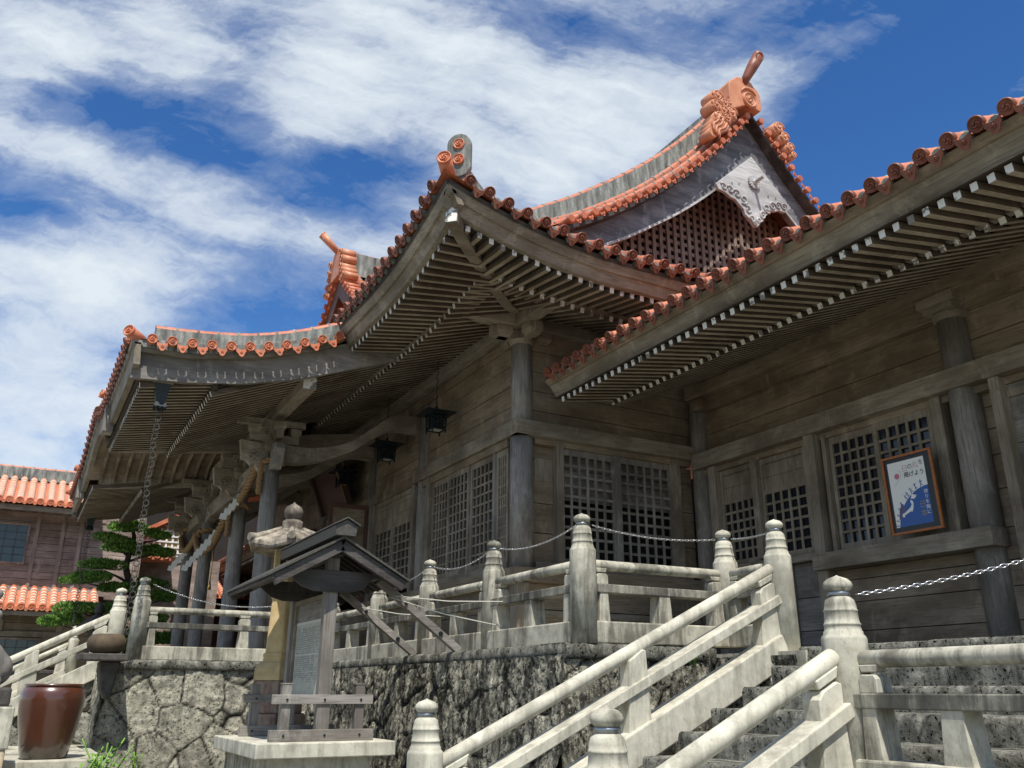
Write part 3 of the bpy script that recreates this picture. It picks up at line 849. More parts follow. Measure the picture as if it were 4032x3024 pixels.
def slope_run(parent, xa, xb, y, zf, posts, mat, ydir=-1):
    def at(x, dz, yy=0.0): return V((x, y + yy, zf(x) + dz))
    mb = MB(); N = 9
    mb.tube([at(xa + 0.10 + (xb - xa - 0.22) * i / N, 0) for i in range(N + 1)], 0.058, 16); mb.build('top_rail', mat, parent)
    up = (0, 0, 1)
    mb = MB(); mb.beam(at(xa + 0.08, -0.30), at(xb - 0.10, -0.30), 0.20, 0.085); mb.build('middle_rail', mat, parent, 0.008)
    mb = MB(); mb.beam(at(xa + 0.05, -0.765), at(xb - 0.08, -0.765), 0.22, 0.27); mb.build('stringer', mat, parent, 0.014)
    for x in posts:
        mb = MB()
        w = 0.12; pts = [at(x - w, 0, 0) - V((0, 0, 0.66)), at(x + w, 0, 0) - V((0, 0, 0.62)), at(x + w * 0.75, -0.045), at(x + w * 0.45, -0.02), at(x - w * 0.75, -0.05)]
        mb.extr([p + V((0, 0.075, 0)) for p in pts], (0, -0.15, 0)); mb.build('strut', mat, parent, 0.008, 1)
    for x, s in ((xb - 0.24, 1), (xa + 0.24, -1)):
        mb = MB(); w = 0.10
        pts = [at(x - w * 1.25, -0.65), at(x + w * 1.25, -0.65), at(x + w, -0.34), at(x - w, -0.34)]
        mb.extr([p + V((0, 0.07, 0)) for p in pts], (0, -0.14, 0))
        pts = [at(x - w, -0.26), at(x + w, -0.26), at(x + w, -0.14), at(x + w * 0.6, -0.11), at(x - w * 0.6, -0.11), at(x - w, -0.14)]
        mb.extr([p + V((0, 0.07, 0)) for p in pts], (0, -0.14, 0))
        pts = [at(x - w * 0.8, -0.095), at(x + w * 0.8, -0.095), at(x + w, -0.035), at(x - w, -0.035)]
        mb.extr([p + V((0, 0.058, 0)) for p in pts], (0, -0.116, 0))
        mb.build('strut', mat, parent, 0.007, 1)
slope_run(b3, 2.84, 6.62, 6.45, lambda x: 2.73 + (x - 6.45) * 0.470, [4.78], 'cast_stone_pale')
b4 = thing('stone_balustrade', 'sloping cast stone balustrade on the near side of the steps, rising to the right-hand newel', 'balustrade', (3.6, 3.9, 0.8), 'stone balustrades')
newel(2.71, 3.9, 1.536, 0.1, b4, 0.134, 'cast_stone')
newel(4.5, 3.9, 2.301, 0.85, b4, 0.136, 'cast_stone')
slope_run(b4, 2.71, 4.5, 3.9, lambda x: 1.80 + (x - 4.38) * 0.462, [], 'cast_stone_pale')
b5 = thing('stone_balustrade', 'level cast stone balustrade in the right foreground with dark steps showing through it', 'balustrade', (4.5, 2.5, 1.2), 'stone balustrades')
rail_run(b5, (4.5, 3.9), (4.5, 0.9), 1.79, 1.79, [0.72, 1.38, 2.05], 'cast_stone')
newel(4.5, 0.9, 2.301, 0.85, b5, 0.136)
b6 = thing('stone_balustrade', 'cast stone balustrade above the polygonal wall at the left end of the terrace', 'balustrade', (3.2, 15.25, TZ), 'stone balustrades')
newel(1.75, 15.26, PT, TZ, b6)
rail_run(b6, (1.75, 15.26), (4.87, 15.26), 2.80, 2.80, [1.62], 'cast_stone', True)
# rough wall that carries the lower rail
mb = MB(); mb.box(4.40, 4.62, -6, 4.02, 0, 1.03); mb.build('flank_wall', 'step_stone', st)
mb = MB(); mb.box(2.3, 6.5, 6.33, 6.55, 0, 0.3); mb.build('flank_wall', 'step_stone', st)

RZ = -0.113
cg = 'chains slung between the newel posts'
chain('link_chain', (4.87, 7.47, 3.31 + RZ), (4.87, 9.11, 3.30 + RZ), 0.085, 'bright link chain from the tall corner post to the next post on its left')
chain('link_chain', (4.87, 9.37, 3.30 + RZ), (4.87, 10.98, 3.30 + RZ), 0.10, 'bright link chain between the second and third posts left of the tall corner post')
chain('link_chain', (4.87, 11.24, 3.30 + RZ), (4.87, 12.87, 3.30 + RZ), 0.10, 'bright link chain partly behind the notice board roof')
chain('link_chain', (4.87, 13.13, 3.30 + RZ), (4.87, 15.1, 3.30 + RZ), 0.10, 'bright link chain hanging behind the notice board, nearest the stone lantern')
chain('link_chain', (5.0, 7.34, 3.31 + RZ), (6.57, 7.30, 3.29 + RZ), 0.06, 'bright link chain in front of the double lattice doors, right of the tall corner post')
chain('link_chain', (6.70, 7.17, 3.29 + RZ), (6.64, 6.58, 3.26 + RZ), 0.015, 'very short bright link chain joining the two posts at the head of the steps')
chain('link_chain', (4.63, 3.87, 2.30 + RZ), (6.2, 3.0, 2.63), 0.055, 'bright link chain rising to the right edge from the right foreground post', 0.042, 0.0030)
chain('link_chain', (1.88, 15.26, PT + RZ), (4.75, 15.26, 3.30 + RZ), 0.28, 'long sagging link chain in front of the porch columns, left of the stone lantern')
b7 = thing('stone_balustrade', 'stone newel post at the top of the steps beyond the right edge', 'balustrade', (6.25, 2.95, 1.9))
newel(6.25, 2.95, 2.76, 1.5, b7)
# ------------------------------------------------------------------ shrine hall
hall = thing('shrine_hall', 'large weathered timber shrine hall with red clay tiled hip-and-gable roof and columned porch', 'shrine hall', (12, 21, 2))
XE, YE, YC, XR = 4.2, 9.6, 21.35, 12.5
YF = 2 * YC - YE
def tube_profile(d):
    return smooth_interp(d, [(0, 7.93), (1, 8.38), (2, 8.86), (3.4, 9.62), (4.22, 10.08), (5.54, 11.0), (6.5, 11.82), (7.39, 12.72), (8.3, 13.78)])
def lift(s): return 0.60 * (1 - s / 3.2) ** 2 if s < 3.2 else 0.0
def ztile(d, s): return tube_profile(d) + lift(max(0, s)) * max(0.0, 1 - d / 3.0) ** 1.4
DG = 2.9
PY0, PY1 = 14.25, 2 * YC - 14.25
PX = 0.87
def bump(y): return 0.30 * (1 + math.cos(math.pi * (y - YC) / 3.3)) if abs(y - YC) < 3.3 else 0.0
def zporch(x, y):
    s = min(y - PY0, PY1 - y)
    z = smooth_interp(x, [(0.87, 6.90), (1.6, 6.95), (2.5, 7.06), (3.1, 7.18), (3.98, 7.48), (5.0, 7.98), (6.3, tube_profile(2.1))])
    if x > 6.3: z = tube_profile(x - XE)
    z += bump(y) * max(0.0, 1 - (x - PX) / 4.0)
    z += 0.09 * max(0, 1 - s / 1.2) ** 2 * max(0.0, 1 - (x - PX) / 1.4)
    return z
def in_porch(y): return PY0 < y < PY1

# --- roof bodies (pan tiles) and cover rows, left slope
def slope_points(y, d0, d1, n=12, mirror=False):
    s = min(y - YE, YF - y); out = []
    for i in range(n + 1):
        d = d0 + (d1 - d0) * i / n; x = XE + d if not mirror else 2 * XR - XE - d
        out.append(V((x, y, ztile(d, s))))
    return out
pan = MB(); rows_main = MB()
ys = [YE + 0.02 + i * (YF - YE - 0.04) / 90 for i in range(91)]
# lower skirt ring, then upper gable slopes
def pan_grid(ylist, dfun0, dfun1, n=10):
    g = []
    for y in ylist:
        d0, d1 = dfun0(y), dfun1(y)
        s = min(y - YE, YF - y)
        g.append([V((XE + d0 + (d1 - d0) * i / n, y, ztile(d0 + (d1 - d0) * i / n, s) - 0.05)) for i in range(n + 1)])
    return g
lo = [y for y in ys if y < PY0 + 0.1]; mid = [PY0 + i * (PY1 - PY0) / 60 for i in range(61)]; hi = [y for y in ys if y > PY1 - 0.1]
dm = lambda y: min(DG, y - YE, YF - y)
pan.grid(pan_grid(lo, lambda y: 0.02, dm)); pan.grid(pan_grid(hi, lambda y: 0.02, dm))
pan.grid([[V((PX + 0.03 + (XE + DG - PX) * i / 24, y, zporch(PX + 0.03 + (XE + DG - PX) * i / 24, y) - 0.05)) for i in range(25)] for y in mid])
GY0, GY1 = 11.72, 2 * YC - 11.72
g = []
for k in range(41):
    y = lerp(GY0, GY1, k / 40)
    g.append([V((XE + lerp(DG - 0.15, 8.3, i / 14), y, tube_profile(lerp(DG - 0.15, 8.3, i / 14)) - 0.05)) for i in range(15)])
pan.grid(g)
pan.grid([[V((2 * XR - p.x, p.y, p.z)) for p in r] for r in g])
# back skirt and end skirts
g2 = [[V((2 * XR - p.x, p.y, p.z)) for p in r] for r in pan_grid(ys, lambda y: 0.02, dm)]
pan.grid(g2)
def end_pts(x, n=8, far=False):
    s = min(x - XE, 2 * XR - XE - x); d1 = min(DG + 0.15, s)
    r = []
    for i in range(n + 1):
        d = 0.02 + (d1 - 0.02) * i / n; z = ztile(d, s) - 0.05
        r.append(V((x, (YE + d) if not far else (YF - d), z)))
    return r
xs = [XE + 0.03 + i * (2 * XR - 2 * XE - 0.06) / 60 for i in range(61)]
pan.grid([end_pts(x) for x in xs]); pan.grid([end_pts(x, far=True) for x in xs])
y = YE + 0.40; first = y
k = 0
while y < YF - 0.3:
    s = min(y - YE, YF - y)
    if not in_porch(y):
        cover(rows_main, slope_points(y, 0.0, min(DG, s), 6))
    if y > 12.5 and y < YF - 2.9:
        cover(rows_main, slope_points(y, 0 if False else (DG if not in_porch(y) else 2.3), 8.1, 10))
    y += 0.30
for y, dz in ((12.02, 0.14), (12.32, 0.30)): cover(rows_main, [p + V((0, 0, dz)) for p in slope_points(y, 3.0, 8.0, 14)], joint=0.32)
y = PY0 + 0.35
while y < PY1 - 0.2:
    cover(rows_main, [V((x, y, zporch(x, y))) for x in [PX + i * (6.6 - PX) / 14 for i in range(15)]]); y += 0.30
x = XE + 0.42
while x < 14:
    s = x - XE
    cover(rows_main, [V((x, YE + d, ztile(d, s))) for d in [min(DG, s) * i / 6 for i in range(7)]], up=(0, 0, 1)); x += 0.31
pan.build('roof_deck', 'tile', hall)
rows_main.build('cover_tiles', ['tile', 'plaster'], hall)

# --- eave tile ends
def eave_ends(mb, items, out, tilt=0.42):
    """items: list of (pos, neighbour-direction); discs plus drips half way to the next"""
    for i, (p, q) in enumerate(items):
        ot = (V(out) + V((0, 0, -tilt))).normalized()
        mb.stamp(DISC, frame_mtx(V(p) + V(out) * 0.02, ot, (0, 0, 1)))
        if q is not None:
            m = (V(p) + V(q)) / 2; t = (V(q) - V(p)).normalized(); u = V(out).cross(t); u = u if u.z > 0 else -u
            mb.stamp(DRIP, frame_mtx(m + V(out) * 0.015 - u * 0.075, (V(out) - u * tilt * 1.1).normalized(), u))
            mb.cyl(m - u * 0.045 - V(out) * 0.02, m - u * 0.045 - V(out) * 0.24, 0.058, 0.058, 10, 1)
def run_items(pts): return [(p, pts[i + 1] if i + 1 < len(pts) else None) for i, p in enumerate(pts)]
mb = MB()
ysl = [YE + 0.40 + 0.30 * i for i in range(200)]
eave_ends(mb, run_items([V((XE, y, ztile(0, y - YE))) for y in ysl if y < PY0 + 0.05]), (-1, 0, 0))
mb.build('eave_tile_ends', ['tile_glazed', 'plaster'], hall)
mb = MB()
eave_ends(mb, run_items([V((x, YE, ztile(0, x - XE))) for x in [XE + 0.42 + 0.31 * i for i in range(24)]]), (0, -1, 0))
mb.build('eave_tile_ends', ['tile_glazed', 'plaster'], hall)
mb = MB()
eave_ends(mb, run_items([V((PX, y, zporch(PX, y))) for y in [PY0 + 0.35 + 0.30 * i for i in range(46)]]), (-1, 0, 0))
mb.build('eave_tile_ends', ['tile_glazed', 'plaster'], hall)
mb = MB()
eave_ends(mb, run_items([V((XE, 2 * YC - y, ztile(0, y - YE))) for y in ysl if y < PY0 + 0.05]), (-1, 0, 0))
mb.build('eave_tile_ends', ['tile_glazed', 'plaster'], hall)
# corner tile tubes
mb = MB()
o = V((-0.62, -0.78, 0.10)).normalized(); pe_ = V((4.20, 9.60, 8.64))
mb.cyl(pe_ - o * 0.34 + V((0, 0, -0.10)), pe_ - o * 0.03, 0.104, 0.104, 18)
big = make_disc(0.108, 0.05)
mb.stamp(big, frame_mtx(pe_, o, (0, 0, 1)))
mb.build('corner_tile', 'tile_bright', hall)
mb = MB()
o = V((-0.66, -0.72, 0.16)).normalized()
p = V((PX + 0.20, PY0 + 0.16, 6.95))
mb.cyl(p, p + o * 0.30, 0.095, 0.095, 18); mb.stamp(make_disc(0.098, 0.05), frame_mtx(p + o * 0.33, o, (0, 0, 1)))
mb.build('corner_tile', 'tile_bright', hall)
for yy, sg in ((18.0, -0.5), (2 * YC - 18.0, 0.5), (PY1 - 0.12, 0.5)):
    mb = MB(); o = V((-0.85, sg * 0.5, 0.28)).normalized(); p = V((PX + 0.25, yy, zporch(PX, yy) + 0.02))
    mb.cyl(p, p + o * 0.34, 0.085, 0.082, 16); mb.stamp(make_disc(0.088, 0.05), frame_mtx(p + o * 0.38, o, (0, 0, 1)))
    mb.build('corner_tile', 'tile_bright', hall)

# --- ridges: plaster body with a clay cap row
def ridge(path, h, w, capr=0.085, parent=hall, joint=0.34, cap='tile'):
    path = [V(p) for p in path]; body = MB(); hm = MB()
    L = []; 
    for i, p in enumerate(path):
        d = (path[min(i + 1, len(path) - 1)] - path[max(i - 1, 0)]); d.z = 0; d.normalize(); sd = V((d.y, -d.x, 0))
        wob = 0.008 * math.sin(i * 2.3)
        L.append([p + sd * (-w / 2 - 0.02) - V((0, 0, 0.08)), p + sd * (-w / 2 + wob) + V((0, 0, h * 0.5)), p + sd * (-w / 2 + 0.015) + V((0, 0, h)),
                  p + sd * (w / 2 - 0.015) + V((0, 0, h)), p + sd * (w / 2 + wob) + V((0, 0, h * 0.5)), p + sd * (w / 2 + 0.02) - V((0, 0, 0.08))])
    body.grid(L, 0, False)
    for e in (0, -1): body.add(L[e], [tuple(range(6))])
    r = body.build('ridge', 'plaster', parent)
    cover(hm, [p + V((0, 0, h - 0.01)) for p in path], capr, 0, joint=joint, jmi=1, jr=1.12)
    hm.build('ridge_cap', [cap, 'plaster'], r)
    return r
ridge([(XR, y, tube_profile(8.3) + 0.0 + 0.12 * ((y - YC) / 9.7) ** 2) for y in [11.75 + i * (2 * YC - 23.5) / 24 for i in range(25)]], 0.66, 0.34)
for sgn in (1,):
    ridge([(XE + d, 12.68, tube_profile(d) + 0.26 + 0.10 * math.sin(math.pi * (d - 2.9) / 5.1)) for d in [2.9 + i * 5.1 / 16 for i in range(17)]], 0.48, 0.26)
    ridge([(2 * XR - XE - d, 12.68, tube_profile(d) + 0.10) for d in [2.9 + i * 5.1 / 16 for i in range(17)]], 0.48, 0.26)
# hip ridge with its upright end plate
hp = [(XE + t, YE + t, ztile(t, t) - 0.03) for t in [0.45 + i * 2.4 / 12 for i in range(13)]]
r = ridge(hp, 0.46, 0.26)
o = V((-0.66, -0.75, 0)).normalized(); c = V((4.66, 10.06, 8.86))
pl = MB(); pts = []
sd = V((o.y, -o.x, 0))
for i in range(28):
    q = 2 * math.pi * i / 28; rx, rz = 0.185, 0.19
    z = math.sin(q) * rz; z = z + 0.17 if z > 0 else z - 0.17
    lean = -0.18 * (z + 0.3)
    pts.append(c + sd * (math.cos(q) * rx) + V((0, 0, z + 0.20)) + o * (0.05 - lean * 0.2))
pl.extr(pts, -o * 0.09)
e = pl.build('ridge_end_plate', 'plaster', hall, 0.012)
dm_ = MB()
for dz in (0.38, 0.12):
    dm_.stamp(make_disc(0.088, 0.05), frame_mtx(c + V((0.0, 0, dz)) + o * 0.085, o, (0, 0, 1)))
dm_.build('crest_disc', 'tile_bright', e)
ridge([(x, 14.78, zporch(x, 14.8) - 0.02) for x in [1.30 + i * 4.4 / 14 for i in range(15)]], 0.40, 0.22)
ridge([(x, 2 * YC - 14.78, zporch(x, 14.8) - 0.02) for x in [1.30 + i * 4.4 / 14 for i in range(15)]], 0.40, 0.22)
ridge([(XE + t, YF - t, ztile(t, t) - 0.03) for t in [0.45 + i * 2.4 / 12 for i in range(13)]], 0.46, 0.26)

# --- porch verge facing the viewer: tile ends, sloped bargeboard
mb = MB(); pts = []
x = 1.22
while x < 4.30: pts.append(V((x, PY0 - 0.06, zporch(x, PY0 + 0.7)))); x += 0.308
eave_ends(mb, run_items(pts), (0, -1, 0), 0.0)
for p in pts: mb.cyl(p, p + V((0, 0.45, 0)), 0.074, 0.074, 14)
mb.build('verge_tile_ends', ['tile_bright', 'plaster'], hall)
PB = PY0 + 0.17
xs_ = [1.0 + i * 4.7 / 22 for i in range(23)]
los = [(x, PB, interp(x, [(1.03, 6.31), (1.85, 6.37), (2.72, 6.50), (3.64, 6.74), (4.44, 7.04), (5.7, 7.52)])) for x in xs_]
his = [(x, PB, interp(x, [(1.03, 6.76), (1.85, 6.79), (2.9, 6.99), (3.84, 7.30), (4.33, 7.52), (4.7, 7.66), (5.7, 7.74)])) for x in xs_]
mb = MB(); mb.band(los, his, (0, 0.11, 0)); mb.build('bargeboard', 'slate_x', hall)
mb = MB(); mb.band([(a, b - 0.10, c - 0.03) for a, b, c in his[:16]], [(a, b - 0.10, c + 0.05) for a, b, c in his[:16]], (0, 0.26, 0)); mb.build('bargeboard_trim', 'wood_x', hall)
mb = MB(); mb.band([(a, b - 0.14, c + 0.045) for a, b, c in his[:17]], [(a, b - 0.14, c + 0.20) for a, b, c in his[:17]], (0, 0.3, 0)); mb.build('verge_filler', 'plaster', hall)  # strip added under the tiles to keep sun leaks off the bargeboard
m2 = MB(); m2.band([(a, 2 * YC - b, c) for a, b, c in los], [(a, 2 * YC - b, c) for a, b, c in his], (0, -0.11, 0)); m2.build('bargeboard', 'slate_x', hall)
# porch front fascia following the curved (karahafu) eave
def fas(x, dz, n=60, yo=0.0): return [(x, lerp(PY0 + yo, PY1 - yo, i / n), zporch(PX, lerp(PY0, PY1, i / n)) + dz) for i in range(n + 1)]
mb = MB(); mb.band(fas(PX + 0.13, -0.50), fas(PX + 0.10, -0.13), (0.10, 0, 0)); mb.build('fascia', 'wood_y', hall)
mb = MB(); mb.band(fas(PX + 0.07, -0.16), fas(PX + 0.05, -0.09), (0.16, 0, 0)); mb.build('fascia_trim', 'slate_y', hall)
for y0 in (17.85, 2 * YC - 17.85):
    mb = MB(); mb.box(PX + 0.02, PX + 0.2, y0 - 0.16, y0 + 0.16, zporch(PX, y0) - 0.66, zporch(PX, y0) - 0.12); mb.build('eave_joint_block', 'slate_z', hall, 0.01)

# --- main fascias
def fl(x, dz, y0=YE + 0.14, y1=PY0 + 0.05): return [(x + 0.0, lerp(y0, y1, i / 24), ztile(0, lerp(y0, y1, i / 24) - YE) + dz) for i in range(25)]
mb = MB(); mb.band(fl(XE + 0.30, -0.42), fl(XE + 0.16, -0.12), (0.10, 0, 0))
mb.build('fascia', 'wood_y', hall)
mb = MB(); mb.band(fl(XE + 0.19, -0.27), fl(XE + 0.125, -0.15), (0.10, 0, 0)); mb.build('fascia_moulding', 'wood_y', hall)
mb = MB(); mb.band(fl(XE + 0.13, -0.16), fl(XE + 0.10, -0.09), (0.14, 0, 0)); mb.build('fascia_trim', 'dark_y', hall)
def fr(y, dz, x0=XE + 0.14, x1=14.0): return [(lerp(x0, x1, i / 40), y, ztile(0, lerp(x0, x1, i / 40) - XE) + dz) for i in range(41)]
mb = MB(); mb.band(fr(YE + 0.30, -0.42), fr(YE + 0.16, -0.12), (0, 0.10, 0)); mb.build('fascia', 'wood_x', hall)
mb = MB(); mb.band(fr(YE + 0.19, -0.27), fr(YE + 0.125, -0.15), (0, 0.10, 0)); mb.build('fascia_moulding', 'wood_x', hall)
mb = MB(); mb.band(fr(YE + 0.13, -0.16), fr(YE + 0.10, -0.09), (0, 0.14, 0)); mb.build('fascia_trim', 'dark_x', hall)
mb = MB(); mb.band([(a, 2 * YC - b, c) for a, b, c in fl(XE + 0.30, -0.42)], [(a, 2 * YC - b, c) for a, b, c in fl(XE + 0.16, -0.12)], (0.10, 0, 0)); mb.build('fascia', 'wood_y', hall)

# --- rafters
def lr(s): return 0.45 * (1 - s / 3.0) ** 2 if s < 3.0 else 0.0
def zo(s, d): return 7.46 + lr(s) * max(0, 1 - d / 2.8) + 0.17 * d            # centre of outer rafters, d from their end
def zi(s, d): return 7.46 + 0.66 * lr(s) * max(0, 1 - d / 2.2) + 0.33 * d     # centre of inner rafters
RXE, RYE = 4.58, 9.98
IXE, IYE = 5.50, 10.90
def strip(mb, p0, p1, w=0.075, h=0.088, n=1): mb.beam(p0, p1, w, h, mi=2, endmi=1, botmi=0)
outL, innL, outR, innR = MB(), MB(), MB(), MB()
y = RYE + 0.20
while y < 14.80:
    s = y - RYE; dmax = min(1.35, s); strip(outL, (RXE, y, zo(s, 0)), (RXE + dmax, y, zo(s, dmax))); y += 0.187
x = RXE + 0.20
while x < 11.2:
    s = x - RXE; dmax = min(1.35, s); strip(outR, (x, RYE, zo(s, 0)), (x, RYE + dmax, zo(s, dmax))); x += 0.192
y = IYE + 0.30
while y < 29.5:
    s = y - IYE; dmax = min(1.62, s); strip(innL, (IXE, y, zi(s, 0)), (IXE + dmax, y, zi(s, dmax))); y += 0.187
x = IXE + 0.30
while x < 11.2:
    s = x - IXE; dmax = min(1.62, s); strip(innR, (x, IYE, zi(s, 0)), (x, IYE + dmax, zi(s, dmax))); x += 0.192
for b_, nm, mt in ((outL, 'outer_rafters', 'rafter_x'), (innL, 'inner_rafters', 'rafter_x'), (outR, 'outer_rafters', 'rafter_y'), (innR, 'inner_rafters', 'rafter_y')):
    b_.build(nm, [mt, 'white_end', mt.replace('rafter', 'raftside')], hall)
# boards lying on the rafters, and the tie strips at the step between the two rows
sof = MB()
N = 30
def G(f0, f1, a, b, nx=4): sof.grid([[f(lerp(0, 1, j / nx), lerp(a, b, i / N)) for j in range(nx + 1)] for i in range(N + 1) for f in (f0,)], 0, True)
def sl(t, y):
    s = y - RYE; d = min(1.4, max(s, 0.01)) * t; return V((RXE - 0.1 + d + 0.1, y, zo(s, d) + 0.062))
def sr(t, x):
    s = x - RXE; d = min(1.4, max(s, 0.01)) * t; return V((x, RYE + d, zo(s, d) + 0.062))
def il(t, y):
    s = y - IYE; d = min(2.6, max(s, 0.01)) * t; return V((IXE + d, y, zi(s, d) + 0.062))
def ir(t, x):
    s = x - IXE; d = min(2.6, max(s, 0.01)) * t; return V((x, IYE + d, zi(s, d) + 0.062))
G(sl, None, RYE, 14.9); G(sr, None, RXE, 12.5); G(il, None, IYE, 29.5); G(ir, None, IXE, 12.5)
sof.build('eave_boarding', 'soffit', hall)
mb = MB()
def tie(pts, w=0.09, h=0.075, b=None):
    for a, c in zip(pts, pts[1:]): (b or mb).beam(a, c, w, h)
tie([V((IXE + 0.05, y, zi(y - IYE, 0.0) + 0.088)) for y in [IYE + 0.02 + i * 3.5 / 10 for i in range(11)]])
tie([V((x, IYE + 0.05, zi(x - IXE, 0.0) + 0.088)) for x in [IXE + 0.02 + i * 6 / 14 for i in range(15)]])
tie([V((IXE + 0.02, y, zi(5, 0.0) + 0.088)) for y in (14.4, 29.5)])
mb.build('eave_purlin', 'wood_y', hall)
# hip rafters
mb = MB()
mb.beam((7.40, 12.80, 8.15), (6.45, 11.85, 7.875), 0.18, 0.25); mb.beam((6.47, 11.87, 7.88), (5.94, 11.34, 7.84), 0.18, 0.25)
o1 = mb.build('hip_rafter', 'wood_x', hall, 0.006)
mb = MB(); d = V((-1, -1, 0)).normalized(); c = V((5.94, 11.34, 7.84)); mb.beam(c, c + d * 0.012, 0.175, 0.24); mb.build('end_paint', 'white_end', o1)
mb = MB()
P_ = [(6.3, 11.7, 8.0), (5.69, 11.09, 7.885), (5.1, 10.5, 7.875), (4.47, 9.87, 7.945)]
for a, b in zip(P_, P_[1:]): mb.beam(a, b, 0.18, 0.28)
o2 = mb.build('hip_rafter', 'wood_x', hall, 0.006)
mb = MB(); c = V((4.47, 9.87, 7.945)); mb.beam(c, c + d * 0.012 + V((0, 0, 0.002)), 0.172, 0.27); mb.build('end_paint', 'white_end', o2)

# --- porch ceiling
for y0, y1 in ((PY0 + 0.36, YC - 1.95), (YC + 1.95, PY1 - 0.1)):
    pr_o, pr_i = MB(), MB(); y = y0
    while y < y1:
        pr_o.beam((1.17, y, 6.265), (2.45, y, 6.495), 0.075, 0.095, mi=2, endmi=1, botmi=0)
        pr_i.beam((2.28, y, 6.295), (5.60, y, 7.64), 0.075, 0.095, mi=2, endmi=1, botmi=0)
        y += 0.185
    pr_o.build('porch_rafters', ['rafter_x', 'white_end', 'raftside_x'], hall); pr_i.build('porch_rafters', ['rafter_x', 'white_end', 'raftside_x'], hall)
mb = MB()
for a, b in ((PY0 + 0.22, 19.4), (23.3, PY1 - 0.22)):
    mb = MB(); mb.add([(1.10, a, 6.325), (2.5, a, 6.577), (2.5, b, 6.577), (1.10, b, 6.325)], [(0, 1, 2, 3)])
    mb.add([(2.26, a, 6.36), (5.62, a, 7.735), (5.62, b, 7.735), (2.26, b, 6.36)], [(0, 1, 2, 3)])
    mb.box(2.28, 2.36, a, b, 6.355, 6.44)
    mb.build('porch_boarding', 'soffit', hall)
mb = MB()
def arch(y): 
    t = (y - YC) / 1.95; return 6.34 + 0.62 * max(0.0, 1 - t * t) ** 0.6
rows = [[V((x, YC - 1.95 + 3.9 * i / 24, arch(YC - 1.95 + 3.9 * i / 24) + 0.12 * (x - 1.1) + 0.10)) for x in (1.06, 5.6)] for i in range(25)]
mb.grid(rows, 0, True)
mb.build('vault_boarding', 'plank_x', hall)
mb = MB(); x = 1.28
while x < 5.3:
    lo_ = [(x, YC - 1.95 + 3.9 * i / 20, arch(YC - 1.95 + 3.9 * i / 20) + 0.12 * (x - 1.1) - 0.03) for i in range(21)]
    hi_ = [(a, b, c + 0.125) for a, b, c in lo_]
    mb.band(lo_, hi_, (0.075, 0, 0)); x += 0.27
mb.build('vault_ribs', 'plank_y', hall)
for yb in (19.35, 23.35):
    mb = MB(); mb.beam((1.32, yb, 6.47), (3.9, yb, 6.80), 0.17, 0.42); mb.beam((3.9, yb, 6.80), (6.9, yb, 7.3), 0.15, 0.3)
    # curved carved nose towards the bracket
    mb.build('vault_beam', 'wood_x', hall, 0.008)
mb = MB(); mb.beam((3.96, 14.66, 6.84), (3.96, 28.1, 6.84), 0.24, 0.30); pb = mb.build('porch_purlin', 'wood_y', hall, 0.008)
mb = MB(); mb.beam((3.96, 14.648, 6.84), (3.96, 14.66, 6.84), 0.235, 0.295); mb.build('end_paint', 'white_end', pb)

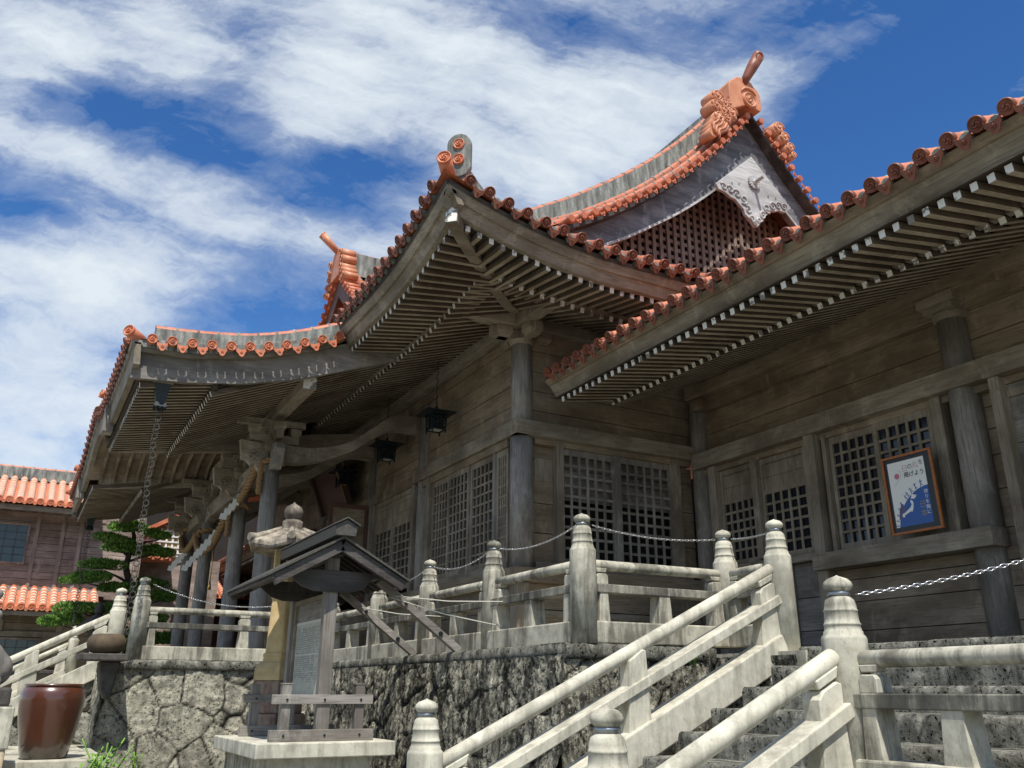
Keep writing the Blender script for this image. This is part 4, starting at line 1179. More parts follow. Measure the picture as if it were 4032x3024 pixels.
# --- porch columns, brackets, tie beams
CY = [16.95, 19.55, 2 * YC - 19.55, 2 * YC - 16.95]
CX = 3.96
for i, y in enumerate(CY):
    mb = MB(); mb.lathe((CX, y, TZ), [(0.22, 0), (0.22, 0.10), (0.165, 0.14), (0.162, 2.0), (0.155, 3.86)], 28)
    mb.build('porch_column', 'slate_z', hall)
    # bracket set: bearing block, arms in both directions, small blocks, carved noses
    b = MB()
    def blk(cx, cy, z, w, h, t=0.68):
        b.add([(cx - w * t / 2, cy - w * t / 2, z), (cx + w * t / 2, cy - w * t / 2, z), (cx + w * t / 2, cy + w * t / 2, z), (cx - w * t / 2, cy + w * t / 2, z),
               (cx - w / 2, cy - w / 2, z + h * 0.45), (cx + w / 2, cy - w / 2, z + h * 0.45), (cx + w / 2, cy + w / 2, z + h * 0.45), (cx - w / 2, cy + w / 2, z + h * 0.45),
               (cx - w / 2, cy - w / 2, z + h), (cx + w / 2, cy - w / 2, z + h), (cx + w / 2, cy + w / 2, z + h), (cx - w / 2, cy + w / 2, z + h)],
              [(0, 3, 2, 1), (0, 1, 5, 4), (1, 2, 6, 5), (2, 3, 7, 6), (3, 0, 4, 7), (4, 5, 9, 8), (5, 6, 10, 9), (6, 7, 11, 10), (7, 4, 8, 11), (8, 9, 10, 11)])
    blk(CX, y, 6.00, 0.44, 0.24)
    b.beam((CX - 0.48, y, 6.32), (CX + 0.48, y, 6.32), 0.13, 0.16); b.beam((CX, y - 0.48, 6.32), (CX, y + 0.48, 6.32), 0.13, 0.16)
    for dx, dy in ((-0.40, 0), (0.40, 0), (0, -0.40), (0, 0.40), (0, 0)): blk(CX + dx, y + dy, 6.40, 0.22, 0.16)
    b.beam((CX - 0.75, y, 6.62), (CX + 0.6, y, 6.66), 0.12, 0.13)
    b.build('bracket_set', 'wood_x', hall, 0.004)
    # carved nose (kibana) towards the front: plum-blossom panel
    n_ = MB(); P2 = [(-0.10, 6.16), (-0.66, 6.22), (-0.60, 5.84), (-0.50, 5.82), (-0.42, 5.74), (-0.34, 5.76), (-0.26, 5.64), (-0.10, 5.62)]
    n_.extr([(CX + a, y - 0.075, z) for a, z in P2], (0, 0.15, 0))
    for k in range(5):
        a = 2 * math.pi * k / 5 + 0.5
        n_.tube([(CX - 0.38 + 0.07 * math.cos(a) + 0.045 * math.cos(q), y - 0.08, 5.92 + 0.07 * math.sin(a) + 0.045 * math.sin(q)) for q in [2 * math.pi * j / 10 for j in range(10)]], 0.012, 5, 0, True, True)
    n_.ball((CX - 0.38, y - 0.08, 5.92), 0.025, 0.02, 0.025, 8, 6)
    n_.build('carved_nose', 'wood_x', hall)
    if i == 0 or i == 3:
        sg = -1 if i == 0 else 1
        n_ = MB(); n_.extr([(CX - 0.09, y + sg * a, z) for a, z in ((0.14, 6.18), (0.52, 6.12), (0.60, 6.0), (0.52, 5.72), (0.42, 5.62), (0.14, 5.66))], (0.18, 0, 0))
        n_.build('beam_nose', 'slate_y', hall, 0.012)
for a, b, z, h in ((CY[0], CY[1], 5.86, 0.34), (CY[1], CY[2], 5.80, 0.42), (CY[2], CY[3], 5.86, 0.34)):
    mb = MB(); N = 14; lo_, hi_ = [], []
    for i in range(N + 1):
        t = i / N; y = lerp(a + 0.12, b - 0.12, t); q = 4 * t * (1 - t)
        lo_.append((CX - 0.11, y, z - h / 2 + 0.07 * min(1, q * 2.2))); hi_.append((CX - 0.11, y, z + h / 2 + 0.03 * q))
    mb.band(lo_, hi_, (0.22, 0, 0))
    for ye, sg in ((a + 0.42, 1), (b - 0.42, -1)):
        for r_ in (0.05, 0.08, 0.11):
            mb.tube([(CX - 0.115, ye + sg * (r_ * 1.6) * math.cos(q) * 0.9, z + r_ * math.sin(q)) for q in [math.pi * j / 9 * 1.3 for j in range(10)]], 0.011, 5)
    mb.build('porch_tie_beam', 'wood_y', hall, 0.01)
    mb = MB()      # frog-leg strut between tie beam and purlin
    yc = (a + b) / 2; w = 0.55
    mb.extr([(CX - 0.06, yc + u * w, z + h / 2 + 0.02 + v) for u, v in ((-1, 0), (-0.8, 0.16), (-0.3, 0.30), (0, 0.46), (0.3, 0.30), (0.8, 0.16), (1, 0), (0.6, 0.02), (0.25, 0.14), (-0.25, 0.14), (-0.6, 0.02))], (0.12, 0, 0))
    mb.build('frog_leg_strut', 'wood_y', hall, 0.006)
# rainbow beams from porch columns to the hall wall
def rainbow(y, x0=CX + 0.05, x1=7.02):
    mb = MB(); lo_, hi_ = [], []; N = 26
    for i in range(N + 1):
        t = i / N; x = lerp(x0, x1, t)
        zc = smooth_interp(x, [(4.0, 6.03), (4.5, 6.02), (5.0, 6.13), (5.5, 6.34), (6.0, 6.72), (6.4, 6.98), (7.05, 7.02)])
        hh = 0.15 + 0.035 * math.cos(2 * math.pi * t)
        lo_.append((x, y - 0.11, zc - hh)); hi_.append((x, y - 0.11, zc + hh))
    mb.band(lo_, hi_, (0, 0.22, 0))
    for cxx, czz, s_ in ((4.45, 6.05, 1), (6.55, 7.0, -1)):
        for k in range(6):
            a = k * 1.05; r_ = 0.035 + 0.008 * k
            ox, oz = cxx + s_ * 0.06 * k * math.cos(0.5) - 0.1 * s_, czz + 0.05 * math.sin(k * 1.9)
            mb.tube([(ox + r_ * math.cos(a + q), y - 0.115, oz + r_ * math.sin(a + q)) for q in [4.6 * j / 9 for j in range(10)]], 0.010, 5)
    mb.build('rainbow_beam', 'wood_x', hall, 0.01)
for y in (16.9, 19.55, 2 * YC - 19.55, 2 * YC - 16.9): rainbow(y)
# ------------------------------------------------------------------ hall walls
AX, AY = 7.11, 12.52
def column(x, y, z0, z1, r, parent, mat='slate_z', name='column'):
    mb = MB(); mb.cyl((x, y, z0), (x, y, z1), r, r * 0.97, 32, caps=True); return mb.build(name, mat, parent)
column(AX, AY, 3.3, 5.70, 0.205, hall); column(AX, AY, 5.68, 7.42, 0.195, hall)
for y in (16.5, 19.55, 2 * YC - 19.55, 2 * YC - 16.5, 2 * YC - AY): column(AX - 0.02, y, TZ, 7.35, 0.19, hall)
def nageshi(mb_name, p0, p1, z0, z1, th, parent, mat):
    mb = MB(); p0, p1 = V((*p0, (z0 + z1) / 2)), V((*p1, (z0 + z1) / 2)); mb.beam(p0, p1, th, z1 - z0); return mb.build(mb_name, mat, parent, 0.008)
FX = 6.86           # outer face of the long tie beam
nageshi('tie_beam', (FX + 0.13, 12.262), (FX + 0.13, 16.72), 5.70, 5.955, 0.26, hall, 'wood_y')
nageshi('tie_beam', (FX + 0.002, 12.375), (10.78, 12.375), 5.70, 5.957, 0.25, hall, 'wood_x')
nageshi('tie_beam', (FX + 0.24, 16.72), (FX + 0.24, 23.4), 5.72, 5.95, 0.24, hall, 'plank_y')
nageshi('door_head', (7.02, 12.70), (7.02, 16.35), 5.56, 5.70, 0.20, hall, 'plank_y')
nageshi('door_head', (7.30, 12.48), (10.7, 12.48), 5.60, 5.70, 0.20, hall, 'plank_x')
def planks(name, p0, p1, zs, parent, mat, th=0.06, off=0.0):
    """horizontal boards with fine gaps"""
    p0, p1 = V((*p0, 0)), V((*p1, 0)); mb = MB(); rr = random.Random(int(p0.x * 31 + p0.y * 17))
    for a, b in zip(zs, zs[1:]):
        o_ = rr.uniform(-0.004, 0.006); n = (p1 - p0).normalized().cross(V((0, 0, 1))) * o_
        mb.beam(p0 + n + V((0, 0, (a + b) / 2)), p1 + n + V((0, 0, (a + b) / 2)), th, b - a - 0.013)
    return mb.build(name, mat, parent)
planks('wall_boards', (7.05, 12.6), (7.05, 23.3), [5.94, 6.30, 6.68, 7.06, 7.42, 7.62], hall, 'plank_y')
planks('wall_boards', (7.2, 12.47), (10.80, 12.47), [5.94, 6.20, 6.56, 6.92, 7.3, 7.7], hall, 'plank_x')
planks('wall_boards', (7.05, 23.2), (7.05, 30.2), [2.1, 2.7, 3.3, 4.2, 5.0, 5.9, 6.68, 7.6], hall, 'plank_y')
# eaves beam on the columns and the bracket at the corner
mb = MB(); mb.beam((6.98, 10.95, 7.83), (6.98, 30.5, 7.83), 0.26, 0.34); mb.build('eaves_beam', 'wood_y', hall, 0.01)
mb = MB(); mb.beam((5.9, 12.42, 7.835), (11.3, 12.42, 7.835), 0.26, 0.335); mb.build('eaves_beam', 'wood_x', hall, 0.01)
mb = MB()
mb.lathe((AX, AY, 7.38), [(0.19, 0), (0.215, 0.03), (0.22, 0.07), (0.235, 0.085)], 28)
for (dx, dy) in ((-0.40, 0), (0, -0.40), (0.4, 0), (0, 0.4)):
    c = V((AX + dx, AY + dy, 0))
    mb.add([(c.x - 0.10, c.y - 0.10, 7.46), (c.x + 0.10, c.y - 0.10, 7.46), (c.x + 0.10, c.y + 0.10, 7.46), (c.x - 0.10, c.y + 0.10, 7.46),
            (c.x - 0.15, c.y - 0.15, 7.56), (c.x + 0.15, c.y - 0.15, 7.56), (c.x + 0.15, c.y + 0.15, 7.56), (c.x - 0.15, c.y + 0.15, 7.56),
            (c.x - 0.15, c.y - 0.15, 7.66), (c.x + 0.15, c.y - 0.15, 7.66), (c.x + 0.15, c.y + 0.15, 7.66), (c.x - 0.15, c.y + 0.15, 7.66)],
           [(0, 3, 2, 1), (0, 1, 5, 4), (1, 2, 6, 5), (2, 3, 7, 6), (3, 0, 4, 7), (4, 5, 9, 8), (5, 6, 10, 9), (6, 7, 11, 10), (7, 4, 8, 11), (8, 9, 10, 11)])
mb.beam((AX - 0.62, AY, 7.555), (AX + 0.5, AY, 7.555), 0.15, 0.19); mb.beam((AX, AY - 0.62, 7.556), (AX, AY + 0.5, 7.556), 0.15, 0.19)
mb.build('bracket_set', 'wood_x', hall, 0.006)
# base: sill beams, skirting boards
nageshi('sill_beam', (6.97, 12.24), (6.97, 19.5), 3.26, 3.48, 0.30, hall, 'plank_y')
nageshi('sill_beam', (6.822, 12.37), (10.8, 12.37), 3.26, 3.482, 0.28, hall, 'plank_x')
nageshi('door_sill', (7.03, 12.7), (7.03, 16.4), 3.48, 3.60, 0.22, hall, 'wood_y'); nageshi('door_sill', (7.3, 12.47), (10.6, 12.47), 3.48, 3.60, 0.2, hall, 'wood_x')
planks('skirting_boards', (7.06, 12.45), (7.06, 19.5), [2.04, 2.45, 2.85, 3.26], hall, 'plank_y', 0.08)
planks('skirting_boards', (7.0, 12.47), (10.9, 12.47), [2.04, 2.45, 2.85, 3.26], hall, 'plank_x', 0.08)
mb = MB(); mb.box(6.94, 7.18, 12.36, 12.60, 2.04, 3.26); mb.build('base_post', 'wood_z', hall, 0.01)
mb = MB(); mb.beam((7.3, 12.415, 2.78), (10.8, 12.415, 2.78), 0.05, 0.09); mb.build('base_rail', 'wood_x', hall)

def lattice_door(org, d, w, z0, z1, cols, rows, parent, n, mat='wood', solid=0.0, pane='pane', stile=0.075, bar=0.034, top=0.11, bot=0.10):
    """org: lower start corner (x, y); d: direction along the wall; n: outward normal; solid: height of boarding above the grid"""
    d = V(d); n = V(n); o_ = V((*org, 0)); ax = 'x' if abs(d.x) > 0.5 else 'y'
    def bx(mb, s0, s1, a, b, t0, t1):
        p = o_ + d * s0 + n * t0; q = o_ + d * s1 + n * t1
        mb.box(p.x, q.x, p.y, q.y, a, b)
    mb = MB()
    bx(mb, 0, stile, z0, z1, -0.022, 0.022); bx(mb, w - stile, w, z0, z1, -0.022, 0.022)
    bx(mb, stile, w - stile, z1 - top, z1, -0.02, 0.02); bx(mb, stile, w - stile, z0, z0 + bot, -0.02, 0.02)
    g0, g1 = z0 + bot, z1 - top - solid
    if solid:
        bx(mb, stile, w - stile, g1, g1 + 0.07, -0.019, 0.019)
        zz = g1 + 0.073
        while zz < z1 - top - 0.01:
            e = min(z1 - top, zz + 0.22); bx(mb, stile, w - stile, zz, e - 0.006, -0.008, 0.006); zz = e
    f = mb.build('lattice_door', mat + '_z', parent)
    b = MB(); iw = w - 2 * stile
    for i in range(1, cols): s = stile + iw * i / cols; bx(b, s - bar / 2, s + bar / 2, g0, g1, -0.008, 0.016)
    b.build('lattice_bars', mat + '_z', f)
    b = MB()
    for j in range(1, rows): z = g0 + (g1 - g0) * j / rows; bx(b, stile, w - stile, z - bar / 2, z + bar / 2, -0.012, 0.012)
    b.build('lattice_bars', mat + '_' + ax, f)
    if pane:
        b = MB(); bx(b, stile * 0.5, w - stile * 0.5, g0 - 0.02, g1 + 0.02, -0.034, -0.026); b.build('pane', pane, f)
    return f
# left facade, four lattice doors between corner column and the next
ny = (-1, 0, 0); nx = (0, -1, 0)
for a, b, c in ((12.74, 13.16, 3), (13.24, 14.18, 5), (14.20, 15.12, 5), (15.12, 15.92, 5)):
    lattice_door((6.99 if a != 14.20 else 6.965, a), (0, 1, 0), b - a, 3.60, 5.56, c if c > 3 else 4, 10, hall, ny, pane='pane_grey')
mb = MB(); mb.box(6.90, 7.10, 15.94, 16.10, 3.48, 5.70); mb.build('door_post', 'wood_z', hall, 0.005)
mb = MB(); mb.box(6.93, 7.10, 13.17, 13.235, 3.6, 5.56); mb.build('door_post', 'slate_z', hall, 0.004)
for y in (16.78, 19.2): mb = MB(); mb.box(6.92, 7.10, y, y + 0.15, 3.48, 5.70); mb.build('door_post', 'wood_z', hall, 0.005)
lattice_door((7.0, 16.95), (0, 1, 0), 1.10, 3.60, 5.70, 4, 7, hall, ny, solid=0.62, pane='pane_grey')
lattice_door((7.0, 18.08), (0, 1, 0), 1.10, 3.60, 5.70, 4, 7, hall, ny, solid=0.62, pane='pane_grey')
# short wall, double lattice doors
mb = MB(); mb.box(7.72, 7.86, 12.36, 12.56, 3.48, 5.70); mb.build('door_post', 'wood_z', hall, 0.005)
mb = MB(); mb.box(10.24, 10.40, 12.34, 12.56, 3.48, 5.70); mb.build('door_post', 'wood_z', hall, 0.005)
mb = MB(); mb.box(8.955, 9.065, 12.37, 12.55, 3.60, 5.60); mb.build('door_post', 'slate_z', hall, 0.005)
lattice_door((7.86, 12.47), (1, 0, 0), 1.10, 3.60, 5.60, 6, 10, hall, nx, mat='slate', pane=None, stile=0.03, bar=0.044)
lattice_door((9.06, 12.47), (1, 0, 0), 1.18, 3.60, 5.60, 6, 10, hall, nx, mat='slate', pane=None, stile=0.03, bar=0.044)
planks('wall_boards', (7.25, 12.55), (7.74, 12.55), [3.6, 4.1, 4.6, 5.08, 5.36, 5.60], hall, 'plank_x')
planks('wall_boards', (10.35, 12.55), (10.8, 12.55), [3.6, 4.1, 4.75, 5.3, 5.60], hall, 'plank_x')
planks('inner_screen', (7.8, 12.62), (10.3, 12.62), [4.72, 4.98, 5.28, 5.62], hall, 'slate_x', 0.03)
mb = MB(); mb.box(7.36, 7.70, 12.505, 12.517, 4.98, 5.38); mb.build('patch_board', 'wood_z', hall)
# interior
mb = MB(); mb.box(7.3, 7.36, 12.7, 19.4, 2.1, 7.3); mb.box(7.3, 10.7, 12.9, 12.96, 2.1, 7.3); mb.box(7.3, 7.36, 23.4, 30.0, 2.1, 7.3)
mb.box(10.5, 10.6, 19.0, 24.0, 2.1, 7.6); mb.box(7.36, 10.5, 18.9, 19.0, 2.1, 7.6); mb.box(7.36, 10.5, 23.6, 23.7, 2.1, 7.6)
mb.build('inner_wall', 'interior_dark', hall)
mb = MB(); mb.box(7.3, 17.9, 12.6, 30.1, 3.3, 3.45); mb.build('hall_floor', 'plank_x', hall)
planks('back_wall', (17.9, 12.6), (17.9, 30.1), [2.1, 4, 6, 7.9], hall, 'plank_y'); planks('back_wall', (10.8, 12.6), (17.9, 12.6), [7.0, 7.4, 8], hall, 'plank_x')
planks('back_wall', (7.1, 30.1), (17.9, 30.1), [2.1, 4, 6, 7.9], hall, 'plank_x')
# open red-brown door leaves at the entrance
for y in (19.45,):
    mb = MB(); mb.box(5.95, 6.90, y, y + 0.06, 3.5, 5.72); dl = mb.build('door_leaf', 'red_brown', hall, 0.01)
    mb = MB(); mb.box(6.05, 6.80, y - 0.012, y, 4.65, 5.6); mb.box(6.05, 6.80, y - 0.012, y, 3.6, 4.5); mb.build('door_panel', 'plank_x', dl)
for y in (23.2,):
    mb = MB(); mb.box(5.95, 6.90, y, y + 0.06, 3.5, 5.72); mb.build('door_leaf', 'red_brown', hall, 0.01)
mb = MB()
for i in range(5): mb.box(4.9 + 0.38 * i, 5.3 + 0.38 * i + 1.5, 19.0, 23.7, TZ + 0.0 + 0.25 * i, TZ + 0.25 * (i + 1))
mb.build('entrance_steps', 'plank_y', hall)

# name plaque hanging over the entrance
pq = thing('name_plaque', 'carved brown plaque with gilt edge tilted forward under the porch roof, seen edge-on', 'plaque', (6.5, 21.35, 6.0))
t0, t1 = V((6.35, 0, 7.05)), V((6.78, 0, 5.95)); dn = (t1 - t0).normalized(); out = V((dn.z, 0, -dn.x))
mb = MB()
mb.extr([t0 + V((0, 20.35, 0)), t0 + V((0, 22.35, 0)), t1 + V((0, 22.35, 0)), t1 + V((0, 20.35, 0))], out * 0.06); mb.build('board', 'carved_dark', pq)
mb = MB()
mb.extr([t0 + V((0, 20.30, 0)) - dn * 0.05, t0 + V((0, 20.42, 0)), t1 + V((0, 20.42, 0)), t1 + V((0, 20.30, 0)) + dn * 0.05], out * 0.16); mb.build('frame_side', 'carved_dark', pq); mb = MB(); mb.extr([t0 + V((0, 22.28, 0)), t0 + V((0, 22.40, 0)), t1 + V((0, 22.40, 0)), t1 + V((0, 22.28, 0))], out * 0.16)
mb.build('frame_side', 'carved_dark', pq)
mb = MB()
for i in range(26):
    c = t0.lerp(t1, i / 25) + V((0, 20.29, 0)) + out * 0.16; mb.ball(c, 0.02, 0.012, 0.014, 6, 4)
mb.ball(t0.lerp(t1, 0.6) + V((0, 20.29, 0)) + out * 0.05, 0.05, 0.02, 0.05, 10, 6)
mb.build('gilt_trim', 'gold', pq)

# ------------------------------------------------------------------ gable facing the viewer
GYP = 11.70
def gz(x): return tube_profile((x if x <= XR else 2 * XR - x) - XE)
gx = [7.5 + i * (XR - 7.5) / 22 for i in range(23)]
mb = MB()
GB = 11.93
def board_depth(x): return interp(x, [(7.4, 0.45), (9.1, 0.58), (9.83, 0.62), (10.87, 0.76), (11.97, 0.93), (12.5, 1.02)])
def side(xs, f): return [(x, GYP, f(x)) for x in xs]
for mir in (0, 1):
    X = lambda x: 2 * XR - x if mir else x
    hi_ = [(X(x), GB, gz(x) - 0.12) for x in gx]
    lo_ = [(X(x), GB, gz(x) - 0.15 - board_depth(x)) for x in gx]
    md = [(X(x), GYP - 0.035, gz(x) - 0.15 - board_depth(x) * 0.34) for x in gx]
    b = MB(); b.band(lo_, hi_, (0, 0.12, 0)); b.build('bargeboard', 'barge_grey', hall)
    b = MB(); b.band(lo_, [(X(x), GB - 0.0, gz(x) - 0.09 - board_depth(x)) for x in gx], (0, -0.03, 0)); b.build('bargeboard_trim', 'pale_board', hall)
    b = MB(); b.band([(X(x), GYP - 0.02, gz(x) - 0.15) for x in gx], [(X(x), GYP - 0.02, gz(x) - 0.06) for x in gx], (0, 0.3, 0)); b.build('verge_trim', 'dark_x', hall)
    # boarding under the gable overhang
    b = MB(); b.grid([[V((X(x), GB + 0.05, gz(x) - 0.24)), V((X(x), 12.75, gz(x) - 0.24))] for x in gx], 0, True)
    b.build('gable_boarding', 'red_brown', hall)
    b = MB()
    for x0, x1 in ((9.3, 9.45), (10.5, 10.65), (11.6, 11.75)):
        for y in (12.0, 12.35): pass
        b.beam((X((x0 + x1) / 2), GB + 0.12, gz(x0) - 0.36), (X((x0 + x1) / 2), 12.8, gz(x0) - 0.36), 0.14, 0.2)
    b.build('gable_purlins', 'red_brown', hall)
    # verge tiles, discs outward, with drips
    b = MB(); pts = []; x = 7.62
    while x < XR - 0.12:
        pts.append(V((X(x), 11.60, gz(x) + 0.02))); sl_ = (gz(x + 0.05) - gz(x)) / 0.05; x += 0.305 / math.sqrt(1 + sl_ * sl_)
    for i, p in enumerate(pts):
        sl_ = (gz(X(p.x) + 0.05) - gz(X(p.x))) / 0.05; up = V((-sl_, 0, 1)) if not mir else V((sl_, 0, 1)); up.normalize()
        b.stamp(DISC_S, frame_mtx(p, (0, -1, 0), up))
        b.cyl(p + V((0, -0.02, 0)), p + V((0, 0.38, 0.02)), 0.068, 0.068, 12)
        if i + 1 < len(pts):
            m = (p + pts[i + 1]) / 2
            b.stamp(DRIP, frame_mtx(m - up * 0.055, (0, -1, 0), up) @ Matrix.Diagonal((0.70, 1, 0.62, 1)))
    b.cyl((XR, 11.55, 13.86), (XR, 12.0, 13.86), 0.075, 0.075, 14) if not mir else None
    if not mir: b.stamp(DISC, frame_mtx((XR, 11.52, 13.86), (0, -1, 0), (0, 0, 1)))
    b.build('verge_tile_ends', ['tile', 'plaster'], hall)
# mortar bed between verge tiles and the roof rows
b = MB(); b.band([(x, 11.95, gz(x) - 0.04) for x in gx], [(x, 11.95, gz(x) + 0.075) for x in gx], (0, 0.12, 0)); b.build('verge_filler', 'plaster', hall)
# lattice wall
mb = MB(); zb = 9.5
x = 8.6
while x < 16.4:
    zt = gz(x) - 0.3
    if zt > zb + 0.1: mb.box(x - 0.040, x + 0.040, 12.60, 12.64, zb, zt)
    x += 0.190
lat = mb.build('gable_lattice', 'red_lattice', hall)
mb = MB(); z = zb + 0.10
while z < 13.4:
    # horizontal bars, clipped to the roof slope
    xl = XR
    while xl > 7.6 and gz(xl) - 0.3 > z: xl -= 0.05
    if XR - xl > 0.1: mb.box(xl, 2 * XR - xl, 12.635, 12.67, z - 0.040, z + 0.040)
    z += 0.190
mb.build('lattice_bars', 'red_lattice', lat)
mb = MB(); prof = [(x, 12.78, gz(x) - 0.26) for x in gx]; full = prof + [(2 * XR - a, b_, c) for a, b_, c in prof[::-1]][1:]
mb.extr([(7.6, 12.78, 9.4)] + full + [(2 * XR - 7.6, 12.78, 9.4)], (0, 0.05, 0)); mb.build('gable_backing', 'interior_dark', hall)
# pendant (gegyo)
mb = MB()
out_l = [(12.40, 12.60), (11.30, 11.60), (11.36, 11.48), (11.55, 11.45), (11.68, 11.38), (11.82, 11.36), (11.93, 11.26), (12.02, 11.20), (12.05, 11.08), (12.14, 11.02), (12.22, 10.93), (12.33, 10.84)]
out_r = [(12.45, 10.98), (12.56, 11.05), (12.62, 11.18), (12.72, 11.26), (12.80, 11.38), (12.95, 11.40), (13.08, 11.46), (13.25, 11.46), (13.46, 11.62)]
mb.extr([(x, 11.78, z) for x, z in out_l + out_r], (0, -0.07, 0)); mb.cyl((12.4, 11.78, 12.1), (12.4, 11.95, 12.1), 0.05)
gg = mb.build('gable_pendant', 'pale_board', hall, 0.006)
mb = MB()
def curl(cx, cz, r, turns, s, a0, th=0.022):
    pts = []
    for i in range(16):
        t = i / 15; a = a0 + s * t * turns * 2 * math.pi; q = r * (1 - 0.8 * t); pts.append((cx + q * math.cos(a), 11.70, cz + q * math.sin(a)))
    mb.tube(pts, [th * (1 - 0.4 * i / 15) for i in range(16)], 6)
for cx_, cz_, r_, s_, a_ in ((11.50, 11.57, 0.09, -1, 2.6), (11.68, 11.55, 0.10, -1, 2.6), (11.86, 11.50, 0.11, -1, 2.6), (12.04, 11.42, 0.12, 1, -2.2), (12.14, 11.20, 0.10, -1, 2.2), (12.22, 11.02, 0.09, 1, -1.5),
                             (13.22, 11.58, 0.09, 1, 0.5), (13.05, 11.56, 0.10, 1, 0.5), (12.88, 11.50, 0.11, 1, 0.5), (12.70, 11.40, 0.12, -1, 5.3), (12.56, 11.18, 0.10, 1, 0.9), (12.44, 11.02, 0.08, -1, 4.6)):
    curl(cx_, cz_, r_, 1.25, s_, a_)
for k in range(4): mb.tube([(12.20 + 0.01 * k, 11.70, 10.99 - 0.03 * k + 0.05), (12.33, 11.70, 10.92 - 0.03 * k), (12.46 - 0.01 * k, 11.70, 10.99 - 0.03 * k + 0.05)], 0.010, 5)
for x0, z0 in ((11.75, 11.74), (11.95, 11.78), (12.78, 11.72), (13.0, 11.74)): mb.tube([(x0 + 0.025 * math.cos(q), 11.705, z0 + 0.025 * math.sin(q)) for q in [2 * math.pi * j / 8 for j in range(8)]], 0.006, 4, 0, True, True)
mb.build('cloud_carving', 'pale_board', gg)
mb = MB()
for k in range(16):
    a = 2 * math.pi * k / 16; mb.extr([(12.38 + q * math.cos(a + w_), 11.70, 11.93 + q * math.sin(a + w_)) for q, w_ in ((0.05, -0.2), (0.155, -0.15), (0.17, 0), (0.155, 0.15), (0.05, 0.2))], (0, -0.035, 0))
mb.lathe((12.38, 11.70, 11.93), [(0.07, 0), (0.07, 0.05), (0.042, 0.07), (0.040, 0.30), (0.001, 0.30)], 8, 0, False, (0, -1, 0))
mb.build('rosette_peg', 'pale_board', gg)

# ornament at the apex
on = MB()
pr_ = [(-0.42, -0.38), (-0.47, -0.05), (-0.46, 0.28), (-0.38, 0.40), (-0.30, 0.44), (-0.22, 0.54), (0.0, 0.58), (0.22, 0.54), (0.30, 0.44), (0.38, 0.40), (0.46, 0.28), (0.47, -0.05), (0.42, -0.16), (0.06, -0.10)]
ox, oz = 12.18, 13.86
on.extr([(ox + a, 11.50, oz + b) for a, b in pr_], (0, 0.40, 0))
orn = on.build('ridge_ornament', 'ornament_clay', hall, 0.02)
on = MB(); on.stamp(make_disc(0.19, 0.07), frame_mtx((ox + 0.10, 11.46, oz + 0.02), (0, -1, 0), (0, 0, 1)))
on.tube([(ox + 0.10 + 0.24 * math.cos(a), 11.48, oz + 0.08 + 0.24 * math.sin(a)) for a in [0.5 + 2.2 * i / 12 for i in range(13)]], [0.012 + 0.02 * math.sin(math.pi * i / 12) for i in range(13)], 6)
on.build('crest_disc', 'ornament_clay', orn)
on = MB(); p0 = V((ox + 0.02, 11.56, oz + 0.45)); p1 = V((ox + 0.30, 11.30, oz + 1.13)); dd_ = (p1 - p0).normalized()
on.tube([p0, p0 + dd_ * 0.2, p0 + dd_ * 0.45, p1 - dd_ * 0.02 + V((0, -0.01, 0))], [0.085, 0.10, 0.125, 0.135], 18)
fo = V((-0.25, -0.93, -0.25)).normalized()
on.ball(p1, 0.135, 0.12, 0.145, 16, 10)
on.stamp(make_disc(0.095, 0.05), frame_mtx(p1 - dd_ * 0.05 + fo * 0.125, fo, (0, 0, 1)))
on.build('horn_tile', 'tile_glazed', orn)
def scroll(mb, x, z, r, dy=0.34, y=11.55, petals=5):
    mb.cyl((x, y, z), (x, y + dy, z), r, r, 16)
    for k in range(petals):
        a = 2 * math.pi * k / petals + x; mb.ball((x + r * 0.5 * math.cos(a), y - 0.01, z + r * 0.5 * math.sin(a)), r * 0.42, 0.035, r * 0.42, 8, 6)
    mb.tube([(x + r * (0.95 - 0.6 * i / 14) * math.cos(0.5 * i), y - 0.03, z + r * (0.95 - 0.6 * i / 14) * math.sin(0.5 * i)) for i in range(15)], 0.018, 5)
    mb.ball((x, y - 0.04, z), r * 0.25, 0.03, r * 0.25, 8, 6)
def wavelocks(mb, x0, z0, x1, z1, n, y=11.55, s=1):
    for k in range(n):
        t = k / max(1, n - 1); pts = []
        dx, dz = x1 - x0, z1 - z0; L_ = math.hypot(dx, dz); px, pz = -dz / L_, dx / L_
        for i in range(12):
            u = i / 11; wv = 0.035 * math.sin(u * 5.5) + (t - 0.5) * 0.30 * (1 - 0.35 * u)
            cur = 0.10 * max(0, u - 0.65) / 0.35 * s
            pts.append((x0 + dx * u + px * wv - px * cur, y - 0.02 + 0.02 * (k % 2), z0 + dz * u + pz * wv - pz * cur))
        mb.tube(pts, [0.034 * (1 - 0.3 * i / 11) for i in range(12)], 6)
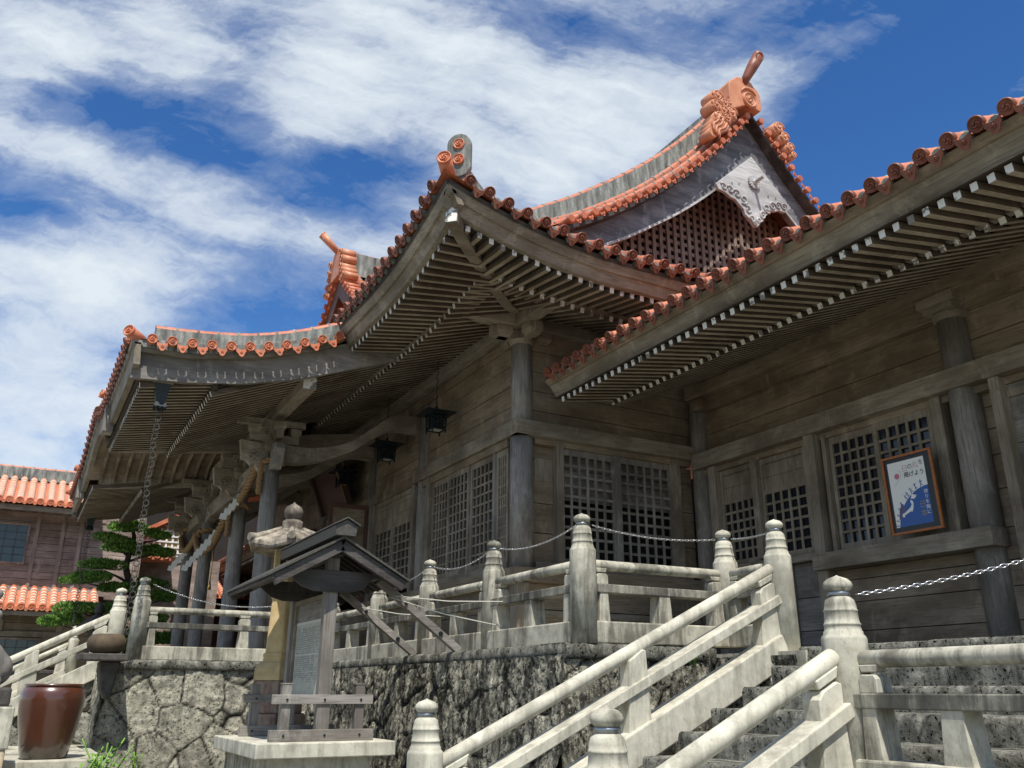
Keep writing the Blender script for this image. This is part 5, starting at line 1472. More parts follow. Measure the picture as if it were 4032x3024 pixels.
for mir in (0, 1):
    sm_ = MB(); X = lambda x: (2 * XR - 0.12 - x) if mir else x
    if mir:
        for x, z, r_ in ((11.72, 13.50, 0.16), (11.58, 13.30, 0.15), (11.44, 13.08, 0.13), (11.36, 12.9, 0.09)): scroll(sm_, X(x), z, r_)
        sm_.build('flower_scrolls', 'ornament_clay', orn); continue
    for x, z, r_ in ((11.38, 13.68, 0.16), (11.58, 13.56, 0.14), (11.33, 13.44, 0.15), (11.52, 13.36, 0.14), (11.40, 13.14, 0.17), (11.76, 13.38, 0.17), (11.72, 13.60, 0.12), (11.62, 13.18, 0.13)):
        scroll(sm_, X(x), z, r_)
    wavelocks(sm_, X(11.50), 13.10, X(11.22), 12.72, 6, s=-1 if not mir else 1)
    for x, z, r_ in ((11.22, 12.74, 0.12), (11.32, 12.98, 0.15)): sm_.cyl((X(x), 11.56, z), (X(x), 11.92, z), r_, r_, 16)
    sm_.beam((X(11.28), 11.58, 12.86), (X(11.66), 11.58, 13.12), 0.02, 0.34); sm_.cyl((X(11.40), 11.58, 13.0), (X(11.40), 11.92, 13.0), 0.19, 0.19, 16); sm_.cyl((X(11.28), 11.58, 12.86), (X(11.28), 11.92, 12.86), 0.14, 0.14, 16); sm_.cyl((X(11.58), 11.58, 13.4), (X(11.58), 11.92, 13.4), 0.24, 0.24, 16)
    sm_.build('flower_scrolls', 'ornament_clay', orn)

# ------------------------------------------------------------------ dormer gable over the porch (faces away from the viewer's left)
DX = 6.25; DA = 12.55
def dz_(y): t = abs(y - YC); return DA - 0.98 * t + 0.040 * t * t
cov = MB(); pn = MB(); pts = [YC - 5.0 + i * 10.0 / 40 for i in range(41)]
pn.grid([[V((DX, y, dz_(y) - 0.05)), V((12.2, y, dz_(y) - 0.05))] for y in pts]); pn.build('dormer_deck', 'tile', hall)
x = DX + 0.55
while x < 9.6:
    cover(cov, [V((x, YC - 0.15 - 4.6 * i / 10, dz_(YC - 0.15 - 4.6 * i / 10))) for i in range(11)], 0.085, joint=0.33); x += 0.30
cov.build('cover_tiles', ['tile', 'plaster'], hall)
ridge([(x, YC, DA - 0.02) for x in [DX + 0.1 + i * 0.6 for i in range(11)]], 0.62, 0.32)
for off in (0.85,):
    ridge([(DX + off, YC - 0.25 - 4.3 * i / 12, dz_(YC - 0.25 - 4.3 * i / 12)) for i in range(13)], 0.16, 0.2, cap='tile')
b = MB()
for sg in (-1, 1):
    y = YC + sg * 0.18
    while abs(y - YC) < 4.7:
        p = V((DX, y, dz_(y) + 0.02)); b.stamp(DISC, frame_mtx(p - V((0.03, 0, 0)), (-1, 0, 0), (0, 0, 1))); b.cyl(p, p + V((0.42, 0, 0)), 0.078, 0.078, 12)
        y += sg * 0.215
b.build('verge_tile_ends', 'tile', hall)
b = MB()
for sg in (-1, 1):
    yy = [YC + sg * 4.8 * i / 14 for i in range(15)]
    b.band([(DX + 0.1, y, dz_(y) - 0.75 + 0.05 * abs(y - YC)) for y in yy], [(DX + 0.1, y, dz_(y) - 0.08) for y in yy], (0.1, 0, 0))
b.build('dormer_bargeboard', 'red_brown', hall)
b = MB(); b.extr([(DX + 1.0, YC - 4.2, 8.9), (DX + 1.0, YC, 12.4), (DX + 1.0, YC + 4.2, 8.9)], (0.05, 0, 0)); b.build('dormer_wall', 'red_lattice', hall)
b = MB()
b.extr([(DX - 0.05, YC + a, DA + 0.15 + c) for a, c in ((-0.36, -0.4), (-0.40, 0.2), (-0.27, 0.42), (0, 0.52), (0.27, 0.42), (0.40, 0.2), (0.36, -0.4))], (0.28, 0, 0))
do = b.build('ridge_ornament', 'ornament_clay', hall, 0.02)
for sg in (-1, 1):
    b = MB()
    for dy, dz, r_ in ((0.46, 0.15, 0.12), (0.55, -0.08, 0.12), (0.50, -0.30, 0.13), (0.66, -0.48, 0.11), (0.80, -0.66, 0.10), (0.64, -0.72, 0.11)):
        b.cyl((DX - 0.06, YC + sg * dy, DA + 0.2 + dz), (DX + 0.34, YC + sg * dy, DA + 0.2 + dz), r_, r_, 14)
        b.tube([(DX - 0.08, YC + sg * dy + r_ * (0.9 - 0.05 * i) * math.cos(0.55 * i), DA + 0.2 + dz + r_ * (0.9 - 0.05 * i) * math.sin(0.55 * i)) for i in range(13)], 0.02, 5)
    b.build('flower_scrolls', 'ornament_clay', do)
b = MB(); b.tube([(DX + 0.05, YC, DA + 0.52), (DX - 0.25, YC, DA + 0.78), (DX - 0.48, YC, DA + 0.98)], [0.08, 0.10, 0.115], 16)
b.stamp(make_disc(0.115, 0.04), frame_mtx((DX - 0.51, YC, DA + 1.0), (-1, 0, 0.6), (0, 0, 1))); b.build('horn_tile', 'ornament_clay', do)
# ------------------------------------------------------------------ side wing
wing = thing('side_wing', 'lower timber wing projecting towards the viewer on the right, with long rows of white-tipped rafters', 'shrine wing', (10.7, 6, TZ))
WX, WY1, WY0 = 7.17, 11.95, 0.6
def wz(d): return 6.65 + 0.40 * d + 0.022 * d * d
rws = MB(); items = []
y = WY1 - 0.2
while y > WY0:
    cover(rws, [V((WX + d, y, wz(d))) for d in (0, 0.5, 1.0, 1.6, 2.4, 3.3, 4.3, 5.4)], 0.078); items.append(V((WX, y, wz(0)))); y -= 0.30
rws.build('cover_tiles', ['tile_bright', 'plaster'], wing)
mb = MB(); eave_ends(mb, run_items(items[::-1]), (-1, 0, 0)); mb.build('eave_tile_ends', ['tile_glazed', 'plaster'], wing)
mb = MB(); mb.grid([[V((WX + 0.02 + d, y, wz(d) - 0.05)) for d in (0, 1, 2, 3, 4, 5.4)] for y in [WY1, 9, 6, 3, WY0]])
mb.grid([[V((2 * (WX + 5.4) - (WX + d), y, wz(d) - 0.05)) for d in (0, 1, 2, 3, 4, 5.4)] for y in [WY1, 9, 6, 3, WY0]]); mb.build('roof_deck', 'tile', wing)
ridge([(WX + 5.4, y, wz(5.4)) for y in [WY0 + i * 1.1 for i in range(11)]], 0.4, 0.3, parent=wing)
yy = [WY0 + i * (WY1 - WY0) / 8 for i in range(9)]
mb = MB(); mb.band([(WX + 0.30, y, 6.32) for y in yy], [(WX + 0.15, y, 6.53) for y in yy], (0.1, 0, 0)); mb.build('fascia', 'wood_y', wing)
mb = MB(); mb.band([(WX + 0.14, y, 6.50) for y in yy], [(WX + 0.06, y, 6.575) for y in yy], (0.14, 0, 0)); mb.build('fascia_trim', 'plank_y', wing)
wo_, wi_ = MB(), MB(); y = WY1 - 0.22
while y > WY0:
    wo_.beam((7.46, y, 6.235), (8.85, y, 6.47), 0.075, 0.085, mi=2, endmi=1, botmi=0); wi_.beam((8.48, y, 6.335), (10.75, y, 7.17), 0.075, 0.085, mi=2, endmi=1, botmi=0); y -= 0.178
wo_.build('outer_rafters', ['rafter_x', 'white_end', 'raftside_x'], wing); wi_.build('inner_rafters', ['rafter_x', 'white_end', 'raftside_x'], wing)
mb = MB()
mb.add([(7.40, WY0, 6.285), (8.9, WY0, 6.54), (8.9, WY1, 6.54), (7.40, WY1, 6.285)], [(0, 1, 2, 3)])
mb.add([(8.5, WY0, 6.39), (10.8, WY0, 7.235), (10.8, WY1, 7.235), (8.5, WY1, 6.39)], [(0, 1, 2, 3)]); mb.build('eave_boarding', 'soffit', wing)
mb = MB(); mb.beam((8.54, WY0, 6.425), (8.54, WY1, 6.425), 0.09, 0.075); mb.build('eave_purlin', 'wood_y', wing)
mb = MB(); mb.beam((10.62, WY0, 6.97), (10.62, 12.2, 6.97), 0.26, 0.30); mb.build('eaves_beam', 'plank_y', wing, 0.01)
XW = 10.62
nageshi('tie_beam', (XW + 0.075, WY0), (XW + 0.075, 12.20), 5.48, 5.765, 0.28, wing, 'wood_y')
nageshi('door_head', (XW + 0.21, WY0), (XW + 0.21, 12.1), 5.38, 5.48, 0.2, wing, 'plank_y')
planks('wall_boards', (XW + 0.25, WY0), (XW + 0.25, 12.4), [5.76, 6.16, 6.58, 6.83], wing, 'plank_y')
planks('wall_boards', (XW + 0.16, WY0), (XW + 0.16, 12.2), [6.585, 6.84], wing, 'plank_y')
column(XW + 0.23, 12.22, TZ, 7.2, 0.20, wing); column(XW + 0.18, 6.84, TZ, 6.55, 0.205, wing)
# capital on the right column
mb = MB(); mb.lathe((XW + 0.18, 6.84, 6.50), [(0.20, 0), (0.235, 0.03), (0.24, 0.08), (0.25, 0.10)], 24)
mb.box(XW - 0.12, XW + 0.3, 6.62, 7.06, 6.60, 6.78); mb.box(XW - 0.16, XW + 0.3, 6.56, 7.12, 6.70, 6.84)
mb.build('capital', 'wood_y', wing, 0.012)
for bb in ((XW - 0.06, XW + 0.2, 11.86, 12.14, 6.60, 6.80), (XW - 0.12, XW, 5.9, 5.96, 6.70, 6.84)): mb = MB(); mb.box(*bb); mb.build('bracket_block', 'plank_y', wing, 0.006)
def post(y0, y1, z0, z1, x0=XW + 0.02, x1=XW + 0.25, mat='wood_z'):
    mb = MB(); mb.box(x0, x1, y0, y1, z0, z1); mb.build('wall_post', mat, wing, 0.006)
post(11.72, 11.90, TZ, 5.48, XW + 0.05); post(9.34, 9.54, TZ, 5.482, XW - 0.02); post(10.72, 10.86, 3.7, 5.40, XW + 0.08); post(9.20, 9.27, 3.57, 5.42, XW + 0.08)
post(7.14, 7.30, 3.57, 5.48, XW + 0.06); post(6.24, 6.38, TZ, 5.48, XW + 0.0); post(9.66, 9.70, 3.7, 5.4, XW + 0.12)
planks('wall_boards', (XW + 0.30, 6.4), (XW + 0.30, 7.2), [TZ, 2.9, 3.6, 4.1, 4.55, 4.9, 5.2, 5.48], wing, 'plank_y')
planks('wall_boards', (XW + 0.32, 11.8), (XW + 0.32, 12.3), [TZ, 2.9, 3.6, 4.1, 4.7, 5.1, 5.48], wing, 'plank_y')
for bb in ((7.06, 7.14, 3.70, 4.05), (7.05, 7.13, 4.45, 4.66)): mb = MB(); mb.box(XW + 0.262, XW + 0.27, *bb); mb.build('bleached_patch', 'pale_board', wing)
# left window pair: boarded above, lattice below
for a, b in ((10.86, 11.72), (9.72, 10.72)):
    lattice_door((XW + 0.20, a), (0, 1, 0), b - a, 3.66, 5.40, 5, 6, wing, ny, solid=0.53, stile=0.05, bar=0.042, bot=0.10)
nageshi('window_sill', (XW + 0.16, 9.54), (XW + 0.16, 11.72), 3.54, 3.66, 0.2, wing, 'wood_y')
planks('lower_boards', (XW + 0.24, 9.5), (XW + 0.24, 11.75), [TZ, 2.5, 3.0, 3.54], wing, 'slate_y')
mb = MB(); mb.box(XW + 0.12, XW + 0.2, 10.2, 10.26, TZ, 3.54); mb.build('panel_batten', 'wood_z', wing)
# right doors, full lattice
lattice_door((XW + 0.17, 8.30), (0, 1, 0), 0.88, 3.60, 5.38, 5, 9, wing, ny, stile=0.06, bar=0.040, bot=0.12)
lattice_door((XW + 0.14, 7.34), (0, 1, 0), 0.98, 3.60, 5.38, 5, 9, wing, ny, stile=0.07, bar=0.040, bot=0.12)
nageshi('waist_beam', (XW + 0.02, 6.60), (XW + 0.02, 9.50), 3.34, 3.585, 0.34, wing, 'wood_y')
planks('lower_boards', (XW + 0.20, 6.4), (XW + 0.20, 9.45), [TZ, 2.45, 2.86, 3.18, 3.34], wing, 'plank_y')
planks('lower_boards', (XW + 0.20, WY0), (XW + 0.20, 6.3), [TZ, 2.7, 3.3, 3.9, 4.6, 5.48], wing, 'slate_y')
mb = MB(); mb.box(XW + 0.12, XW + 0.25, 5.2, 6.24, 5.2, 5.3); mb.box(XW + 0.1, XW + 0.25, 5.1, 5.2, TZ, 5.48); mb.build('door_frame', 'wood_z', wing, 0.006)
mb = MB(); mb.box(XW + 0.42, XW + 0.48, WY0, 12.3, TZ, 6.9); mb.build('inner_wall', 'interior_dark', wing)
mb = MB(); mb.box(XW + 0.48, 14.5, WY0, WY0 + 0.1, TZ, 7.2); mb.box(14.4, 14.5, WY0, 12.3, TZ, 7.2); mb.build('outer_wall', 'plank_y', wing)

# ------------------------------------------------------------------ poster
ps = thing('framed_poster', 'framed poster with blue globe and pink sun, leaning on the lattice door', 'poster', (10.55, 7.6, 3.66))
# local frame: u along the wall towards the viewer's right (-Y), w up
pc = V((10.50, 8.03, 3.65)); U = V((0.0, -1, 0.0)); Wv = V((-0.03, 0.0, 1)).normalized(); Nn = V((-1, 0, -0.03)).normalized(); PW, PH = 0.80, 1.09
def pp(u, w, n=0.0): return pc + U * u + Wv * w + Nn * n
mb = MB(); q = 0.035
for (a, b, c, d_) in ((0, PW, 0, q), (0, PW, PH - q, PH), (0, q, q, PH - q), (PW - q, PW, q, PH - q)):
    mb.extr([pp(a, c), pp(b, c), pp(b, d_), pp(a, d_)], Nn * 0.035)
mb.build('frame', 'frame_wood', ps, 0.004)
def sheet(name, mat, pts, n):
    mb = MB(); mb.extr([pp(a, b, n) for a, b in pts], Nn * 0.0006); return mb.build(name, mat, ps)
sheet('mount', 'poster_black', [(q, q), (PW - q, q), (PW - q, PH - q), (q, PH - q)], 0.012)
S0, S1, H0, H1 = 0.085, 0.665, 0.10, 1.0
sheet('sheet', 'poster_white', [(S0, H0), (S1, H0), (S1, H1), (S0, H1)], 0.014)
gc = (0.70, 0.03); gr = 0.565
arc = [(gc[0] + gr * math.cos(a), gc[1] + gr * math.sin(a) * 1.02) for a in [math.pi * (0.52 + 0.46 * i / 30) for i in range(31)]]
arc = [(max(S0, min(S1, a)), max(H0, b)) for a, b in arc]
sheet('globe', 'poster_blue', [(S1, H0), (S1, arc[0][1])] + arc + [(arc[-1][0], H0)], 0.0155)
sheet('globe_shade', 'poster_violet', [(0.15, 0.20), (0.17, 0.32), (0.22, 0.42), (0.27, 0.36), (0.28, 0.28), (0.22, 0.22)], 0.0166)
jp = [(0.205, 0.235), (0.235, 0.225), (0.25, 0.255), (0.29, 0.27), (0.345, 0.29), (0.375, 0.285), (0.395, 0.33), (0.405, 0.39), (0.40, 0.425), (0.375, 0.445), (0.360, 0.425), (0.375, 0.38), (0.35, 0.345), (0.30, 0.315), (0.25, 0.285), (0.21, 0.275)]
hk = [(0.365, 0.455), (0.385, 0.475), (0.40, 0.525), (0.45, 0.50), (0.475, 0.50), (0.45, 0.465), (0.42, 0.45), (0.39, 0.462)]
sheet('island_map', 'poster_white', jp, 0.0168); sheet('island_map', 'poster_white', hk, 0.0168)
sheet('sun_disc', 'poster_pink', [(0.215 + 0.040 * math.cos(a), 0.80 + 0.040 * math.sin(a)) for a in [2 * math.pi * i / 28 for i in range(28)]], 0.0162)
mb = MB()
mb.tube([pp(0.275, 0.88, 0.0165), pp(0.28, 0.78, 0.0165), pp(0.24, 0.755, 0.0165), pp(0.17, 0.68, 0.0165)], 0.0018, 4); mb.build('flag_line', 'ink_soft', ps)
def figure(u, w, s, lean, k):
    mb = MB(); rr = random.Random(k)
    c, s_ = math.cos(lean), math.sin(lean)
    def L(a, b): return pp(u + (a * c - b * s_) * s, w + (a * s_ + b * c) * s, 0.0165)
    lg = rr.uniform(0.15, 0.35)
    mb.tube([L(-lg, 0), L(-0.05, 0.4), L(0, 0.8), L(0.02, 1.0)], 0.0045 * s / 0.06, 5); mb.tube([L(lg, 0.05), L(0.05, 0.4)], 0.004 * s / 0.06, 5)
    mb.tube([L(-0.35, rr.uniform(0.5, 1.0)), L(0, 0.75), L(0.4, rr.uniform(0.6, 1.3))], 0.003 * s / 0.06, 5); mb.ball(L(0.03, 1.12), 0.004, 0.008 * s / 0.06, 0.008 * s / 0.06, 8, 6)
    mb.build('running_figure', 'poster_blue', ps)
for k, a in enumerate((0.57, 0.62, 0.665, 0.705, 0.73, 0.79, 0.83, 0.875, 0.915, 0.95, 0.985)):
    an = math.pi * a; s_ = lerp(0.075, 0.035, k / 10)
    figure(gc[0] + (gr + 0.006) * math.cos(an), gc[1] + (gr + 0.006) * math.sin(an) * 1.02, s_, an - math.pi / 2, k)
def text_part(txt, u, w, size, mat, parent, pf, vertical=False, name='lettering', thick=0.0):
    """glyphs turned into flat mesh lettering that lies on the sheet"""
    mbs = MB()
    for i, ch in enumerate(txt):
        cu = bpy.data.curves.new('t', 'FONT'); cu.body = ch; cu.size = 1.0; cu.resolution_u = 3; cu.offset = thick
        ob = bpy.data.objects.new('t', cu); COL.objects.link(ob)
        bpy.context.view_layer.update()
        dg = bpy.context.evaluated_depsgraph_get(); me = bpy.data.meshes.new_from_object(ob.evaluated_get(dg))
        a0, b0 = (u, w - size * 1.12 * i) if vertical else (u + size * 1.0 * i, w)
        mbs.add([pf(a0 + v.co.x * size, b0 + v.co.y * size) for v in me.vertices], [tuple(p.vertices) for p in me.polygons])
        bpy.data.objects.remove(ob, do_unlink=True); bpy.data.curves.remove(cu); bpy.data.meshes.remove(me)
    return mbs.build(name, mat, parent)
pt = lambda a, b: pp(a, b, 0.0172)
text_part('日', 0.30, 0.85, 0.105, 'poster_rose', ps, pt); text_part('の', 0.395, 0.87, 0.085, 'ink', ps, pt); text_part('丸', 0.47, 0.87, 0.105, 'poster_rose', ps, pt); text_part('を', 0.575, 0.895, 0.085, 'ink', ps, pt)
text_part('掲げよう', 0.325, 0.765, 0.082, 'ink', ps, pt, thick=0.012)
text_part('誇りを胸に', 0.592, 0.50, 0.062, 'poster_white', ps, pt, True)
text_part('日本', 0.495, 0.32, 0.105, 'poster_gold', ps, pt, True)
# ------------------------------------------------------------------ notice board
sg_ = thing('notice_board', 'roofed wooden notice board of grey timber with faded paper behind glass on a stone plinth', 'notice board', (3.06, 10.4, 1.1))
mb = MB(); mb.box(2.30, 3.78, 9.36, 11.38, 0.955, 1.10); pl_ = mb.build('plinth_slab', 'cast_stone_pale', sg_, 0.012)
mb = MB(); mb.box(2.42, 3.56, 9.50, 11.25, 0.0, 0.955); mb.build('plinth_base', 'cast_stone', sg_, 0.01)
SXp = 3.055
SZt = 2.96
for y in (9.71, 11.04):
    mb = MB(); mb.box(SXp - 0.07, SXp + 0.07, y - 0.055, y + 0.055, 1.10, 3.02); mb.build('main_post', 'slate_z', sg_, 0.006)
    for x in (2.65, 3.46):
        mb = MB(); mb.box(x - 0.05, x + 0.05, y - 0.05, y + 0.05, 1.10, 1.665); mb.box(x - 0.055, x + 0.055, y - 0.055, y + 0.055, 1.66, 1.675); mb.build('short_post', 'slate_z', sg_, 0.005)
    mb = MB(); mb.box(2.49, 3.60, y - 0.075, y - 0.052, 1.465, 1.56); mb.build('guard_rail', 'slate_x', sg_, 0.004)
    mb = MB(); mb.box(2.48, 3.60, y - 0.14, y - 0.056, 1.10, 1.215); mb.build('ground_beam', 'slate_x', sg_, 0.006)
    mb = MB()
    for x, z in ((2.65, 1.51), (SXp, 1.51), (3.46, 1.51), (2.62, 1.16), (SXp, 1.16), (3.44, 1.16)): mb = MB(); mb.cyl((x, y - (0.085 if z > 1.3 else 0.15), z), (x, y - 0.04, z), 0.012, 0.012, 8); mb.build('bolt', 'black_iron', sg_)
    mb = MB(); zz = 2.74
    mb.extr([(SXp - 0.50, y - 0.055, zz + 0.06), (SXp - 0.36, y - 0.055, zz - 0.06), (SXp - 0.2, y - 0.055, zz - 0.105), (SXp + 0.2, y - 0.055, zz - 0.105), (SXp + 0.36, y - 0.055, zz - 0.06), (SXp + 0.46, y - 0.055, zz + 0.06), (SXp + 0.46, y - 0.055, zz + 0.13), (SXp - 0.50, y - 0.055, zz + 0.13)], (0, -0.035, 0))
    mb.build('cross_beam', 'dark_x', sg_, 0.005)
    # diagonal brace down to the terrace edge
    mb = MB(); mb.beam((3.62, y, 2.80), (4.66, y, 2.05), 0.085, 0.085); mb.build('brace', 'slate_x', sg_, 0.005)
    for q_ in ((4.40, 2.235, 0.026), (3.95, 2.56, 0.02)): mb = MB(); mb.cyl((q_[0], y - 0.06, q_[1]), (q_[0], y, q_[1]), q_[2], q_[2], 10); mb.build('bolt', 'black_iron', sg_)
# roof
PZ, RS_L, RS_R = 3.22, 0.60, 0.60
Y0_, Y1_ = 9.33, 11.52
XL, XRr = 2.26, 3.86
zl, zr_ = 2.76, 2.78
mb = MB()
mb.extr([(SXp, Y0_, PZ), (XL, Y0_, zl), (XL, Y0_, zl - 0.022), (SXp, Y0_, PZ - 0.03), (XRr, Y0_, zr_ - 0.022), (XRr, Y0_, zr_)], (0, Y1_ - Y0_, 0)); mb.build('roof_sheet', 'old_copper', sg_)
for y in (Y0_ + 0.06, Y1_ - 0.08):
    mb = MB()
    for a, b in ((XL + 0.06, zl + 0.02), (XRr - 0.06, zr_ + 0.02)): mb.beam((SXp, y, PZ - 0.105), (a, y, b - 0.085), 0.05, 0.115)
    mb.build('bargeboard', 'dark_x', sg_, 0.004)
mb = MB(); n_ = 12
for i in range(n_):
    y = lerp(Y0_ + 0.16, Y1_ - 0.16, i / (n_ - 1))
    mb.beam((SXp, y, PZ - 0.06), (XL + 0.06, y, zl - 0.035), 0.035, 0.045); mb.beam((SXp, y, PZ - 0.06), (XRr - 0.06, y, zr_ - 0.035), 0.035, 0.045)
mb.build('rafters', 'dark_x', sg_)
mb = MB(); mb.beam((XL + 0.05, Y0_ + 0.02, zl - 0.02), (XL + 0.05, Y1_ - 0.02, zl - 0.02), 0.03, 0.07); mb.beam((SXp - 0.52, Y0_ + 0.2, 2.84), (SXp - 0.52, Y1_ - 0.15, 2.84), 0.09, 0.09); mb.beam((SXp + 0.5, Y0_ + 0.2, 2.84), (SXp + 0.5, Y1_ - 0.15, 2.84), 0.09, 0.09)
mb.beam((SXp, Y0_ + 0.1, 3.06), (SXp, Y1_ - 0.1, 3.06), 0.09, 0.10); mb.build('purlins', 'dark_y', sg_, 0.004)
mb = MB()
mb.extr([(SXp - 0.11, Y0_ - 0.05, PZ - 0.01), (SXp - 0.13, Y0_ - 0.05, PZ + 0.10), (SXp, Y0_ - 0.05, PZ + 0.17), (SXp + 0.13, Y0_ - 0.05, PZ + 0.10), (SXp + 0.11, Y0_ - 0.05, PZ - 0.01)], (0, Y1_ - Y0_ + 0.1, 0)); mb.build('ridge_box', 'old_copper', sg_, 0.004)
mb = MB(); mb.extr([(SXp - 0.15, Y0_ - 0.08, PZ + 0.10), (SXp, Y0_ - 0.08, PZ + 0.18), (SXp + 0.15, Y0_ - 0.08, PZ + 0.10), (SXp + 0.15, Y0_ - 0.08, PZ + 0.115), (SXp, Y0_ - 0.08, PZ + 0.197), (SXp - 0.15, Y0_ - 0.08, PZ + 0.115)], (0, Y1_ - Y0_ + 0.16, 0)); mb.build('ridge_cap', 'old_copper', sg_)
# display case between the posts, facing left
bd = MB(); bd.box(SXp + 0.0, SXp + 0.03, 9.78, 10.97, 1.52, 2.62); cs = bd.build('display_case', 'slate_y', sg_)
bd = MB(); fx = SXp - 0.035
for (a, b, c, d_) in ((9.77, 10.98, 2.58, 2.63), (9.77, 10.98, 1.50, 1.545), (9.77, 9.82, 1.545, 2.58), (10.93, 10.98, 1.545, 2.58)): bd.box(fx, SXp, a, b, c, d_)
bd.build('case_frame', 'wood_y', cs)
bd = MB(); bd.box(SXp - 0.006, SXp - 0.001, 9.83, 10.92, 1.55, 2.36); bd.build('paper', 'paper_aged', cs)
bd = MB(); bd.box(SXp - 0.008, SXp - 0.002, 9.83, 10.92, 2.34, 2.37); bd.box(SXp - 0.009, SXp - 0.006, 9.83, 10.92, 1.99, 2.0); bd.box(SXp - 0.009, SXp - 0.006, 9.95, 10.8, 1.80, 1.806); bd.build('paper_edge', 'paper', cs)
bd = MB(); rr = random.Random(3)
y = 9.88
while y < 10.88:
    z = 2.30
    big_ = y < 10.12
    while z > (1.62 + rr.random() * 0.15):
        h_ = (0.030 if big_ else 0.017); 
        if rr.random() > 0.12:
            for k in range(3): bd.box(SXp - 0.0075, SXp - 0.0062, y + rr.random() * 0.006, y + 0.014 + (0.012 if big_ else 0.004), z - h_ * (0.25 + 0.27 * k), z - h_ * (0.25 + 0.27 * k) + 0.0035)
            bd.box(SXp - 0.0075, SXp - 0.0062, y + 0.006, y + 0.009, z - h_ * 0.9, z)
        z -= h_ * 1.35
    y += 0.062 if big_ else 0.036
bd.build('lettering', 'ink_soft', cs)
# tie wires
for i, (a, b) in enumerate((((3.78, 9.71, 2.64), (4.82, 8.8, 2.55)), ((3.78, 9.71, 2.62), (4.82, 9.0, 2.30)), ((3.80, 11.04, 2.62), (4.82, 10.5, 2.5)))):
    mb = MB(); mb.tube([a, V(a).lerp(V(b), 0.5) - V((0, 0, 0.03)), b], 0.006, 5)
    o = mb.build('tie_rope', 'pale_cord'); tag(o, ['upper pale cord tying the notice board brace to the balustrade', 'lower pale cord from the same brace to the middle rail', 'pale cord at the far brace of the notice board'][i], 'rope')

# ------------------------------------------------------------------ stone lantern
LX, LY = 3.17, 12.0
sl_ = thing('stone_lantern', 'tall yellow sandstone lantern with mossy hexagonal cap and round finial', 'stone lantern', (LX, LY, 0))
def hexp(r, n=6, a0=15): return [(r * math.cos(R(a0 + 360 / n * i)), r * math.sin(R(a0 + 360 / n * i))) for i in range(n)]
def hexstack(prof, n=6, a0=15, cx=LX, cy=LY):
    mb = MB(); vs = []; fs = []
    for r_, z in prof:
        vs += [(cx + a, cy + b, z) for a, b in hexp(r_, n, a0)]
    for j in range(len(prof) - 1):
        for i in range(n): fs.append((j * n + i, j * n + (i + 1) % n, (j + 1) * n + (i + 1) % n, (j + 1) * n + i))
    fs += [tuple(range(n))[::-1], tuple(range(n * (len(prof) - 1), n * len(prof)))]
    return mb.add(vs, fs)
hexstack([(0.50, 0.0), (0.50, 1.10)], 4, 45).build('foot_block', 'lantern_base', sl_, 0.02)
hexstack([(0.43, 1.10), (0.42, 1.32)], 6).build('foot_block', 'lantern_base', sl_, 0.02)
hexstack([(0.37, 1.32), (0.36, 1.46), (0.38, 1.60), (0.37, 1.72)], 6).build('lotus_base', 'lantern_base', sl_, 0.03)
hexstack([(0.37, 1.72), (0.36, 1.86), (0.31, 1.93), (0.26, 1.96), (0.25, 2.02), (0.27, 2.02), (0.25, 2.06)], 6).build('lotus_base', 'lantern_stone', sl_, 0.012)
hexstack([(0.235, 2.05), (0.205, 2.75), (0.24, 2.80), (0.24, 2.84)], 6).build('shaft', 'lantern_stone', sl_, 0.02)
hexstack([(0.22, 2.84), (0.34, 2.96), (0.35, 3.04), (0.30, 3.06)], 6).build('platform', 'lantern_stone', sl_, 0.012)
fb = MB()
for i, (a, b) in enumerate(hexp(0.185)):
    fb.box(LX + a - 0.035, LX + a + 0.035, LY + b - 0.035, LY + b + 0.035, 3.05, 3.40)
fbx = hexstack([(0.14, 3.05), (0.14, 3.40)], 6).build('fire_box', 'interior_dark', sl_)
fb.build('fire_box_posts', 'lantern_stone', fbx)
rf = MB(); N = 6; vs = []; fs = []
prof = [(0.22, 3.40, 0), (0.60, 3.36, 1), (0.62, 3.40, 1), (0.61, 3.46, 1), (0.36, 3.58, 0.35), (0.15, 3.70, 0.0)]
for r_, z, k in prof:
    for i in range(N * 2):
        a = R(15 + 180 / N * i); q = r_ if i % 2 == 0 else r_ * math.cos(R(180 / N)) * (1 - 0.02 * k); dz = 0.055 * k if i % 2 == 0 else 0.0
        vs.append((LX + q * math.cos(a), LY + q * math.sin(a), z + dz))
n2 = 2 * N
for j in range(len(prof) - 1):
    for i in range(n2): fs.append((j * n2 + i, j * n2 + (i + 1) % n2, (j + 1) * n2 + (i + 1) % n2, (j + 1) * n2 + i))
fs += [tuple(range(n2))[::-1], tuple(range(n2 * (len(prof) - 1), n2 * len(prof)))]
rf.add(vs, fs)
for i in range(N):
    a = R(15 + 60 * i); c_, s_ = math.cos(a), math.sin(a)
    rf.tube([(LX + 0.16 * c_, LY + 0.16 * s_, 3.69), (LX + 0.36 * c_, LY + 0.36 * s_, 3.60), (LX + 0.52 * c_, LY + 0.52 * s_, 3.535), (LX + 0.63 * c_, LY + 0.63 * s_, 3.525)], [0.035, 0.045, 0.055, 0.06], 8)
rf.build('cap_roof', 'lantern_top', sl_, 0.008)
hexstack([(0.155, 3.69), (0.16, 3.79), (0.10, 3.83)], 6).build('finial_base', 'lantern_top', sl_, 0.01)
mb = MB(); mb.lathe((LX, LY, 3.82), [(0.05, 0), (0.10, 0.03), (0.128, 0.09), (0.13, 0.13), (0.105, 0.185), (0.06, 0.215), (0.025, 0.235), (0.002, 0.262)], 24); mb.build('finial', 'lantern_top', sl_)

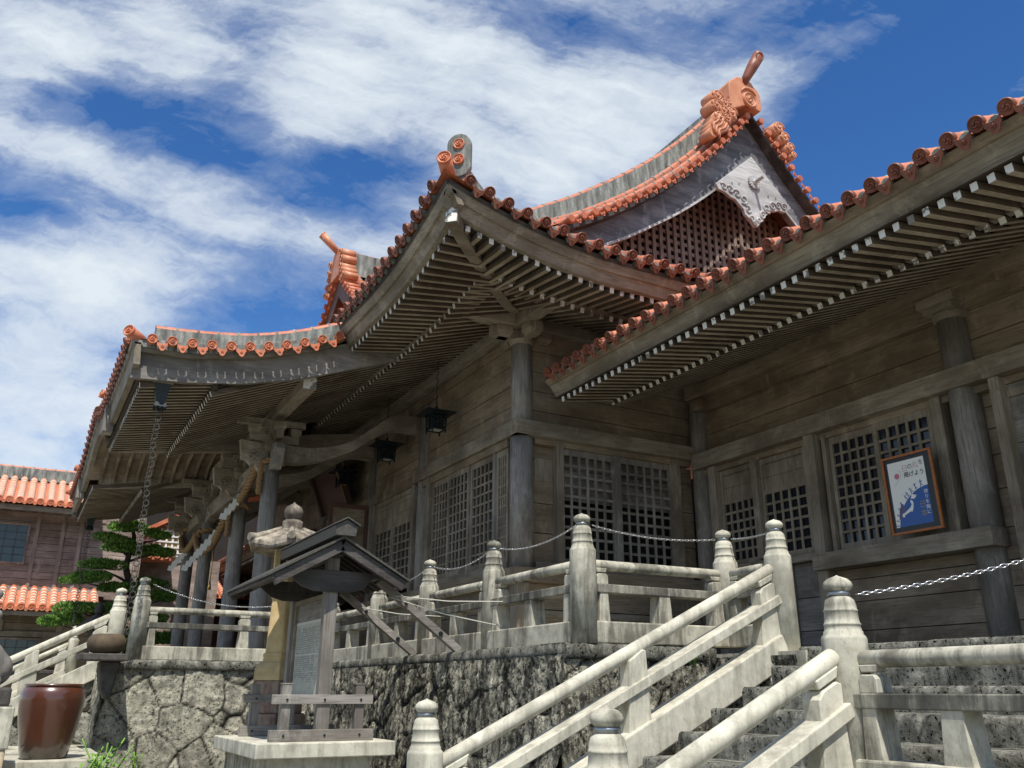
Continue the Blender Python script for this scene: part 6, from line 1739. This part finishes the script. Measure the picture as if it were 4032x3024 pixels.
# ------------------------------------------------------------------ jar
jx, jy, jz = 0.60, 13.0, 0.80
jar = thing('glazed_jar', 'big brown glazed jar with a dark foot standing on the stone ledge', 'jar', (jx, jy, jz))
mb = MB(); mb.lathe((jx, jy, jz), [(0.245, 0.0), (0.265, 0.02), (0.30, 0.18), (0.335, 0.36), (0.362, 0.54), (0.375, 0.68), (0.368, 0.765), (0.335, 0.822), (0.318, 0.838), (0.30, 0.835), (0.30, 0.6), (0.2, 0.1), (0.01, 0.08)], 56)
mb.build('body', 'jar_glaze', jar)
mb = MB(); mb.tube([(jx + 0.322 * math.cos(a), jy + 0.322 * math.sin(a), jz + 0.85) for a in [2 * math.pi * i / 48 for i in range(48)]], 0.020, 10, 0, True, True); mb.build('rim', 'jar_glaze', jar)
# ledge under the jar and the blocks at its left
lg = thing('stone_ledge', 'low stone ledge with a pale coping under the glazed jar', 'ledge', (0.4, 12.6, 0))
mb = MB(); mb.box(-1.5, 1.28, 12.62, 15.1, 0.0, 0.70); mb.build('ledge_wall', 'step_stone', lg)
mb = MB(); mb.box(-1.5, 1.34, 12.52, 12.78, 0.70, 0.80); mb.box(-1.5, 1.30, 12.785, 16.0, 0.70, 0.797); mb.build('ledge_coping', 'cast_stone', lg, 0.012)
pe = thing('statue_pedestal', 'pedestal of stacked pale and honey-coloured stone blocks at the left edge', 'pedestal', (-0.4, 12.2, 0))
mb = MB(); mb.box(-1.2, 0.16, 11.6, 12.5, 0.6, 0.98); mb.build('lower_block', 'sandstone', pe, 0.02)
mb = MB(); mb.box(-1.2, 0.18, 11.58, 12.5, 0.98, 1.42); mb.build('middle_block', 'cast_stone', pe, 0.02)
mb = MB(); mb.box(-1.15, 0.12, 11.62, 12.45, 1.42, 1.62); mb.build('rough_block', 'dark_stone', pe, 0.03)
mb = MB(); mb.box(-1.3, 0.2, 11.5, 12.51, 0.0, 0.6); mb.build('foot_block', 'cast_stone', pe, 0.02)
# guardian dog: one continuous body
gd = bpy.data.metaballs.new('gd'); gd.resolution = 0.03; gd.render_resolution = 0.03; gd.threshold = 0.5
go = bpy.data.objects.new('gd', gd); COL.objects.link(go)
gc_ = -0.38
dog = [(0, 12.15, 1.85, 0.30), (0, 11.97, 2.06, 0.25), (0, 11.93, 2.26, 0.21), (0, 11.86, 2.46, 0.23), (0, 11.70, 2.40, 0.14), (0, 11.69, 2.30, 0.10), (0, 12.40, 2.05, 0.13), (0, 12.42, 2.25, 0.12), (0, 12.37, 2.44, 0.09), (0, 11.78, 2.55, 0.10)]
for sg in (-1, 1):
    dog += [(sg * 0.27, 12.14, 1.82, 0.26), (sg * 0.18, 12.02, 1.98, 0.20), (sg * 0.29, 11.88, 1.67, 0.12), (sg * 0.14, 11.84, 1.98, 0.11), (sg * 0.15, 11.82, 1.84, 0.095), (sg * 0.15, 11.80, 1.72, 0.10), (sg * 0.15, 11.73, 1.66, 0.11),
            (sg * 0.17, 11.95, 2.64, 0.085), (sg * 0.20, 11.92, 2.40, 0.09), (sg * 0.19, 11.93, 2.27, 0.09), (sg * 0.15, 11.90, 2.15, 0.09), (sg * 0.09, 11.72, 2.50, 0.065), (sg * 0.06, 11.62, 2.38, 0.07)]
for x, y, z, r_ in dog:
    e_ = gd.elements.new(); e_.co = (gc_ + x, y, z); e_.radius = r_ * 1.28
bpy.context.view_layer.update()
me = bpy.data.meshes.new_from_object(go.evaluated_get(bpy.context.evaluated_depsgraph_get()))
bpy.data.objects.remove(go, do_unlink=True)
me.name = 'guardian_dog'
for p in me.polygons: p.use_smooth = True
me.materials.clear(); me.materials.append(M['guardian_stone'])
gdo = bpy.data.objects.new('guardian_dog', me); COL.objects.link(gdo)
tag(gdo, 'grey stone guardian dog seated on the block pedestal at the left edge', 'statue')

# ------------------------------------------------------------------ rain chains and bowls
def ringchain(x, y, z0, z1, name, label, r=0.040, grp='rain chains under the porch corners'):
    """pairs of round rings linked into a falling chain, below a flared metal hopper"""
    t = thing(name, label, 'rain chain', (x, y, z0), grp)
    mb = MB(); z = z1; k = 0; N = 12
    while z > z0:
        for sgn in (-1, 1):
            o_ = 0.016 * sgn
            sw = 0.010 * math.sin(k * 0.7)
            if k % 2 == 0: c = [(x + sw + r * math.cos(a) + o_ * 0.3, y + o_, z + r * 1.25 * math.sin(a)) for a in [2 * math.pi * i / N for i in range(N)]]
            else: c = [(x + sw + o_ + r * 0.75 * math.cos(a), y + r * 0.75 * math.cos(a), z + r * 1.25 * math.sin(a)) for a in [2 * math.pi * i / N for i in range(N)]]
            mb.tube(c, 0.0048, 5, 0, True, True)
        z -= r * 1.95; k += 1
    mb.build('rings', 'chain_steel' if False else 'old_copper', t)
    zt = z1
    hb = MB()
    def ring_(w, z): return [(x - w, y - w, z), (x + w, y - w, z), (x + w, y + w, z), (x - w, y + w, z)]
    vs = ring_(0.125, zt + 0.40) + ring_(0.085, zt + 0.20) + ring_(0.075, zt + 0.12) + ring_(0.10, zt + 0.02)
    fs = [(4 * j + i, 4 * j + (i + 1) % 4, 4 * j + 4 + (i + 1) % 4, 4 * j + 4 + i) for j in range(3) for i in range(4)] + [(0, 1, 2, 3)]
    hb.add(vs, fs)
    for i in range(12):
        a = i / 12 * 4; e = int(a); f_ = a - e; cs_ = ring_(0.10, zt + 0.02); p = V(cs_[e]).lerp(V(cs_[(e + 1) % 4]), f_ + 0.12)
        hb.extr([p, V(cs_[e]).lerp(V(cs_[(e + 1) % 4]), min(1, f_ + 0.25)), p + V((0, 0, -0.05))], (0.003, 0.003, 0))
    hb.build('hopper', 'black_iron', t)
    hb = MB(); hb.box(x - 0.15, x + 0.15, y - 0.15, y + 0.15, zt + 0.40, zt + 0.425); hb.build('hopper_frame', 'wood_x', t)
    return t
bx_, by_ = 1.42, 14.66
ringchain(1.52, by_, 2.35, 5.93, 'rain_chain', 'long ringed rain chain falling from its black hopper into the near stone bowl')
ringchain(1.50, 2 * YC - 14.75, 2.40, 5.95, 'rain_chain', 'far ringed rain chain hanging in front of the clipped pine')
def bowl(cx, cy, z, label):
    t = thing('water_bowl', label, 'bowl', (cx, cy, z), 'rain water bowls')
    mb = MB(); mb.lathe((cx, cy, z), [(0.13, 0.0), (0.20, 0.015), (0.255, 0.07), (0.272, 0.14), (0.262, 0.21), (0.215, 0.265), (0.15, 0.28), (0.135, 0.27), (0.13, 0.2), (0.01, 0.1)], 40); mb.build('bowl_body', 'bowl_clay', t)
    mb = MB(); mb.box(cx - 0.36, cx + 0.30, cy - 0.28, cy + 0.34, z - 0.10, z - 0.003); mb.build('shelf_stone', 'dark_stone', t, 0.015)
    mb = MB(); mb.extr([(cx - 0.06, cy + 0.02, z - 0.10), (cx + 0.24, cy + 0.02, z - 0.10), (cx + 0.16, cy + 0.02, z - 0.60), (cx + 0.08, cy + 0.02, z - 0.64), (cx + 0.0, cy + 0.02, z - 0.48), (cx - 0.04, cy + 0.02, z - 0.28)], (0, 0.4, 0)); mb.build('corbel', 'dark_stone', t, 0.03)
    return t
bowl(1.27, by_, 2.10, 'round brown stone water bowl on a corbelled shelf at the terrace corner')
bowl(1.22, 2 * YC - 14.75, 2.10, 'far round stone water bowl seen through the white stair railing')

# ------------------------------------------------------------------ hanging lanterns
def hang_lantern(x, y, ztop, zroof, label):
    t = thing('hanging_lantern', label, 'hanging lantern', (x, y, zroof), 'black metal lanterns hanging in front of the hall wall')
    mb = MB(); w = 0.30
    c = (x, y)
    def rg(w, z): return [(x - w, y - w, z), (x + w, y - w, z), (x + w, y + w, z), (x - w, y + w, z)]
    mb.add(rg(w, zroof - 0.01) + rg(w, zroof + 0.008) + rg(0.12, zroof + 0.055) + rg(0.05, zroof + 0.09), [(0, 3, 2, 1)] + [(4 * j + i, 4 * j + (i + 1) % 4, 4 * j + 4 + (i + 1) % 4, 4 * j + 4 + i) for j in range(3) for i in range(4)] + [(12, 13, 14, 15)])
    mb.ball((x, y, zroof + 0.12), 0.035, 0.035, 0.04, 10, 6)
    mb.build('lantern_roof', 'black_iron', t)
    mb = MB(); b0, b1 = zroof - 0.33, zroof - 0.02; wt, wb = 0.15, 0.135
    for i in range(4):
        a = V(rg(wb, b0)[i]); b = V(rg(wt, b1)[i]); a2 = V(rg(wb, b0)[(i + 1) % 4]); b2 = V(rg(wt, b1)[(i + 1) % 4])
        mb.beam(a - V((0, 0, 0.07)), b, 0.022, 0.022, (1, 0.3, 0)); mb.beam(a, a2, 0.018, 0.03); mb.beam(b, b2, 0.018, 0.03)
        for k in range(1, 8): q = k / 8; mb.beam(a.lerp(a2, q), a.lerp(a2, q) + V((0, 0, 0.05)), 0.007, 0.007, (1, 0.3, 0))
        mb.beam(a + V((0, 0, 0.055)), a2 + V((0, 0, 0.055)), 0.012, 0.012)
        for k in (0.22, 0.38, 0.62, 0.78): mb.beam(a.lerp(a2, k) + V((0, 0, 0.055)), b.lerp(b2, k), 0.008, 0.008, (1, 0.3, 0))
        for k in (0.4, 0.6, 0.8): mb.beam(a.lerp(b, k).lerp(a2.lerp(b2, k), 0.0), a.lerp(b, k).lerp(a2.lerp(b2, k), 1.0), 0.008, 0.008)
    mb.build('lantern_cage', 'black_iron', t)
    mb = MB(); q = 0.11; mb.box(x - q, x + q, y - q, y + q, b0 + 0.015, b1 - 0.01); mb.build('inner_glass', 'pane', t)
    mb = MB(); mb.box(x - q, x + q, y - q, y + q, b0 + 0.002, b0 + 0.013); mb.build('base_panel', 'paper_aged', t)
    mb = MB(); zz = ztop; N = 30
    mb.tube([(x + 0.016 * math.sin(i * 1.3), y + 0.016 * math.cos(i * 1.1), lerp(zroof + 0.14, ztop, i / N)) for i in range(N + 1)], 0.009, 5); mb.build('hanging_chain', 'black_iron', t)
    return t
hl = hang_lantern(6.53, 14.85, 7.86, 6.68, 'nearest black metal lantern, hanging high beside the lattice doors')
dup(hl, (0, 2.62, 0), 'second black metal lantern from the right, in front of the curved beam')
dup(hl, (0, 5.5, 0), 'third black metal lantern, in the shade beside the gilt-edged plaque')

# ------------------------------------------------------------------ sacred rope with paper streamers
rp = thing('sacred_rope', 'twisted straw rope with zigzag white paper streamers slung between the porch columns', 'rope', (3.7, 21, 5.4))
def twist(path, r, name='rope'):
    mb = MB(); path = [V(p) for p in path]; n = len(path)
    for k in range(3):
        pts = []
        for i, p in enumerate(path):
            d = (path[min(i + 1, n - 1)] - path[max(i - 1, 0)]).normalized(); a = d.cross(V((0.2, 0.1, 1))).normalized(); b = d.cross(a)
            q = i * 0.75 + k * 2.094; pts.append(p + (a * math.cos(q) + b * math.sin(q)) * r * 0.52)
        mb.tube(pts, r * 0.58, 6)
    return mb.build(name, 'rope_straw', rp)
rx = 3.72
def cat(y0, z0, y1, z1, sag, n=70): return [(rx - 0.04 * math.sin(math.pi * i / n), lerp(y0, y1, i / n), lerp(z0, z1, i / n) - sag * 4 * (i / n) * (1 - i / n)) for i in range(n + 1)]
twist(cat(17.0, 5.85, 19.5, 5.35, 0.30, 60), 0.075); twist(cat(19.5, 5.35, 21.35, 4.75, 0.25, 46), 0.085); twist(cat(21.35, 4.75, 23.3, 5.35, 0.25, 46), 0.085); twist(cat(23.3, 5.35, 25.7, 5.6, 0.4, 60), 0.075)
for y in CY:
    twist([(CX + 0.20 * math.cos(a), y + 0.20 * math.sin(a), (5.84 if y in (CY[0], CY[3]) else 5.40) + 0.02 * math.sin(3 * a)) for a in [2 * math.pi * i / 24 for i in range(25)]], 0.06)
for y in (CY[0], CY[1], CY[2], CY[3]):
    z = 5.80 if y in (CY[0], CY[3]) else 5.36
    twist([(CX - 0.22, y - 0.06, z - 0.62 * i / 16) for i in range(17)], 0.055, 'rope_tail')
def streamer(y, z, s=1.0, dr=-1):
    mb = MB(); w = 0.135 * s; h = 0.13 * s; u = V((0.86, -0.5, 0)); c = V((rx - 0.03, y, z))
    for k in range(5):
        q = c + V((0, 0.006 * k, 0))
        mb.extr([q - u * w / 2, q + u * w / 2 + V((0, 0, -0.03)), q + u * w / 2 + V((0.0, 0, -h - 0.01)) + u * dr * 0.03, q - u * w / 2 + V((0, 0, -h + 0.02)) + u * dr * 0.03], (0.0, 0.003, 0))
        c = c + u * dr * w * 0.52 + V((0, 0.01, -h * 0.70))
    mb.build('paper_streamer', 'paper', rp)
for y, z, s_ in ((18.2, 5.42, 1.05), (20.4, 5.02, 1.15), (22.2, 4.85, 1.1), (24.5, 5.1, 1.1)): streamer(y, z, s_)
mb = MB(); mb.tube([(rx, 20.7, 4.7), (rx, 20.7, 3.9)], 0.012, 5); mb.lathe((rx, 20.7, 3.72), [(0.045, 0), (0.03, 0.1), (0.012, 0.2)], 8); mb.build('gold_tassel', 'gold', rp)

# ------------------------------------------------------------------ porch steps with white railing (left)
ps_ = thing('stone_stairs', 'broad stone steps up to the porch, mostly hidden behind the white sloping railing', 'stairs', (0, 21, 0))
for k in range(11):
    mb = MB(); x = 1.36 - 0.34 * k; z = 1.98 - 0.172 * k; mb.box(x - 0.34, 1.37 if k == 0 else x + 0.02, 16.3, 26.3, 0.0, z - 0.172); mb.build('step', 'cast_stone', ps_)
def left_rail(yc, label, mat='cast_stone_pale'):
    t = thing('stone_balustrade', label, 'balustrade', (0.3, yc, 1), 'stone balustrades')
    newel(1.50, yc, 3.20, 1.9, t, 0.134, mat); newel(-2.2, yc, 1.42, 0.0, t, 0.134, mat)
    slope_run(t, -2.2, 1.50, yc, lambda x: 2.76 + (x - 1.45) * 0.535, [-0.9, 0.35], mat)
    return t
left_rail(16.05, 'white cast stone railing sloping down to the left behind the jar')
left_rail(26.5, 'far white cast stone railing at the other side of the porch steps')
mb = MB(); mb.extr([(-2.2, 16.0, 0), (1.38, 16.0, 0), (1.38, 16.0, 2.0), (1.25, 16.0, 2.0), (-2.2, 16.0, 0.15)], (0, 0.22, 0)); mb.build('flank_wall', 'wall_stone', ps_)
mb = MB(); mb.box(-60, 1.35, 26.75, 60, 0, 0.6)
yd = mb.build('garden_bed', 'ground_stone'); tag(yd, kind='structure')

# dark stone lantern behind the railing
dl_ = thing('stone_lantern', 'dark shaded stone lantern under the clipped pine, behind the white railing', 'stone lantern', (2.0, 27.6, 0.6))
hexstack([(0.3, 0.6), (0.3, 1.0), (0.16, 1.1), (0.15, 2.5), (0.3, 2.7), (0.3, 2.8)], 6, 0, 2.08, 27.6).build('shaft', 'dark_stone', dl_, 0.02)
hexstack([(0.2, 2.8), (0.2, 3.2)], 6, 0, 2.08, 27.6).build('fire_box', 'dark_stone', dl_)
hexstack([(0.48, 3.2), (0.50, 3.28), (0.2, 3.52), (0.1, 3.58)], 6, 0, 2.08, 27.6).build('cap_roof', 'dark_stone', dl_, 0.01)
mb = MB(); mb.lathe((2.08, 27.6, 3.56), [(0.06, 0), (0.15, 0.12), (0.12, 0.25), (0.02, 0.36)], 12); mb.build('finial', 'dark_stone', dl_)

# ------------------------------------------------------------------ clipped pine
pn_ = thing('clipped_pine', 'cloud-pruned pine with flat green pads in front of the brown hall', 'pine tree', (2.6, 29.2, 0.6))
tb = MB()
trunk = [(2.7, 29.2, 0.6), (2.6, 29.2, 1.6), (2.95, 29.2, 2.6), (2.85, 29.2, 3.5), (3.05, 29.2, 4.3), (2.75, 29.2, 5.1), (2.85, 29.2, 5.9), (2.8, 29.2, 6.2)]
def smooth_path(p, n=5):
    out = []
    for i in range(len(p) - 1):
        a = V(p[max(i - 1, 0)]); b = V(p[i]); c = V(p[i + 1]); d = V(p[min(i + 2, len(p) - 1)])
        for k in range(n):
            t = k / n; out.append(0.5 * ((2 * b) + (c - a) * t + (2 * a - 5 * b + 4 * c - d) * t * t + (3 * b - a - 3 * c + d) * t**3))
    out.append(V(p[-1])); return out
sp = smooth_path(trunk); tb.tube(sp, [lerp(0.20, 0.05, i / (len(sp) - 1)) for i in range(len(sp))], 10)
pads = [(2.78, 29.2, 6.25, 0.62, 0.20), (2.25, 29.0, 5.80, 0.62, 0.17), (2.75, 29.4, 5.62, 0.72, 0.2), (3.45, 29.2, 5.62, 0.62, 0.2), (3.55, 29.0, 6.05, 0.4, 0.14), (2.1, 29.1, 5.05, 0.66, 0.19), (1.65, 28.9, 4.62, 0.62, 0.2), (3.6, 29.5, 4.65, 0.45, 0.2),
        (2.75, 29.0, 4.38, 0.62, 0.18), (3.9, 29.1, 4.25, 0.5, 0.2), (1.75, 28.9, 3.75, 0.85, 0.22), (1.25, 28.8, 3.38, 0.6, 0.22), (2.6, 29.4, 3.8, 0.7, 0.2), (3.6, 29.0, 3.55, 0.6, 0.2), (4.0, 29.4, 3.0, 0.6, 0.25), (3.2, 29.4, 2.6, 0.8, 0.3), (4.1, 29.2, 2.2, 0.6, 0.3), (3.1, 28.9, 3.1, 0.5, 0.2)]
for x, y, z, r_, h_ in pads:
    b = min(sp, key=lambda q: abs(q.z - (z - 0.35))); e = V((x, y, z - 0.06))
    tb.tube(smooth_path([b, b.lerp(e, 0.5) + V((0, 0, 0.02)), e]), [0.05, 0.048, 0.045, 0.042, 0.04, 0.036, 0.03, 0.025, 0.02, 0.016, 0.012], 6)
tb.build('trunk', 'bark', pn_)
rr = random.Random(11); cr = MB()
for x, y, z, r_, h_ in pads:
    r_ *= 1.04; sub = [(x + rr.uniform(-0.6, 0.6) * r_, y + rr.uniform(-0.5, 0.5) * r_, z + rr.uniform(-0.04, 0.08), r_ * rr.uniform(0.35, 0.62), h_ * rr.uniform(0.7, 1.15)) for _ in range(8)]
    for sx, sy, sz, sr_, sh in sub:
        for _ in range(int(900 * sr_) + 120):
            a = rr.uniform(0, 6.283); q = math.sqrt(rr.random()); zz = math.sqrt(max(0, 1 - q * q)) * rr.uniform(0.55, 1.05) * (1 if rr.random() > 0.22 else -0.35)
            c = V((sx + sr_ * q * math.cos(a), sy + sr_ * q * math.sin(a), sz + sh * zz))
            d = V((math.cos(a) * q + rr.uniform(-.5, .5), math.sin(a) * q + rr.uniform(-.5, .5), 0.5 + rr.random())).normalized(); s_ = d.cross(V((rr.random() - .5, rr.random() - .5, .3))).normalized()
            L_ = rr.uniform(0.06, 0.10); w = rr.uniform(0.02, 0.032)
            cr.add([c - s_ * w, c + s_ * w, c + d * L_], [(0, 1, 2)])
cr.build('crown', 'pine_leaf', pn_)

# ------------------------------------------------------------------ brown hall on the left
bh = thing('brown_hall', 'two-storey brown boarded hall with orange clay tile eaves at the left edge', 'building', (0, 33, 0.6))
HY = 33.6
def hall_tiles(x0, x1, yf, z0, rise, depth, name, pitch=0.30, r=0.10, label=None):
    a = MB(); n = int((x1 - x0) / pitch); N = 7
    def zz(t): return z0 + rise * (t * 0.85 + 0.15 * t * t)
    a.grid([[V((x, yf + depth * i / N, zz(i / N) - 0.06)) for i in range(N + 1)] for x in (x0, x1)], 0, True)
    rdeck = a.build('roof_deck', 'tile_bright', bh)
    a = MB()
    for i in range(n):
        x = x0 + pitch * (i + 0.5)
        cover(a, [V((x, yf + depth * k / N, zz(k / N))) for k in range(N + 1)], r, 0, joint=0.24, jmi=1, jr=1.12, jw=0.04)
        a.stamp(make_disc(r * 1.02, 0.05), frame_mtx((x, yf - 0.02, z0), (0, -1, 0), (0, 0, 1)))
    for i in range(n - 1):
        x = x0 + pitch * (i + 1); a.extr([(x - 0.1, yf - 0.01, z0 - 0.01), (x + 0.1, yf - 0.01, z0 - 0.01), (x + 0.06, yf - 0.01, z0 - 0.09), (x, yf - 0.01, z0 - 0.13), (x - 0.06, yf - 0.01, z0 - 0.09)], (0, 0.02, 0))
    a.build(name, ['tile_bright', 'mortar'], bh)
hall_tiles(-6, 2.05, HY - 1.3, 7.42, 1.15, 2.1, 'upper_cover_tiles')
hall_tiles(-6, 2.4, HY - 1.5, 4.05, 0.72, 1.5, 'lower_cover_tiles')
ridge([(x, HY + 0.85, 8.60 - 0.02 + 0.004 * (x + 1) ** 2) for x in [-6 + i * 0.6 for i in range(14)]], 0.34, 0.3, parent=bh, cap='tile_bright')
mb = MB()
for z0, z1, a in ((7.13, 7.30, 0.95), (3.80, 3.93, 1.2)): mb.box(-6, 2.0, HY - a - 0.2, HY - a - 0.1, z0, z1)
mb.build('fascia', 'wood_x', bh)
mb = MB(); x = -5.9
while x < 1.9: mb.beam((x, HY - 1.0, 7.16), (x, HY, 7.35), 0.07, 0.1); mb.beam((x, HY - 1.25, 3.82), (x, HY, 4.0), 0.07, 0.09); x += 0.38
mb.build('rafters', 'mauve_y', bh)
mb = MB(); mb.box(-6, 2.0, HY - 1.1, HY, 7.30, 7.34); mb.box(-6, 2.2, HY - 1.35, HY, 3.93, 3.96); mb.build('eave_boarding', 'soffit', bh)
zs = [4.6 + 0.235 * i for i in range(13)]
planks('upper_boards', (-6, HY), (3.6, HY), zs, bh, 'mauve_x', 0.06)
planks('lower_boards', (-6, HY), (3.6, HY), [0.6, 1.0, 1.4, 1.8, 2.2, 2.6, 2.95, 3.3, 3.65, 4.0], bh, 'plank_x', 0.06)
mb = MB(); mb.box(-6, 2.2, HY + 0.1, 45, 0.6, 7.6); mb.build('hall_body', 'interior_dark', bh)
mb = MB(); mb.box(-5.9, 2.3, HY - 0.06, HY - 0.032, 4.62, 4.80); mb.box(-5.9, 2.3, HY - 0.07, HY - 0.032, 7.1, 7.25); mb.build('tie_boards', 'mauve_x', bh)
for x in (-3.6, -2.2, 0.16, 0.95, 1.5): mb = MB(); mb.box(x, x + 0.12, HY - 0.075, HY - 0.03, 4.6, 7.2); mb.build('wall_batten', 'mauve_z', bh)
def window(x0, x1, z0, z1, cols, rows):
    mb = MB(); t = 0.06
    for a, b, c, d_ in ((x0, x1, z0 - t, z0), (x0, x1, z1, z1 + t), (x0 - t, x0, z0 - t, z1 + t), (x1, x1 + t, z0 - t, z1 + t)): mb.box(a, b, HY - 0.10, HY - 0.03, c, d_)
    w = mb.build('window', 'mauve_z', bh)
    mb = MB(); mb.box(x0, x1, HY - 0.055, HY - 0.045, z0, z1); mb.build('pane', 'window_glass', w)
    mb = MB()
    for i in range(1, cols): mb.box(x0 + (x1 - x0) * i / cols - 0.010, x0 + (x1 - x0) * i / cols + 0.010, HY - 0.07, HY - 0.055, z0, z1)
    for i in range(1, rows): mb.box(x0, x1, HY - 0.068, HY - 0.055, z0 + (z1 - z0) * i / rows - 0.008, z0 + (z1 - z0) * i / rows + 0.008)
    mb.build('glazing_bars', 'dark_z', w)
window(-2.0, -0.05, 5.58, 6.80, 6, 5); window(-2.0, 0.85, 1.9, 3.12, 9, 5); window(-4.6, -2.6, 5.58, 6.8, 6, 5)
mb = MB(); mb.box(-6, 1.4, HY - 0.12, HY - 0.03, 3.22, 3.38); mb.box(-0.45, -0.27, HY - 0.13, HY - 0.03, 3.4, 3.75); mb.box(1.3, 1.48, HY - 0.1, HY - 0.03, 0.6, 3.9); mb.build('door_head', 'wood_x', bh)

# ------------------------------------------------------------------ roofs glimpsed through the porch
rh = thing('rear_hall', 'distant low hall with an orange tiled roof glimpsed between the porch columns', 'building', (6, 37, 0.6))
mb = MB(); mb.box(2.6, 16, 38.2, 46, 0.6, 5.0); mb.build('wall', 'red_brown', rh)
mb = MB(); mb.box(3.4, 26, 41.0, 52, 5.0, 10.5); mb.build('shade_block', 'interior_dark', rh)  # added block closing the gap behind, coloured near-black to stand for shade
mb = MB(); a0 = 37.2
mb.grid([[V((x, a0 + 3.5 * i / 6, 5.1 + 1.6 * i / 6)) for i in range(7)] for x in (2.4, 16.2)], 0, True); rd = mb.build('roof_deck', 'tile_bright', rh)
mb = MB(); x = 2.5
while x < 16: cover(mb, [V((x, a0 + 3.5 * i / 6, 5.16 + 1.6 * i / 6)) for i in range(7)], 0.11, joint=0.25, jr=1.06); x += 0.30
mb.build('cover_tiles', ['tile_bright', 'mortar'], rh)
w2 = dup(wing, (0, 30.15, 0), 'far matching timber wing beyond the porch, in deep shade')
gt = thing('gate_roof', 'small tiled gable with white lattice showing beyond the far porch eave', 'building', (4, 36, 0.6))
mb = MB(); gy = 34.6
mb.extr([(2.7, gy, 6.62), (4.75, gy, 7.85), (5.6, gy, 7.3), (5.6, gy, 7.15), (4.75, gy, 7.68), (2.7, gy, 6.47)], (0, 5, 0)); mb.build('roof_deck', 'tile_bright', gt)
mb = MB(); mb.extr([(3.35, gy + 0.4, 6.3), (5.3, gy + 0.4, 6.3), (5.3, gy + 0.4, 7.3), (4.75, gy + 0.4, 7.7), (3.35, gy + 0.4, 6.85)], (0, 0.1, 0)); mb.build('gable_wall', 'cream_wall', gt)
mb = MB(); x = 3.4
while x < 5.2: mb.box(x, x + 0.07, gy + 0.28, gy + 0.36, 6.3, 7.62 - abs(x - 4.75) * 0.6); x += 0.22
z = 6.4
while z < 7.5: w_ = min(1.4, (7.62 - z) / 0.6); mb.box(4.75 - w_, min(5.3, 4.75 + w_), gy + 0.25, gy + 0.28, z, z + 0.055); z += 0.2
mb.build('lattice', 'white_paint', gt)
mb = MB()
for k in range(6): mb.stamp(make_disc(0.11, 0.1), frame_mtx((3.0 + 0.30 * k, gy - 0.5, 6.2), (0, -1, 0), (0, 0, 1))); mb.cyl((3.0 + 0.30 * k, gy - 0.5, 6.2), (3.0 + 0.30 * k, gy + 0.4, 6.45), 0.10, 0.10, 12)
mb.box(2.8, 4.8, gy - 0.45, gy + 0.4, 6.05, 6.14)
mb.build('eave_tiles', 'tile_bright', gt)
mb = MB(); mb.box(2.5, 6.6, gy + 0.45, 40, 0.6, 6.25); mb.build('body', 'mauve_x', gt)

# ------------------------------------------------------------------ small plants
def weed(x, y, z, s, n, label, seed, base=None):
    rr = random.Random(seed); mb = MB()
    for k in range(n):
        a = rr.uniform(0, 6.28); L_ = s * rr.uniform(0.5, 1.1); p = V((x + rr.uniform(-.3, .3) * s, y + rr.uniform(-.2, .2) * s, z)); q = p + V((math.cos(a) * L_ * 0.5, math.sin(a) * L_ * 0.3, L_))
        mb.tube([p, p.lerp(q, 0.5) + V((0, 0, 0.04 * s)), q], 0.004 * (s / 0.3 + 0.4), 4)
        for j in range(6):
            c = p.lerp(q, 0.3 + 0.12 * j); b = rr.uniform(0, 6.28); d = V((math.cos(b), math.sin(b), 0.4)).normalized(); s2 = d.cross(V((0, 0, 1))).normalized(); l2 = 0.20 * s; w2 = 0.055 * s
            mb.add([c, c + d * l2 * 0.5 + s2 * w2, c + d * l2, c + d * l2 * 0.5 - s2 * w2], [(0, 1, 2, 3)])
    o = mb.build('weed', 'weed_leaf'); tag(o, label, 'weed', 'weeds growing from the stonework')
weed(1.06, 12.3, 0.45, 0.5, 9, 'bright green weed sprouting beside the foot of the glazed jar', 1)
weed(1.30, 12.6, 0.40, 0.6, 9, 'tall thin weed at the foot of the polygonal wall left of the plinth', 2)
weed(5.95, 7.05, 1.85, 0.12, 8, 'tiny green sprout on the coping behind the sloping railing', 3)
weed(1.36, 14.98, 1.96, 0.09, 6, 'tiny green sprout at the left corner of the terrace coping', 4)
weed(4.56, 8.55, 2.02, 0.035, 6, 'single tiny seedling on the long coping below the railing', 5)
weed(1.75, 13.9, 0.5, 0.3, 7, 'low weed at the base of the polygonal wall', 6)
